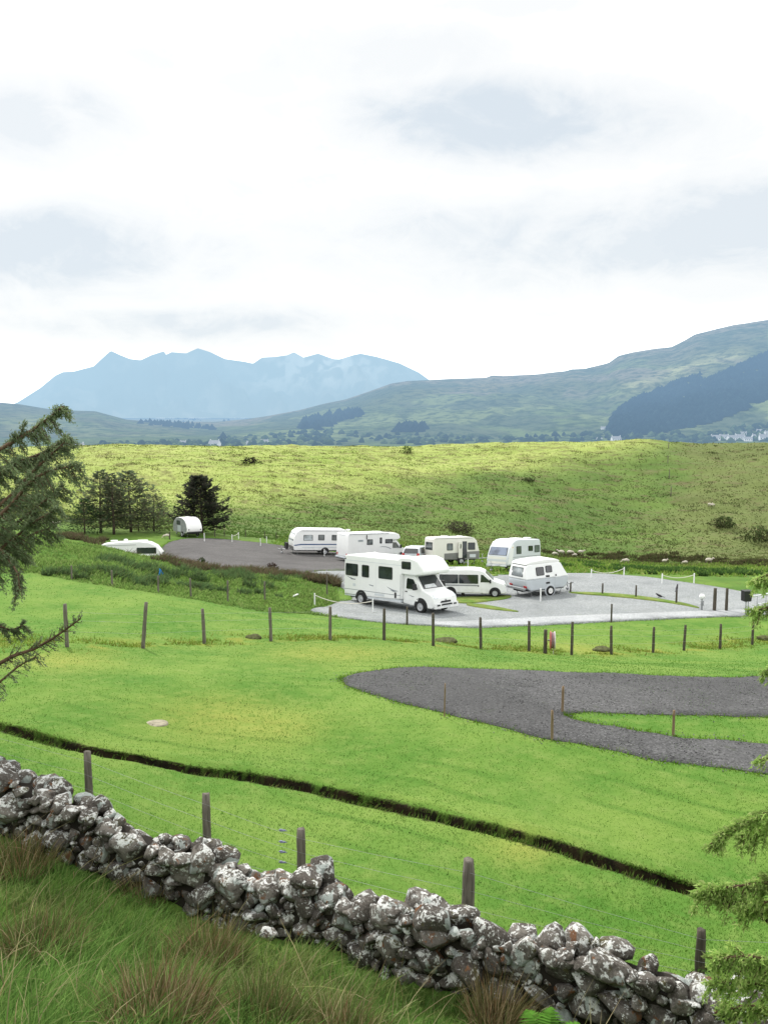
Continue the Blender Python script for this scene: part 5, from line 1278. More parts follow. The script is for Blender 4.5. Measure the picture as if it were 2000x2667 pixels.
# E: small silver pop-top caravan, nearest caravan
def eriba():
    r = placev('caravan', 1402, 1548, 27, 'small silver caravan with a white upper half and rounded roof, nearest of the caravans', 'caravan')
    lo = lambda z: .99
    m = MB(); m.prism([(.36,.40),(.12,.56),(0,.86),(-.03,1.15),(3.42,1.15),(3.40,.86),(3.22,.52),(3.0,.42)], 0, 0, lo); m.build('lower_body', M_SILVER, r, .10, 3)
    up = lambda z: .99-.17*(z-1.152)/.9
    m = MB(); m.prism([(-.03,1.152),(.01,1.6),(.10,2.02),(.22,2.10),(2.75,2.13),(2.92,2.04),(3.15,1.6),(3.42,1.152)], 0, 0, up); m.build('upper_body', M_WHITE, r, .09, 3)
    m = MB(); m.prism([(.10,2.09),(.16,2.20),(.5,2.30),(1.6,2.36),(2.5,2.33),(2.82,2.22),(2.86,2.11)], -.80, .80); m.build('pop_top_roof', M_ROOFW, r, .10, 4)
    L = side_f(up, -1); Rr = side_f(up, 1)
    window(r, 'window', rrect(.82,1.46,1.36,1.90,.08), L, M_GLASS); window(r, 'window', rrect(1.60,2.12,1.50,1.94,.08), L, M_GLASS); window(r, 'window', rrect(.8,1.6,1.36,1.9,.08), Rr)
    window(r, 'end_window', [(-.62,.18),(.62,.18),(.58,.92),(-.58,.92)], end_f((-.02,1.16),(.08,1.98),-1), M_GLASSP, .06)
    window(r, 'end_window', [(-.62,.18),(.62,.18),(.58,.92),(-.58,.92)], end_f((3.40,1.16),(2.94,2.0),1), M_GLASSP, .06)
    d = plate(r, 'door', rrect(2.28,2.80,1.17,1.98,.04), L, M_WHITE, .012); 
    m = MB(); m.box((2.36,-1.0,1.30), (.05,.06,.12)); m.build('handle', M_BLACK, d)
    plate(r, 'door_panel', rrect(2.28,2.84,.62,1.13,.03), side_f(lo, -1), M_SILVER, .012)
    plate(r, 'fridge_vent', rrect(1.56,1.86,1.22,1.34,.02), L, M_BLACK, .02); plate(r, 'fridge_vent', rrect(1.56,1.86,.78,.90,.02), side_f(lo, -1), M_BLACK, .02)
    for sd in (-1, 1):
        plate(r, 'trim_strip', [(-.02,1.13),(3.40,1.13),(3.40,1.16),(-.02,1.16)], side_f(lo, sd), M_LGREY, .02)
        m = MB(); m.lathe([(.34,-.02),(.43,.0),(.43,.03),(.34,.04)], (1.88, sd*.985, .33), 'Y', 20); m.build('wheel_arch', M_SILVER, r)
        wheel(r, 1.88, sd*.965, .31, .18, sd, M_ROOFW)
        plate(r, 'tail_lamp', [(sd*.62,.02),(sd*.92,.02),(sd*.92,.5),(sd*.62,.5)], end_f((.09,.62),(-.0,.88),-1), M_RED, .05)
    m = MB(); m.box((-.10,0,.56), (.22,1.8,.16)); m.build('rear_bumper', M_TRIM, r, .03, 2)
    m = MB(); m.tube([(-.12,-.8,.40),(.3,-.9,.36),(.9,-.9,.42)], .035, 6); m.build('rear_steady', M_STEEL, r)
    m = MB(); m.box((1.7,0,.36), (3.2,1.2,.10)); m.tube([(1.88,-.85,.31),(1.88,.85,.31)], .05, 8); m.build('chassis', M_BLACK, r)
    hitch(r, 3.35, 1, 1.15); legs(r, (.4, 3.0), .75, .40)
    m = MB(); m.lathe([(.001,.50),(.15,.52),(.16,.60),(.16,.92),(.10,1.0),(.05,1.04),(.001,1.05)], (3.72,0,0), 'Z', 16); m.build('gas_bottle', M_ROOFW, r)
    shift(r, -1.7); settle(r, 2.4, 1.7); r.scale = (.93,.93,.93)
eriba()
# G: caravan half hidden by the bank
def exG(r, hw):
    f = side_f(hw, -1); 
    plate(r, 'rail', [(.3,2.24),(3.0,2.30),(3.0,2.33),(.3,2.27)], f, M_TRIM, .03)
    m = MB(); m.lathe([(.001,0),(.16,.02),(.18,.08),(.10,.14),(.001,.15)], (2.1,.1,2.58), 'Z', 12); m.build('satellite_dome', M_ROOFW, r)
P_G = [(0,.46),(-.05,1.5),(.15,2.2),(.5,2.40),(1.5,2.52),(3.2,2.58),(4.0,2.48),(4.55,2.2),(4.95,1.7),(5.15,1.15),(5.16,.6),(5.0,.46)]
caravan('caravan', 345, 1490, 10, 'white caravan mostly hidden behind the heathery bank on the left', P_G, 2.2, .06, .4, M_WHITE,
    [(-1,3.05,4.55,1.60,2.08,M_GLASS),(-1,.9,1.6,1.5,2.05,M_GLASSG),(1,.9,2.0,1.5,2.05,M_GLASSG)],
    [((5.13,1.2),(4.97,1.66),-.85,.85,.05,.95,M_GLASSG,1)], 2.4, 5.15, 1, exG, Y=63, vents=((1.2,.1,.5,.5),(3.4,0,.8,.6)))
# H: teardrop trailer
def teardrop():
    r = placev('teardrop_trailer', 489, 1397, 133, 'small rounded teardrop trailer with a white back and a side greyed by painted shade, by the lone dark spruce', 'trailer')
    hw = lambda z: .95
    prof = [(0.30,.42),(0.0,.62),(-.03,.86)] + [(.02,1.05),(.20,1.45),(.48,1.78),(.85,1.98),(1.3,2.08),(1.9,2.08),(2.4,1.95),(2.8,1.65),(3.02,1.2),(3.05,.75),(2.9,.45)]
    m = MB(); m.prism(prof, 0, 0, lambda z: .93); m.build('body', M_ROOFW, r, .05, 3)
    for sd in (-1, 1):
        f = side_f(lambda z: .93, sd)
        ins = [(1.5+(x-1.5)*.955, 1.2+(z-1.2)*.95) for x, z in prof]
        plate(r, 'shaded_side', ins, f, M_TRIM, .012)  # darker grey puts the shade on the trailer's side into its colour
        g = lambda a, b, o, f=f: f(a, b, o+.012)
        window(r, 'window', rrect(1.45,2.2,1.25,1.72,.12), g, M_GLASSG)
        plate(r, 'door', rrect(1.3,2.0,.55,1.2,.06), g, M_SILVER, .008)
        arch(r, .95, .32, .40, .948, sd, M_TRIM); wheel(r, .95, sd*.925, .29, .17, sd)
        m = MB(); m.lathe([(.001,.0),(.07,.01),(.07,.04),(.001,.05)], (0,0,0), 'X', 12); o = m.build('tail_lamp', M_BLACK, r); o.location = (-.06, sd*.72, .84)
    window(r, 'end_window', rrect(-.5,.5,.2,.7,.05), end_f((3.02,1.2),(2.8,1.65),1), M_GLASSG)
    m = MB(); m.box((.05,0,.52), (.35,1.7,.14)); m.build('rear_bumper', M_BLACK, r, .02, 2)
    m = MB(); m.box((1.5,0,.38), (2.7,1.2,.1)); m.tube([(.95,-.85,.29),(.95,.85,.29)], .05, 8); m.build('chassis', M_BLACK, r)
    hitch(r, 3.0, 1, 1.0); legs(r, (.35,), .6, .4); vent(r, 1.5, 0, 2.07, (.45,.45)); shift(r, -1.5); settle(r, 2, 1.6); r.scale = (.95,)*3
teardrop()
# ---------------------------------------------------------------- campervan with long dark windows
def campervan():
    r = placev('campervan', 1231, 1562, -9, 'white panel-van camper with one long dark window band, behind the nearest motorhome', 'campervan', None, 50.5)
    hw = lambda z: .97-.13*max(0, z-1.05)
    prof = [(.02,.40),(-.02,.8),(.03,1.5),(.12,1.98),(.3,2.06),(2.6,2.10),(3.15,2.06),(3.50,1.92),(4.22,1.26),(4.95,1.02),(5.12,.85),(5.16,.42),(5.0,.30),(4.3,.28),(.3,.32)]
    m = MB(); m.prism(prof, 0, 0, lambda z: .97-.10*max(0, z-.3)/1.7); m.build('body', M_WHITE, r, .08, 3)
    hb = lambda z: .97-.10*max(0, z-.3)/1.7
    for sd in (-1, 1):
        f = side_f(hb, sd)
        for x0, x1 in ((.10,1.54),(1.58,3.05)): window(r, 'window', rrect(x0, x1, 1.02, 1.70, .06), f, M_GLASS, .025)
        d = plate(r, 'cab_door', [(3.12,.52),(4.05,.52),(4.18,1.1),(3.9,1.36),(3.45,1.76),(3.18,1.80)], f, M_WHITE, .014)
        m = MB(); slab(m, [(3.22,1.14),(4.02,1.14),(3.82,1.34),(3.42,1.68),(3.25,1.72)], lambda a, b, o, f=f: f(a, b, o+.010), .010); m.build('pane', M_GLASS, d)
        m = MB(); m.tube([(3.9, sd*.9, 1.12), (3.95, sd*1.06, 1.18)], .03, 6); m.box((3.96, sd*1.12, 1.24), (.12, .2, .26)); m.build('wing_mirror', M_BLACK, r, .03, 2)
        plate(r, 'side_trim', [(.2,.84),(3.0,.84),(3.0,.94),(.2,.94)], f, M_TRIM, .02)
        plate(r, 'filler_cap', rrect(3.02,3.1,.8,.92,.02), f, M_BLACK, .014)
        arch(r, 4.30, .34, .44, .974, sd); wheel(r, 4.30, sd*.935, .33, .2, sd); arch(r, .95, .34, .44, .974, sd); wheel(r, .95, sd*.935, .33, .2, sd)
        plate(r, 'headlamp', [(sd*.55,.1),(sd*.85,.1),(sd*.87,.95),(sd*.6,1)], end_f((4.96,1.01),(5.12,.84)), M_LAMP, .03)
        plate(r, 'tail_lamp', [(sd*.78,.1),(sd*.88,.1),(sd*.86,.9),(sd*.76,.9)], end_f((-.02,.8),(.03,1.5),-1), M_RED, .02)
    window(r, 'windscreen', [(-.80,.04),(.80,.04),(.70,.95),(-.70,.95)], end_f((4.20,1.28),(3.55,1.88)), M_GLASSG, .04)
    window(r, 'end_window', rrect(-.7,.7,.1,.95,.03), end_f((.0,1.15),(.09,1.85),-1), M_GLASS)
    vent(r, .95, .0, 2.08, (.75,.55), 'skylight', M_GLASSG, .07); vent(r, 2.4, 0, 2.10, (.4,.4))
    m = MB(); m.box((5.14,0,.46), (.14,1.84,.26)); m.build('bumper', M_WHITE, r, .04, 2)
    m = MB(); m.box((2.5,0,.3), (4.4,1.2,.1)); m.build('chassis', M_BLACK, r)
    shift(r, -2.6); settle(r, 3.2, 1.7); r.scale = (.80,.80,.80)
campervan()
# ---------------------------------------------------------------- the car between the far vehicles
def car():
    r = placev('parked_car', 1090, 1450, 68, 'silver hatchback with a dark rear window, half hidden between two parked campers', 'car', None, 74.0)
    hb = lambda z: .86-.22*max(0, z-.92)
    m = MB(); m.prism([(.05,.35),(-.02,.6),(0.02,.92),(4.1,.88),(4.22,.6),(4.1,.32)], 0, 0, lambda z: .86); m.build('body', M_SILVER, r, .07, 3)
    m = MB(); m.prism([(.03,.90),(.30,1.40),(.55,1.52),(1.9,1.55),(2.4,1.46),(3.2,.92)], 0, 0, lambda z: .84-.24*(z-.9)); m.build('cabin', M_LGREY, r, .06, 3)
    hc = lambda z: .84-.24*(z-.9)
    for sd in (-1, 1):
        f = side_f(hc, sd)
        window(r, 'window', [(.45,.96),(1.45,.96),(1.45,1.44),(.62,1.40)], f, M_GLASS, .03); window(r, 'window', [(1.53,.96),(2.9,.96),(2.35,1.40),(1.53,1.46)], f, M_GLASS, .03)
        for x in (.75, 3.35): arch(r, x, .32, .38, .864, sd); wheel(r, x, sd*.83, .30, .19, sd)
        plate(r, 'tail_lamp', [(sd*.52,.05),(sd*.82,.05),(sd*.80,1.0),(sd*.60,1.0)], end_f((-.02,.62),(.06,.98),-1), M_RED, .03)
        plate(r, 'headlamp', [(sd*.5,.3),(sd*.8,.3),(sd*.8,1),(sd*.5,1)], end_f((4.22,.6),(4.1,.88)), M_LAMP, .02)
        m = MB(); m.box((2.75, sd*.92, 1.0), (.12,.18,.14)); m.build('wing_mirror', M_BLACK, r, .02, 2)
    window(r, 'rear_window', [(-.68,.08),(.68,.08),(.58,.92),(-.58,.92)], end_f((.03,.93),(.32,1.42),-1), M_GLASS, .04)
    window(r, 'windscreen', [(-.70,.06),(.70,.06),(.6,.94),(-.6,.94)], end_f((3.15,.95),(2.42,1.44)), M_GLASS, .04)
    m = MB(); m.box((-.02,0,.45), (.14,1.62,.24)); m.build('bumper', M_BLACK, r, .03, 2)
    shift(r, -2.1); settle(r, 2.6, 1.5)
car()
# ================================================================== POSTS, ROPES AND SITE FURNITURE
def wood(name, a, b):
    t = NT(name); o = t.obj(); g = t.noise(3, 6, .7, t.scalev(o, (9, 9, .8)), .4)
    c = t.mix(t.ramp(g, .3, .7), a, b); c = t.mix(t.math('MULTIPLY', t.ramp(t.noise(2.5, 4, .6, o), .55, .72), .6), c, (.10,.11,.05))
    return t.end(t.bsdf(c, .9, 0, t.bump(g, .6, .01), .15))
M_POST = wood('weathered_post_wood', (.085,.075,.062), (.19,.17,.145)); M_POSTD = wood('dark_post_wood', (.05,.045,.036), (.11,.095,.075)); M_STAKE = wood('pale_stake_wood', (.16,.11,.065), (.27,.20,.13))
M_PWHITE = simple('white_post_paint', (.78,.79,.78), .6, 0, .06); M_ROPE = simple('cream_rope', (.62,.60,.52), .9, 0, .12, 30)
M_WIRE = simple('fence_wire', (.30,.31,.31), .5, .6)
ORD = ['first','second','third','fourth','fifth','sixth','seventh','eighth','ninth','tenth','eleventh','twelfth','thirteenth','fourteenth','fifteenth','sixteenth']
def post(name, p, h, r, mat, label, cat, group, lean=(0, 0), rough=.06, top=.0, n=10, square=False):
    m = MB(); rr = random.Random(hash((round(p[0], 2), round(p[1], 2))) & 0xffff)
    zs = np.linspace(-.12, h, 7); prof = []
    vs = []; fs = []
    k = 4 if square else n
    for i, z in enumerate(zs):
        q = 1 - .10*(z/h) + rr.uniform(-rough, rough)*.5
        if i == len(zs)-1: q *= .93
        for j in range(k):
            a = 2*PI*j/k + (PI/4 if square else 0); e = q*r*(1+rr.uniform(-rough, rough))
            vs.append((math.cos(a)*e + lean[0]*max(z, 0), math.sin(a)*e + lean[1]*max(z, 0), z + (rr.uniform(-top, top) if i == len(zs)-1 else 0)))
    for i in range(len(zs)-1):
        for j in range(k): fs.append((i*k+j, i*k+(j+1) % k, (i+1)*k+(j+1) % k, (i+1)*k+j))
    fs.append([(len(zs)-1)*k+j for j in range(k)])
    m.add(vs, fs, 0, not square); o = m.build(name, mat); o.location = p
    return tag(o, label, cat, group)
def hgt(u, vt, p): return max(.2, PT(u, vt, p[1]).z - p[2])
# --- near fence, behind the wall
NF = [(228,1957,11.2,.056),(537,2067,10.4,.058),(784,2158,9.9,.060),(1220,2240,8.9,.074),(1826,2422,8.3,.055)]
nearp = []
NL = ['thin grey fence post behind the wall at the far left','second grey fence post from the left behind the stone wall','short grey fence post just behind a big pale wall boulder','thickest fence post behind the wall, right of centre','dark square-topped fence post behind the wall at the right']
for (u, vt, Y, r), lb in zip(NF, NL):
    q = PT(u, vt, Y); p = Vector((q.x, Y, zg(q.x, Y))); nearp.append((p, q.z-p.z))
    post('fence_post', p, q.z-p.z, r, M_POST if u < 1800 else M_POSTD, lb, 'fence post', 'fence posts behind the stone wall', (0, 0), .07, .01, 12)
lw = ['lowest','second lowest','second highest','highest']
pp = [(nearp[0][0]+Vector((-2.6, .9, .2)), 1.0)] + nearp + [(nearp[-1][0]+Vector((1.8, -.5, -.1)), 1.0)]
for k in range(4):
    pts = []
    for i, (p, h) in enumerate(pp):
        q = p + Vector((0, -.06, h*(.22+.22*k))); 
        if pts: pts.append((pts[-1]+q)/2 + Vector((0, 0, -.012)))
        pts.append(q)
    m = MB(); m.tube(pts, .0016, 4); o = m.build('fence_wire', M_WIRE); tag(o, lw[k] + ' wire of the fence behind the stone wall', 'wire', 'wires of the near fence')
# --- four small violet-blue strainers, one above the other
M_STRAIN = simple('blue_violet_metal', (.20,.21,.34), .5)
for k, v in enumerate((2163,2193,2219,2246)):
    q = PT(737, v, 9.95); m = MB()
    m.lathe([(.005,-.045),(.016,-.045),(.016,.045),(.005,.045)], (0,0,0), 'X', 10); m.box((-.03,0,.012), (.05,.02,.024)); m.tube([(.03,0,0),(.075,0,-.012)], .005, 5); m.tube([(-.05,0,0),(-.075,0,.012)], .005, 5)
    o = m.build('wire_strainer', M_STRAIN); o.location = q; o.scale = (.75,)*3; tag(o, ['topmost','second','third','lowest'][k] + ' of four small violet-blue wire strainers left of the short post', 'wire strainer', 'wire strainers')
# --- fence across the field
FT = {176:1573,373:1568,533:1586,706:1583,860:1580,1000:1585,1128:1597,1252:1608,1377:1618,1488:1620,1591:1630,1700:1633,1780:1628,1874:1625,1958:1620}
for i, (u, v, Y) in enumerate(FENCE):
    q = PT(u, v, Y); p = Vector((q.x, q.y, zg(q.x, q.y)))
    ln = (.10, .0) if u == 373 else ((-.03, .0) if u in (533, 1252, 1591) else (random.uniform(-.025, .025), 0))
    extra = ', leaning to the right' if u == 373 else ''
    post('fence_post', p, hgt(u, FT[u], p), .058, M_POSTD if u > 900 else M_POST, ORD[i] + ' post from the left in the fence across the field' + extra, 'fence post', 'posts of the field fence', ln, .08, .01, 9)
fpts = [Vector((p[0], p[1], zg(p[0], p[1]))) for p in FENCEP]
for k, hh in enumerate((.45, .78, 1.02)):
    m = MB(); m.tube([p+Vector((0, -.05, hh*(.9 if p.y > 33 else 1))) for p in fpts], .0028, 4); tag(m.build('fence_wire', M_WIRE), ['lowest','middle','top'][k]+' thin wire of the fence crossing the mown field', 'wire', 'wires of the field fence')
# hose reel on its own post
p = at(1419, 1702); h = hgt(1419, 1640, p)
post('reel_post', p, h, .075, M_POSTD, 'short thick dark post carrying the red hose reel', 'post', None, (0, 0), .05, .0, 10)
M_HRED = simple('faded_red_plastic', (.42,.10,.09), .5, 0, .2); M_HWH = simple('greyed_white_plastic', (.52,.47,.49), .5, 0, .12); M_HOSE = simple('grey_pink_hose', (.36,.25,.26), .6, 0, .3, 20)
r = empty('hose_reel', p + Vector((.26, -.02, h*.56)), math.radians(-8), 'red and white fire hose reel hung on the short post beyond the track', 'hose reel')
m = MB(); m.lathe([(.001,-.15),(.33,-.15),(.37,-.12),(.37,-.09),(.001,-.09)], (0,0,0), 'X', 28); m.build('side_plate', M_HRED, r)
m = MB(); m.lathe([(.001,.09),(.35,.09),(.37,.12),(.34,.16),(.12,.19),(.001,.19)], (0,0,0), 'X', 28); m.build('cover', M_HWH, r)
m = MB(); [m.lathe([(.30+.02*math.cos(a), -.07+.035*k+.018*math.sin(a)) for a in np.linspace(0, 2*PI, 7)], (0,0,0), 'X', 24) for k in range(5)]; m.build('hose', M_HOSE, r)
m = MB(); m.tube([(-.28,0,0),(.20,0,0)], .03, 8); m.build('spindle', M_STEEL, r)
m = MB(); m.tube([(.05,.0,-.36),(.07,.0,-.5),(.03,.02,-.62)], .02, 6); m.build('nozzle', M_HWH, r)
r.scale = (.62, .95, .95)
# --- stakes round the gravel loop
for (u, vt, vb, r_, lb) in ((1157,1780,1866,.016,'thin bare stake at the near edge of the gravel loop'),(1437,1850,1927,.028,'pale stake on the near edge where the gravel loop forks'),(1464,1787,1855,.030,'yellowish stake at the tip of the grass island'),(1752,1850,1917,.030,'brown stake on the lower edge of the grass island')):
    p = at(u, vb); post('stake', p, hgt(u, vt, p), r_, M_STAKE, lb, 'stake', 'stakes by the gravel loop', (random.uniform(-.02,.02), 0), .05, .01, 6)
# --- white posts with ropes
WP = [('a',820,1545,1578,'white post at the near left tip of the pale gravel'),('b',971,1560,1597,'white post in front of the rear wheel of the nearest motorhome'),
 ('c',1255,1520,1551,'white post in front of the long-windowed campervan'),('d',1407,1532,1568,'white post in front of the small silver caravan'),
 ('e',845,1430,1450,'white post beside the wheel of the blue-striped caravan'),('f',1218,1456,1482,'white post by the open caravan door'),
 ('g',533,1388,1411,'white post just right of the teardrop trailer'),('h',605,1392,1413,'lower white post of the pair on the back edge of the brown gravel'),('i',622,1386,1404,'upper white post of the pair on the back edge of the brown gravel'),
 ('j',679,1402,1423,'white post on the back edge of the brown gravel, left of the blue-striped caravan'),('k',695,1397,1415,'farther white post on the back edge of the brown gravel, nearest the caravan'),
 ('l',1539,1482,1506,'left post of the left roped pair at the back of the gravel'),('m',1624,1477,1500,'right post of the left roped pair at the back of the gravel'),
 ('n',1723,1494,1521,'left post of the right roped pair at the back of the gravel'),('o',1806,1493,1520,'right post of the right roped pair at the back of the gravel')]
wp = {}
for k, u, vt, vb, lb in WP:
    p = at(u, vb); h = hgt(u, vt, p); post('white_post', p, h, .050, M_PWHITE, lb, 'white post', 'white posts marking the pitches', (0, 0), .02, 0, 8, True); wp[k] = (p, h)
M_STUMP = None
for a, b, sag, lb in (('a','b',.28,'cream rope drooping between two white posts left of the nearest motorhome'),('l','m',.26,'cream rope drooping between the left pair of white posts at the back'),('n','o',.20,'cream rope between the right pair of white posts at the back'),('h','i',.1,'short rope between the pair of white posts by the brown gravel')):
    A = wp[a][0]+Vector((0, 0, wp[a][1]*.86)); B = wp[b][0]+Vector((0, 0, wp[b][1]*.86))
    m = MB(); m.tube([A.lerp(B, t_)-Vector((0, 0, sag*4*t_*(1-t_))) for t_ in np.linspace(0, 1, 15)], .022, 6); tag(m.build('rope', M_ROPE), lb, 'rope', 'ropes between white posts')
# --- dark posts on the gravel and along the road
DP = [(1485,1517,1545,.055,'low dark post just right of the small silver caravan'),(1568,1519,1549,.055,'low dark post on the grass strip, second from the left'),(1655,1524,1557,.055,'low dark post on the grass strip, third from the left'),(1760,1536,1573,.062,'low dark post with a black bird sitting on it'),
 (1859,1532,1593,.10,'left of two thick dark posts at the right of the gravel'),(1890,1532,1593,.085,'right of two thick dark posts at the right of the gravel'),
 (1591,1573,1621,.05,'slim dark post at the near edge of the pale road'),(1060,1580,1627,.05,'slim grey post in front of the nearest motorhome'),(1205,1503,1553,.10,'thick grey post in front of the campervan'),(443,1385,1405,.06,'dark post left of the teardrop trailer')]
dpos = {}
for u, vt, vb, r_, lb in DP:
    p = at(u, vb); h = hgt(u, vt, p); post('dark_post', p, h, r_, M_POSTD, lb, 'post', None, (0, 0), .05, .0, 8); dpos[u] = p+Vector((0, 0, h))
# --- thin grey posts on the scrubby bank
BP = [(188,1473,1508),(293,1485,1526),(413,1500,1543),(498,1506,1555),(594,1512,1567),(690,1514,1562),(852,1490,1552)]
for i, (u, vt, vb) in enumerate(BP):
    p = at(u, vb); post('bank_post', p, hgt(u, vt, p), .045, M_POST, ORD[i] + ' thin grey post from the left along the foot of the scrubby bank', 'fence post', 'thin posts along the bank', (random.uniform(-.03,.03), 0), .06, .0, 7)
# --- far fence below the hill
FP = [(560,1378,1398),(690,1384,1402),(760,1390,1408),(640,1380,1399),(585,1378,1396),(720,1386,1405)]
for i, (u, vt, vb) in enumerate(sorted(FP)):
    p = at(u, vb); post('far_fence_post', p, hgt(u, vt, p), .05, M_POSTD, ORD[i] + ' small dark post from the left in the far fence behind the brown gravel', 'fence post', 'posts of the far fence', (0, 0), .05, .0, 6)
hp_ = [(1738,1186,1207),(1742,1222,1246),(1746,1266,1292),(1740,1150,1168)]
for i, (u, vt, vb) in enumerate(hp_):
    p = at(u, vb); post('hill_fence_post', p, hgt(u, vt, p), .075, M_POST, ['second highest','second lowest','lowest','highest'][i]+' of the thin posts climbing the hillside fence line, right of centre', 'fence post', 'posts up the hillside', (0, 0), .05, .0, 6)
# --- water tap post with a white cap
p = at(1826, 1590); h = hgt(1826, 1547, p)
r = empty('water_point', p, 0, 'slim standpipe with a round white cap at the right of the gravel', 'standpipe')
m = MB(); m.tube([(0,0,-.1),(0,0,h*.72)], .05, 8); m.box((0,-.04,h*.45), (.14,.10,.25)); m.build('pipe', M_TRIM, r)
m = MB(); m.lathe([(.001,h*.68),(.09,h*.70),(.15,h*.80),(.16,h*.88),(.10,h*.98),(.001,h)], (0,0,0), 'Z', 14); m.build('cap', M_PWHITE, r)
m = MB(); m.tube([(0,-.06,h*.5),(0,-.2,h*.5),(0,-.22,h*.42)], .018, 6); m.build('tap', M_STEEL, r)
# --- black box and the pale rail at the right edge
p = at(1940, 1603); h = hgt(1940, 1538, p)
r = empty('black_bin', p, math.radians(10), 'black box-shaped bin held on a metal post at the right edge', 'bin')
m = MB(); m.tube([(0,0,-.1),(0,0,h*.8)], .035, 8); m.build('pole', M_STEEL, r)
m = MB(); m.prism([(-.20,h*.58),(.20,h*.58),(.24,h*.97),(-.22,h)], -.18, .18); m.build('box', M_BLACK, r, .025, 2)
m = MB(); m.box((.01,0,h*.995), (.5,.42,.03)); m.build('lid', M_BLACK, r, .01)
a = at(1946, 1602); b = at(2035, 1582)
r = empty('metal_railing', a, 0, 'pale grey tubular railing running out of the right edge beside the black bin', 'railing')
d = b-a; hA = hgt(1946, 1556, a)
m = MB(); m.tube([Vector((0,0,hA)), d+Vector((0,0,hA))], .04, 8); m.build('top_rail', M_CURT, r)
m = MB(); m.tube([Vector((0,0,hA*.5)), d+Vector((0,0,hA*.5))], .022, 8); m.build('mid_rail', M_CURT, r)
for k in range(5):
    q = d*(k/4); m = MB(); m.tube([q+Vector((0,0,-.1)), q+Vector((0,0,hA))], .03, 8); m.build('upright', M_STEEL, r)
# --- oddments
M_BLUEC = simple('blue_fabric', (.03,.22,.52), .7); 
p = at(417, 1512); q = PT(416, 1497, p.y); 
m = MB(); vs = []; 
for i in range(6):
    for j in range(5): vs.append((.05*i-.02*j, .05*math.sin(i*1.7+j), .62-.10*j-.045*i*i*.35))
m.add(vs, [(i*5+j, i*5+j+1, i*5+5+j+1, i*5+5+j) for i in range(5) for j in range(4)]); m.tube([(0,0,-.05),(0,0,.66)], .012, 5)
o = m.build('blue_flag', M_BLUEC); o.location = p; tag(o, 'small blue scrap of cloth on a stick in the scrub below the half-hidden caravan', 'flag')
p = at(770, 1553); P = stone((.15,.11,.07), 881, ICO2); o = np_mesh('white_rock', P, ICO2[1], M_PWHITE, smooth=True); o.location = p+Vector((0,0,.05)); tag(o, 'small white rock in the grass left of the nearest motorhome', 'rock')
p = at(408, 1885); m = MB(); m.lathe([(.001,.022),(.18,.022),(.20,.012),(.21,-.03)], (0,0,0), 'Z', 20); m.v = [(x*1.15, y*1.0, z) for x, y, z in m.v]
o = m.build('manhole_cover', simple('pale_concrete', (.27,.245,.18), .9, 0, .25, 12, .1, .4)); o.location = p; tag(o, 'pale flat drain cover set in the mown grass', 'drain cover')
M_SOIL = simple('dug_soil', (.085,.090,.040), 1, 0, .4, 9, .1, .9)
for i, (u, v, rx, lb) in enumerate(((1160,1672,.55,'dug earth mound under the field fence, left of the hose reel'),(1568,1694,.5,'dark earth mound under the field fence, right of the hose reel'),(660,1664,.35,'little earth mound under the left part of the field fence'),(1990,1664,.5,'brown earth mound under the field fence at the right edge'))):
    p = at(u, v); P = ICO3[0]*np.array((rx*.75, rx*.6, .13)); P = P*(1+.35*n3(ICO3[0]*2.2+i*7, 1.0, 500)[:, None]); o = np_mesh('earth_mound', P*(1+.05*RNG.normal(0, 1, (len(P), 1))), ICO3[1], M_SOIL, smooth=True); o.location = p+Vector((0,0,.03)); tag(o, lb, 'earth mound')
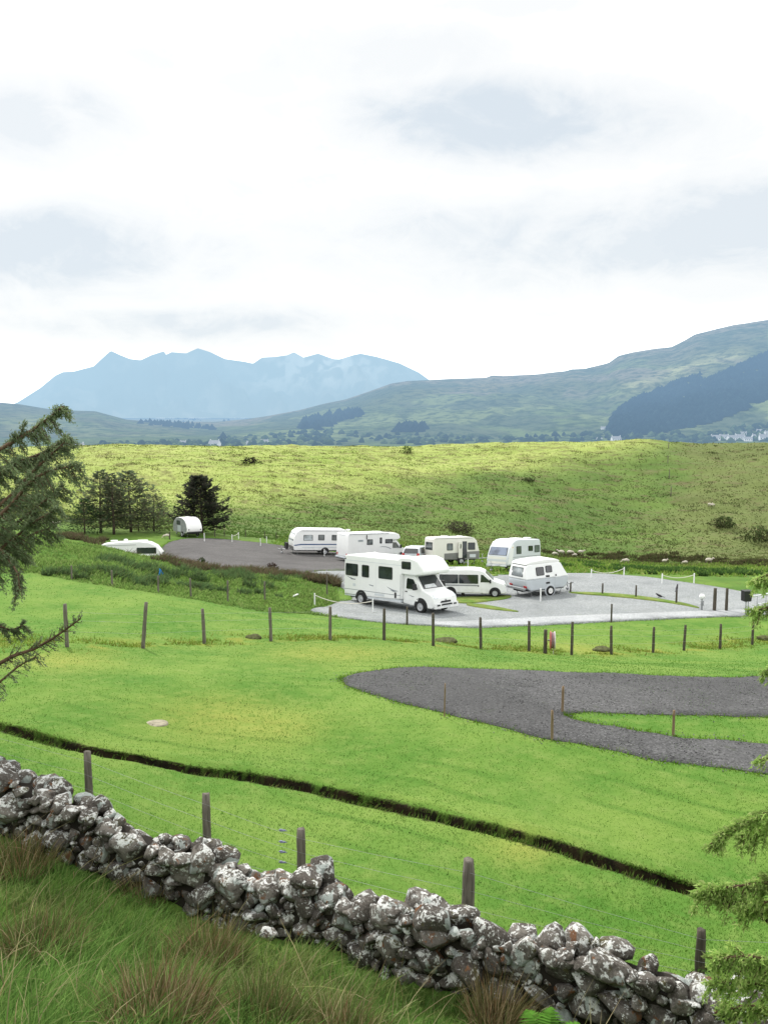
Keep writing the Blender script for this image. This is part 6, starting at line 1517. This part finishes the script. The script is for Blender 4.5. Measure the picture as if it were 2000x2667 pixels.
# ================================================================== TREES, SHEEP, BIRDS, HOUSES
M_NEEDLE = leafy('spruce_needles', .48)
def tri_cloud(C, col, size, stretch=None, D=None):
    """many small leaf faces: C centres, D directions"""
    n = len(C)
    if D is None: D = RNG.normal(0, 1, (n, 3))
    D = D/(np.linalg.norm(D, axis=1)[:, None]+1e-9)
    R = RNG.normal(0, 1, (n, 3)); S = np.cross(D, R); S /= np.linalg.norm(S, axis=1)[:, None]+1e-9
    sz = np.asarray(size)*np.ones(n)
    st = (stretch or 1.0)
    a = C - S*(sz*.5)[:, None]; b = C + S*(sz*.5)[:, None]; c = C + D*(sz*st)[:, None]
    V = np.stack([a, b, c], 1).reshape(-1, 3); k = np.arange(n)*3
    return V, np.stack([k, k+1, k+2], 1), np.repeat(col, 3, 0)
def conifer(u, vt, vb, wpx, cols, label, dens=1.0, bare=.18, seed=1, up=.25, group=None, dark=1.0, name='spruce_tree'):
    p = at(u, vb); H = hgt(u, vt, p); R = wpx/FPX*p.y*.57; r = np.random.default_rng(seed)
    root = empty(name, p, 0, label, 'tree', group)
    m = MB(); bend = r.normal(0, .02*H, 2)
    tp = lambda f: Vector((bend[0]*f*f, bend[1]*f*f, H*f))
    m.tube([tp(f) for f in np.linspace(0, 1, 9)], [.022*H*(1-f)**.8+.012 for f in np.linspace(0, 1, 9)], 8); 
    Cs = []; Ds = []; Cc = []; lm = MB()
    nb = int(74*dens)
    for i in range(nb):
        f = bare + (1-bare)*(i/nb)**.85; a = i*2.4+r.uniform(-.4, .4)
        pf = (f-bare)/(1-bare)
        L = R*(1.15*(1-pf)**.78*(.72+.28*min(1, pf*5+.3)) + .05)*r.uniform(.62, 1.2)
        o = tp(f); slope = up*(.2+.9*pf)+r.uniform(-.12, .12)
        pts = []
        for k in range(6):
            t_ = k/5; pts.append(o+Vector((math.cos(a)*L*t_, math.sin(a)*L*t_, L*(slope*t_ - .25*t_*t_ + .28*t_**3))))
        lm.tube(pts, [.012*H*(1-f)*.45*(1-.8*q)+.008 for q in (0, .2, .4, .6, .8, 1)], 4)
        n = int(58*dens*(.35+L/R))
        t_ = r.uniform(.12, 1, n)**.75; q = np.array([[v.x, v.y, v.z] for v in pts]); ix = np.clip((t_*5).astype(int), 0, 4); fr = (t_*5-ix)[:, None]
        c = q[ix]*(1-fr)+q[ix+1]*fr
        sp = (L*.20*(1-.5*t_)+.04)[:, None]
        side = np.array([-math.sin(a), math.cos(a), 0])[None]*r.normal(0, 1, (n, 1))*sp + np.array([0, 0, 1.0])[None]*r.normal(-.25, .45, (n, 1))*sp*.6
        Cs.append(c+side); d = np.array([math.cos(a), math.sin(a), .25])[None]+side/sp*.8*.6+r.normal(0, .3, (n, 3)); Ds.append(d)
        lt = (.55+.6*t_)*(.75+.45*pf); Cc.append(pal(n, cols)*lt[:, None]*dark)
    m.build('trunk', M_BARK, root)
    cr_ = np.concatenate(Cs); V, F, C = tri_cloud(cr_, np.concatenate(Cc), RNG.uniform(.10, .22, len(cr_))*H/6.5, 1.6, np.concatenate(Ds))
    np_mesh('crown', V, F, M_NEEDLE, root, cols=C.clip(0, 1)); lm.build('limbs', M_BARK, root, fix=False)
    return root
SPR = [(.11,.155,.09), (.145,.20,.105), (.175,.195,.115), (.165,.15,.10)]
SPG = 'spruces in a row at the foot of the hill'
conifer(264,1225,1388,150,SPR,'tall thin spruce with a bare trunk, left of the spruce row',.8,.12,3,.2,SPG)
conifer(298,1232,1392,120,SPR,'spruce with a dark bare trunk in the middle of the row',.7,.22,4,.2,SPG)
conifer(342,1226,1386,175,SPR,'tallest broad spruce right of the middle of the row',1.0,.12,5,.22,SPG)
conifer(402,1292,1384,130,SPR,'short spreading spruce at the right end of the row',.8,.06,6,.45,SPG)
conifer(222,1300,1390,110,[(.04,.085,.035),(.055,.10,.04)],'small spruce at the left end of the row',.8,.05,7,.3,SPG)
conifer(362,1330,1384,70,SPR,'small young spruce under the tallest one',.6,.05,9,.3,SPG)
conifer(527,1240,1388,128,[(.072,.076,.058),(.09,.08,.07),(.058,.085,.05)],'lone dense dark spruce behind the teardrop trailer',1.5,.07,8,.62,None,.85)
# --- big conifers whose branches reach in from both sides
def limb(Cs, Ds, Cc, lm, pts, r0, fol, cols, ns, hang, w, seedn, start=.15, bright=1.0, twigL=.35):
    pts = [Vector(p) for p in pts]; P = []
    n = 16
    def cat(t_):
        k = min(int(t_*(len(pts)-1)), len(pts)-2); f = t_*(len(pts)-1)-k
        p0, p1, p2, p3 = pts[max(k-1, 0)], pts[k], pts[k+1], pts[min(k+2, len(pts)-1)]
        return .5*((2*p1)+(p2-p0)*f+(2*p0-5*p1+4*p2-p3)*f*f+(3*p1-p0-3*p2+p3)*f**3)
    P = [cat(i/(n-1)) for i in range(n)]
    lm.tube(P, [r0*(1-.85*i/(n-1))+.003 for i in range(n)], 6)
    rr = np.random.default_rng(seedn)
    for j in range(ns):
        t_ = start+(1-start)*(j+rr.uniform(0, 1))/ns; b = cat(min(t_, .999)); dr = (cat(min(t_+.03, .999))-cat(t_-.03)).normalized()
        sd = dr.cross(Vector((0, -1, .2))).normalized()*(1 if rr.uniform() < .5 else -1)
        l = twigL*w*rr.uniform(.5, 1.15)*(1.15-.65*t_)
        end = dr*l*.75 + sd*l*rr.uniform(.3, .9) + Vector((0, rr.uniform(-.5, .5)*l, -hang*l*rr.uniform(.5, 1.2)))
        q = [b, b+end*.5+Vector((0, 0, hang*l*.10)), b+end]
        lm.tube(q, [r0*.16+.002, r0*.10+.002, .0015], 4, cap=False)
        m_ = int(fol*l/.3); f = rr.uniform(.05, 1, m_)[:, None]
        qa = np.array([list(v) for v in q]); c = qa[0]*(1-f)**2+2*qa[1]*f*(1-f)+qa[2]*f*f
        c = c+rr.normal(0, .018*w+.004, (m_, 3))
        d = np.array(list(end.normalized()))[None]+rr.normal(0, .65, (m_, 3))+np.array([0, 0, -.25*hang])
        Cs.append(c); Ds.append(d); Cc.append(pal(m_, cols)*bright*rr.uniform(.7, 1.25))
def bigtree(name, label, pos, H, limbs_, cols, fs, barky, fill=None):
    root = empty(name, pos, 0, label, 'tree'); O = np.array(pos)
    Cs, Ds, Cc = [], [], []; lm = MB()
    for i, (pts, r0, fol, ns, hang, w, st, br) in enumerate(limbs_):
        limb(Cs, Ds, Cc, lm, [Vector(p)-Vector(pos) for p in pts], r0, fol, cols, ns, hang, w, 900+i+int(H*10), st, br)
    m = MB(); m.tube([(0, 0, -.2), (.05, .1, H*.3), (-.05, 0, H*.7), (0, 0, H)], [.03*H, .024*H, .014*H, .02], 12); m.build('trunk', barky, root)
    C = np.concatenate(Cs); V, F, CC = tri_cloud(C, np.concatenate(Cc), RNG.uniform(.7, 1.3, len(C))*fs, 2.4, np.concatenate(Ds))
    np_mesh('crown', V, F, M_NEEDLE, root, cols=CC.clip(0, 1)); lm.build('limbs', barky, root, fix=False)
M_TWIG = simple('reddish_twig_bark', (.105,.068,.045), .9, 0, .35, 12, .1, .5)
YL = 12.5; base = PT(-420, 1700, YL); base.z = zg(base.x, base.y)
tr = lambda v: Vector((base.x, base.y, PT(0, v, YL).z))
LB = []
def L_(pl, r0, fol, ns, hang, w, st=.12, br=1.0, dy=0):
    fol *= 1.05; ns = int(ns*.85)
    LB.append(([tr(pl[0][1]+160)] + [PT(u, v, YL+dy*(i+1)/len(pl)) for i, (u, v) in enumerate(pl)], r0, fol, ns, hang, w, st, br))
L_([(-140,1250),(20,1160),(100,1110),(164,1058)], .050, 120, 58, .9, 1.15, .25, 1.0, -.6)
L_([(-120,1320),(30,1215),(110,1180),(178,1140)], .042, 120, 52, .8, 1.1, .25, .95, .3)
L_([(-120,1400),(20,1300),(90,1225),(172,1150)], .048, 110, 50, .7, 1.1, .25, .9, -.2)
L_([(-130,1450),(10,1335),(100,1240),(205,1212)], .048, 110, 60, .7, 1.25, .25, .95, -.8)
L_([(-120,1470),(20,1380),(110,1310),(165,1270)], .042, 110, 50, .7, 1.2, .25, .9, .6)
L_([(-120,1500),(0,1430),(90,1360),(155,1325)], .042, 105, 50, .8, 1.2, .25, .8, 0)
L_([(-130,1510),(-20,1470),(70,1400),(130,1375)], .040, 90, 46, .7, 1.1, .25, .75, .8)
L_([(-130,1260),(-20,1230),(60,1200),(120,1240)], .035, 110, 46, 1.1, 1.2, .25, .85, 1.0)
L_([(-130,1360),(-20,1310),(70,1290),(130,1300)], .035, 110, 46, 1.1, 1.2, .25, .8, 1.2)
L_([(-130,1420),(-30,1410),(40,1480),(52,1530)], .030, 120, 34, 1.1, .8, .45, .85, -.9)
L_([(-130,1350),(-40,1360),(30,1420),(60,1450)], .030, 120, 40, 1.1, 1.0, .35, .8, .9)
L_([(-150,1860),(0,1728),(90,1690),(150,1655),(210,1612)], .045, 20, 60, .25, .85, .30, .9, -.3)
L_([(-140,1750),(-20,1640),(30,1640),(62,1628)], .028, 110, 24, .7, .7, .40, .8, .2)
L_([(-140,1850),(-20,1790),(50,1735),(95,1712)], .030, 34, 30, .5, .9, .35, 1.0, -.5)
LC = [(.15,.21,.10), (.20,.27,.13), (.25,.32,.19), (.22,.25,.15)]
bigtree('spruce_tree', 'large spruce at the left edge, only its ragged branches reaching into view', base, 9.5, LB, LC, .019, M_TWIG)
YR = 7.2; base = PT(2520, 2500, YR); base.z = zg(base.x, base.y)
LB = []
def R_(pl, r0, fol, ns, hang, w, st=.3, br=1.0, Y=YR):
    fol *= .62; ns = int(ns*.68)
    LB.append(([Vector((base.x, base.y, PT(2500, pl[0][1]-90, YR).z))] + [PT(u, v, Y) for u, v in pl], r0, fol, ns, hang, w, st, br))
R_([(2200,2080),(2060,2098),(1960,2135),(1868,2190)], .022, 330, 64, .75, .62, .42, 1.1, 6.6)
R_([(2200,2160),(2080,2160),(1990,2160),(1930,2180)], .018, 300, 44, .85, .55, .45, 1.0, 6.8)
R_([(2200,2270),(2060,2290),(1940,2305),(1828,2322)], .024, 330, 70, .75, .66, .40, 1.0, 6.3)
R_([(2200,2320),(2080,2340),(1990,2350),(1930,2370)], .018, 260, 44, .85, .55, .42, .95, 6.5)
R_([(2200,2560),(2060,2520),(1950,2490),(1860,2500)], .022, 330, 64, .8, .62, .38, 1.15, 5.9)
R_([(2200,2640),(2060,2600),(1960,2560),(1858,2560)], .020, 330, 60, .8, .60, .38, 1.1, 5.9)
R_([(2200,2700),(2060,2660),(1970,2620),(1890,2630)], .020, 300, 50, .8, .55, .38, 1.0, 6.0)
R_([(2250,1380),(2120,1430),(2030,1480),(1968,1510)], .016, 300, 40, .8, .50, .45, 1.1, 6.8)
R_([(2250,1480),(2120,1530),(2030,1570),(1965,1592)], .016, 300, 40, .7, .48, .45, 1.05, 6.8)
R_([(2250,1640),(2130,1690),(2050,1720),(1986,1752)], .014, 260, 30, .7, .42, .45, 1.0, 6.8)
R_([(2250,1900),(2130,1930),(2050,1950),(1980,1985)], .014, 260, 30, .7, .42, .45, 1.0, 6.8)
RCOL = [(.33,.50,.13), (.43,.58,.17), (.25,.39,.10), (.48,.56,.22)]
bigtree('spruce_tree', 'young spruce at the right edge, fresh green branch tips hanging into view', base, 7.5, LB, RCOL, .0145, M_TWIG)
# a low dark shrub at the bottom right corner, under the tips
p = hit(1960, 2690, y0=1.5); shrub(Vector((p[0], p[1], 0)), .55, .7, 2200, [(.03,.06,.015),(.07,.12,.03),(.05,.05,.025)], 'dark twiggy shrub in the bottom right corner beyond the wall', .05)
# --- sheep
M_WOOL = simple('sheep_wool', (.52,.48,.41), .95, 0, .12, 9, .1, .9); M_FACE = simple('sheep_face', (.52,.46,.40), .8); M_FACEB = simple('sheep_leg', (.18,.15,.13), .8)
def body_mesh():
    V, F = ICO3; P = V.copy(); P = P*np.array([.52, .24, .27]); P[:, 2] += .06*np.cos(P[:, 0]*2.5); P[:, 2] += np.where(P[:, 2] < -.1, .06, 0)
    P = P*(1+.05*n3(V*3, 2.0, 401)[:, None]); 
    nk = V[:, 0] > .75; P[nk] += np.array([.16, 0, .10])*((V[nk, 0]-.75)/.25)[:, None]
    return P+np.array([0, 0, .56]), F
def sheep_proto(graze):
    root = empty('sheep', (0,0,0), 0, 'x', 'sheep', 'sheep grazing at the foot of the hill')
    P, F = body_mesh(); np_mesh('fleece', P, F, M_WOOL, root, smooth=True)
    m = MB(); hz = .30 if graze else .80; hx = .80 if graze else .74
    m.tube([(.50,0,.66),(.66,0,(.66+hz)/2+.06),(hx,0,hz+.06)], [.13,.10,.09], 8); m.tube([(hx-.03,0,hz+.07),(hx+.08,0,hz),(hx+.17,0,hz-.07)], [.085,.075,.045], 8)
    for s in (-1, 1): m.tube([(hx-.02, s*.07, hz+.10),(hx-.06, s*.17, hz+.09)], [.03,.012], 6)
    m.build('head', M_FACE, root, fix=False)
    for sx in (-.32, .34):
        for s in (-1, 1):
            m = MB(); k = -.05 if sx < 0 else .03
            m.tube([(sx, s*.13, .42),(sx+k, s*.13, .22),(sx, s*.13, .0)], [.055,.032,.030], 6); m.build('leg', M_FACEB, root, fix=False)
    return root
sg = sheep_proto(True); su = sheep_proto(False)
SH = [(1443,1449,1,25,1.0,'grazing sheep nearest the pale grey caravan, left of its group'),(1461,1446,0,150,1.2,'largest sheep of the group, standing right of the first one'),(1483,1446,1,10,1.2,'sheep in the middle of the group on the green strip'),(1497,1451,1,190,.85,'small sheep low in the gap between two bigger ones'),(1511,1445,0,5,1.15,'rightmost sheep of the group beside the caravans'),
 (1630,1468,1,170,1.0,'sheep lying low behind the left roped pair of posts'),(1729,1468,0,20,1.0,'sheep facing right among the dark rushes, above the right rope'),(1784,1471,1,185,.9,'sheep among the rushes, just left of the last white post'),(1844,1468,0,5,1.25,'sheep on the right of the rushes, well past the last white post'),
 (1847,1319,0,10,1.0,'left of two white sheep high on the right of the hill'),(1856,1320,1,170,.9,'right of two white sheep high on the right of the hill'),(140,1376,0,20,1.15,'white sheep left of the spruce row, seen through branches'),(436,1403,1,200,.8,'white sheep left of the teardrop trailer')]
used = {0: False, 1: False}
for u, v, gz_, yaw, sc, lb in SH:
    pr = sg if gz_ else su
    o = pr if not used[gz_] else copy_tree(pr)
    used[gz_] = True
    p = at(u, v); o.location = p; o.rotation_euler = (0, 0, math.radians(yaw)); o.scale = (sc*.7, sc*.7, sc*.7); o['label'] = lb
# --- crows
M_CROW = simple('black_feathers', (.012,.012,.016), .5, 0, .3)
def crow(loc, yaw, label, tilt=0):
    r = empty('crow', loc, math.radians(yaw), label, 'bird')
    r.scale = (.8,)*3
    V, F = ICO2; P = V*np.array([.20,.085,.095]); P[:, 2] += .14 + P[:, 0]*(.35+tilt); np_mesh('body', P, F, M_CROW, r, smooth=True)
    m = MB(); m.tube([(.13,0,.20+tilt*.12),(.18,0,.25+tilt*.15),(.23,0,.26+tilt*.15),(.26,0,.255+tilt*.15)], [.06,.055,.045,.015], 8); m.tube([(.25,0,.258+tilt*.15),(.32,0,.24+tilt*.15)], [.018,.004], 6); m.build('head', M_CROW, r, fix=False)
    m = MB(); m.prism([(-.16,.10-tilt*.1),(-.40,.02-tilt*.2),(-.40,.035-tilt*.2),(-.15,.14-tilt*.1)], -.04, .04); m.build('tail', M_CROW, r)
    for s in (-1, 1):
        m = MB(); m.tube([(.02,s*.035,.08),(.03,s*.035,.0)], .008, 5); m.tube([(.0,s*.035,.004),(.08,s*.035,.004)], .008, 5); m.build('leg', M_CROW, r, fix=False)
crow(dpos[1760], 60, 'black crow perched on top of a low dark post', .5)
crow(at(1716,1558)+Vector((0,0,.05)), 160, 'black crow standing on the pale gravel left of the other one', .0)
# --- houses far down the valley
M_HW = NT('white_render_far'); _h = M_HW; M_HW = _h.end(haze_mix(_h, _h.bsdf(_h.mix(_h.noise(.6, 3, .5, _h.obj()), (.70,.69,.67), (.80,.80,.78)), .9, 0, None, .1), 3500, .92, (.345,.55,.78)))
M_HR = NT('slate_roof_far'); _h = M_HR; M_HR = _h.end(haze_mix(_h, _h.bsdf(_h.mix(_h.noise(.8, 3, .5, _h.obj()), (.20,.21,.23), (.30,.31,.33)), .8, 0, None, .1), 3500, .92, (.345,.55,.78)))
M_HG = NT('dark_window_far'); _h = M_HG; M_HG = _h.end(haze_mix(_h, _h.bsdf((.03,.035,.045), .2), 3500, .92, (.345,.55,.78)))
def house(L, W, H, label):
    r = empty('cottage', (0,0,0), 0, label, 'house', 'white houses down in the valley')
    m = MB(); m.prism([(-W/2,-3),(-W/2,H),(0,H+W*.42),(W/2,H),(W/2,-3)], -L/2, L/2); w_ = m.build('wall', M_HW, r)
    m = MB()
    for s in (-1, 1): m.add([(s*(W/2+.4), -L/2-.3, H-.25), (s*(W/2+.4), L/2+.3, H-.25), (0, L/2+.3, H+W*.42+.12), (0, -L/2-.3, H+W*.42+.12)], [(0,1,2,3)])
    rf = m.build('roof', M_HR, r, fix=False)
    for y in (-L/2+.6, L/2-.6):
        m = MB(); m.box((0, y, H+W*.42+.5), (.9, .7, 1.8)); m.build('chimney', M_HW, rf)
    for s in (-1, 1):
        for k in range(4):
            m = MB(); m.box((s*(W/2+.03), -L/2+L*(k+.5)/4, H*.58), (.12, 1.1, 1.3)); m.build('window', M_HG, r)
    return r
HS = [(1862,1146,80,1.15,'leftmost pale house of the village below the plantation'),(1885,1143,70,1.0,'second pale house from the left in the village'),(1905,1147,95,1.2,'third pale house from the left in the village'),(1925,1145,85,1.25,'pale house in the middle of the village row'),(1947,1149,75,1.0,'low pale house right of the middle of the village row'),
 (1968,1143,90,1.1,'pale house near the right end of the village row'),(1990,1147,80,1.4,'big pale house at the right edge of the village'),(1978,1128,60,.9,'upper small pale house above the village row at the right'),(1998,1132,100,.9,'upper small pale house at the right edge'),(1935,1133,70,.8,'small pale house behind the middle of the village row'),
 (1560,1150,40,.8,'lone white house left of the plantation foot'),(1603,1150,95,1.2,'pale gabled house just above the highest part of the green crest'),(1570,1118,80,.7,'tiny white house under the left end of the plantation'),
 (560,1163,70,1.2,'white cottage on the valley floor above the left crest'),(690,1156,90,.9,'white house right of the first cottage in the valley'),(650,1158,60,.7,'small white house between two cottages in the valley'),(205,1172,80,1.2,'white house at the far left of the valley beyond the branches'),(478,1158,75,.8,'pale farmhouse left of the white cottage in the valley'),(283,1172,75,.7,'small pale house beyond the spruces at the left'),(760,1172,90,.7,'pale house low in the valley just above the crest, left of centre')]
h0 = house(13, 8, 4.2, 'x')
for i, (u, v, yaw, sc, lb) in enumerate(HS):
    o = h0 if i == 0 else copy_tree(h0)
    x, y = hit_far(u, v); z = float(zf(x, y)[0]); o.location = (x, y, z); o.rotation_euler = (0, 0, math.radians(yaw)); o.scale = (sc, sc, sc); o['label'] = lb
# --- woods: plantation on the hill and trees down the valley, each one mass
def blobs(xs, ys, zs, h, w, cols, cone):
    n = len(xs); k = 7
    a = np.linspace(0, 2*PI, k, endpoint=False); lv = [(0, .75), (.25, 1.0), (.6, .72), (.9, .32)] if not cone else [(0, .9), (.08, 1.0), (.5, .55), (.85, .18)]
    Vs = []; Fs = []; Cs = []
    for i in range(n):
        vs = []
        for f, rr in lv:
            j = RNG.uniform(.7, 1.3, k); vs.append(np.stack([xs[i]+np.cos(a)*rr*w[i]*j, ys[i]+np.sin(a)*rr*w[i]*j, zs[i]+h[i]*(f+RNG.uniform(-.05, .05, k))], 1))
        V = np.concatenate(vs+[np.array([[xs[i], ys[i], zs[i]+h[i]*1.02]])]); b = i*(len(lv)*k+1)
        for r_ in range(len(lv)-1):
            for q in range(k): Fs.append((b+r_*k+q, b+r_*k+(q+1) % k, b+(r_+1)*k+(q+1) % k)); Fs.append((b+r_*k+q, b+(r_+1)*k+(q+1) % k, b+(r_+1)*k+q))
        for q in range(k): Fs.append((b+(len(lv)-1)*k+q, b+(len(lv)-1)*k+(q+1) % k, b+len(lv)*k))
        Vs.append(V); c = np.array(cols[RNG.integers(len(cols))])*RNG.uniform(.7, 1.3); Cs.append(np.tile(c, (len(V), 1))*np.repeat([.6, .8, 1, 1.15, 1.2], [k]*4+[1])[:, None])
    return np.concatenate(Vs), np.array(Fs), np.concatenate(Cs)
def wood_px(polys, n):
    us, vs = [], []
    for pl in polys:
        pl = np.array(pl, float); x0, y0 = pl.min(0); x1, y1 = pl.max(0)
        u = RNG.uniform(x0, x1, n*4); v = RNG.uniform(y0, y1, n*4); k = in_poly(u, v, pl); us.append(u[k][:n]); vs.append(v[k][:n])
    return np.concatenate(us), np.concatenate(vs)
def plant(u, v): 
    pts = [hit_far(a, b) for a, b in zip(u, v)]; x = np.array([p[0] for p in pts]); y = np.array([p[1] for p in pts]); return x, y, zf(x, y)
u, v = wood_px([[(1582,1128),(1600,1075),(1640,1045),(1720,1010),(1790,985),(1822,975),(1835,990),(1880,972),(1950,940),(2060,890),(2060,1010),(1960,1055),(1880,1090),(1800,1112),(1700,1130),(1620,1138)]], 2600)
x, y, z = plant(u, v)
# even the spacing over the slope: denser where the ground is farther
V, F, C = blobs(x, y, z-1, RNG.uniform(8, 13, len(x)), RNG.uniform(7, 11, len(x)), [(.018,.034,.036), (.024,.040,.040), (.017,.030,.034)], True)
o = np_mesh('conifer_plantation', V, F, M_LEAF_FAR, cols=C); tag(o, 'dark blue-green conifer plantation on the flank of the right-hand hill', 'forest', kind='stuff')
u, v = wood_px([[(778,1118),(790,1095),(850,1078),(930,1068),(950,1080),(880,1105),(830,1120)]], 170); u2, v2 = wood_px([[(1030,1125),(1040,1110),(1110,1108),(1108,1124)]], 45)
u3, v3 = wood_px([[(250,1178),(260,1160),(560,1150),(560,1165),(300,1180)], [(560,1170),(580,1140),(860,1118),(1000,1135),(1000,1150),(700,1172)], [(1000,1160),(1000,1130),(1300,1138),(1580,1130),(1600,1150),(1300,1160)]], 170)
u4, v4 = wood_px([[(1600,1152),(1620,1135),(1820,1128),(2010,1100),(2010,1150),(1800,1155)]], 190); u5, v5 = wood_px([[(600,1085),(700,1072),(770,1062),(760,1070),(640,1092)]], 60); u6, v6 = wood_px([[(440,1088),(600,1078),(600,1086),(450,1093)]], 60)
u7, v7 = wood_px([[(330,1098),(420,1100),(560,1115),(560,1122),(420,1112)]], 50)
x, y, z = plant(np.concatenate([u, u2, u5, u6, u7]), np.concatenate([v, v2, v5, v6, v7]))
V, F, C = blobs(x, y, z-1, RNG.uniform(10, 18, len(x)), RNG.uniform(7, 13, len(x)), [(.022,.036,.034), (.030,.045,.036)], True)
o = np_mesh('valley_conifers', V, F, M_LEAF_FAR, cols=C); tag(o, 'dark conifer woods in patches across the valley', 'forest', kind='stuff')
x, y, z = plant(np.concatenate([u3, u4]), np.concatenate([v3, v4]))
V, F, C = blobs(x, y, z-1, RNG.uniform(4, 10, len(x)), RNG.uniform(4, 8, len(x)), [(.040,.065,.035), (.030,.050,.035), (.065,.10,.045), (.10,.14,.06)], False)
o = np_mesh('valley_trees', V, F, M_LEAF_FAR, cols=C); tag(o, 'scattered broadleaved trees and hedges on the valley floor', 'trees', kind='stuff')
# ================================================================== SKY AND SUN
SUN_EL, SUN_AZ = math.radians(50), math.radians(-28)      # azimuth from +Y towards +X
sun = bpy.data.lights.new('sun', 'SUN'); suno = bpy.data.objects.new('sun', sun); COL.objects.link(suno)
sun.energy = 3.4; sun.angle = math.radians(2.0); sun.color = (1.0, .965, .90)
sd = Vector((math.sin(SUN_AZ)*math.cos(SUN_EL), math.cos(SUN_AZ)*math.cos(SUN_EL), math.sin(SUN_EL)))
suno.rotation_euler = sd.to_track_quat('Z', 'Y').to_euler(); suno.location = (0, 0, 60)
w = bpy.data.worlds.new('World'); SC.world = w; w.use_nodes = True
w.cycles.sampling_method = "MANUAL"; w.cycles.sample_map_resolution = 256
nt_ = w.node_tree; nt_.nodes.clear()
class WN(NT):
    def __init__(s, tree): s.t = tree
W = WN(nt_)
wo = nt_.nodes.new('ShaderNodeOutputWorld')
sky = nt_.nodes.new('ShaderNodeTexSky'); sky.sky_type = 'NISHITA'; sky.sun_disc = False
sky.sun_elevation = SUN_EL; sky.sun_rotation = SUN_AZ
bg = nt_.nodes.new('ShaderNodeBackground'); bg.inputs['Strength'].default_value = 0.11; W.l(sky.outputs[0], bg.inputs['Color'])
dirv = nt_.nodes.new('ShaderNodeTexCoord').outputs['Generated']
sx = nt_.nodes.new('ShaderNodeSeparateXYZ'); W.l(dirv, sx.inputs[0])
DX, DY, DZ = sx.outputs
# cloud sheet in true sky directions: compress towards the horizon
zz = W.math('MAXIMUM', DZ, 0.0)
cv = nt_.nodes.new('ShaderNodeCombineXYZ')
W.l(DX, cv.inputs[0]); W.l(W.math('MULTIPLY', DY, .6), cv.inputs[1]); W.l(W.math('MULTIPLY', zz, 1.9), cv.inputs[2])
n_big = W.noise(3.4, 7, .6, cv.outputs[0], .8); n_det = W.noise(11.0, 7, .65, cv.outputs[0], .6)
n_mix = W.math('ADD', W.math('MULTIPLY', n_big, .6), W.math('MULTIPLY', n_det, .4))
azn = W.math('DIVIDE', DX, W.math('MAXIMUM', DY, .05)); eln = W.math('DIVIDE', DZ, W.math('MAXIMUM', DY, .05))
def elev(v):
    d = (v - V0)/FPX; return (-ST - d*CT)/(CT - d*ST)
acc = None
for (u, v, ru, rv, amp) in [(1000,140,330,110,.40),(700,215,240,50,.26),(80,318,250,105,.60),(1350,320,430,105,1.0),(1120,330,200,55,.4),
        (130,655,520,115,.85),(1500,620,800,115,.72),(1950,590,420,130,.75),(1300,715,460,70,.5),(480,838,480,55,.75),(250,770,440,85,.5),(1800,740,300,60,.35),(650,880,420,40,.35),(560,75,160,40,.2),(1300,10,320,40,.3),(40,30,140,40,.25),(900,560,120,60,.2)]:
    a0 = (u-U0)/FPX/(CT - (v-V0)/FPX*ST); e0 = elev(v)
    ka = FPX/(ru*1.25); ke = FPX/(rv*1.2)
    da = W.math('MULTIPLY', W.math('SUBTRACT', azn, a0), ka); de = W.math('MULTIPLY', W.math('SUBTRACT', eln, e0), ke)
    # softer on top, flatter below
    r2 = W.math('ADD', W.math('MULTIPLY', da, da), W.math('MULTIPLY', de, de))
    wob = W.math('ADD', r2, W.math('MULTIPLY', W.math('SUBTRACT', n_mix, .5), 3.4))
    g = W.math('MULTIPLY', W.math('POWER', 2.718, W.math('MULTIPLY', W.math('MAXIMUM', wob, 0.0), -1.25)), amp)
    acc = g if acc is None else W.math('MAXIMUM', acc, g)
# the rest of the sky (behind and overhead): plain broken overcast
acc = W.math('MAXIMUM', acc, W.math('MULTIPLY', W.ramp(n_mix, .47, .66), .34))
front = W.ramp(DY, .0, .35)
other = W.math('MULTIPLY', W.ramp(n_big, .48, .72), .7)
shade = W.math('ADD', W.math('MULTIPLY', acc, front), W.math('MULTIPLY', other, W.math('SUBTRACT', 1.0, front)), True)
dark = W.ramp(shade, .18, 1.0)
cl_g = W.mix(dark, (1.03, 1.04, 1.035), (.745, .82, .885))
cl_c = W.mix(W.ramp(shade, .02, .26), (2.0, 2.0, 1.98), cl_g)
bgc = nt_.nodes.new('ShaderNodeBackground'); W.l(cl_c, bgc.inputs['Color']); bgc.inputs['Strength'].default_value = 1.0
mxs = nt_.nodes.new('ShaderNodeMixShader'); mxs.inputs[0].default_value = .93
W.l(bg.outputs[0], mxs.inputs[1]); W.l(bgc.outputs[0], mxs.inputs[2]); W.l(mxs.outputs[0], wo.inputs['Surface'])
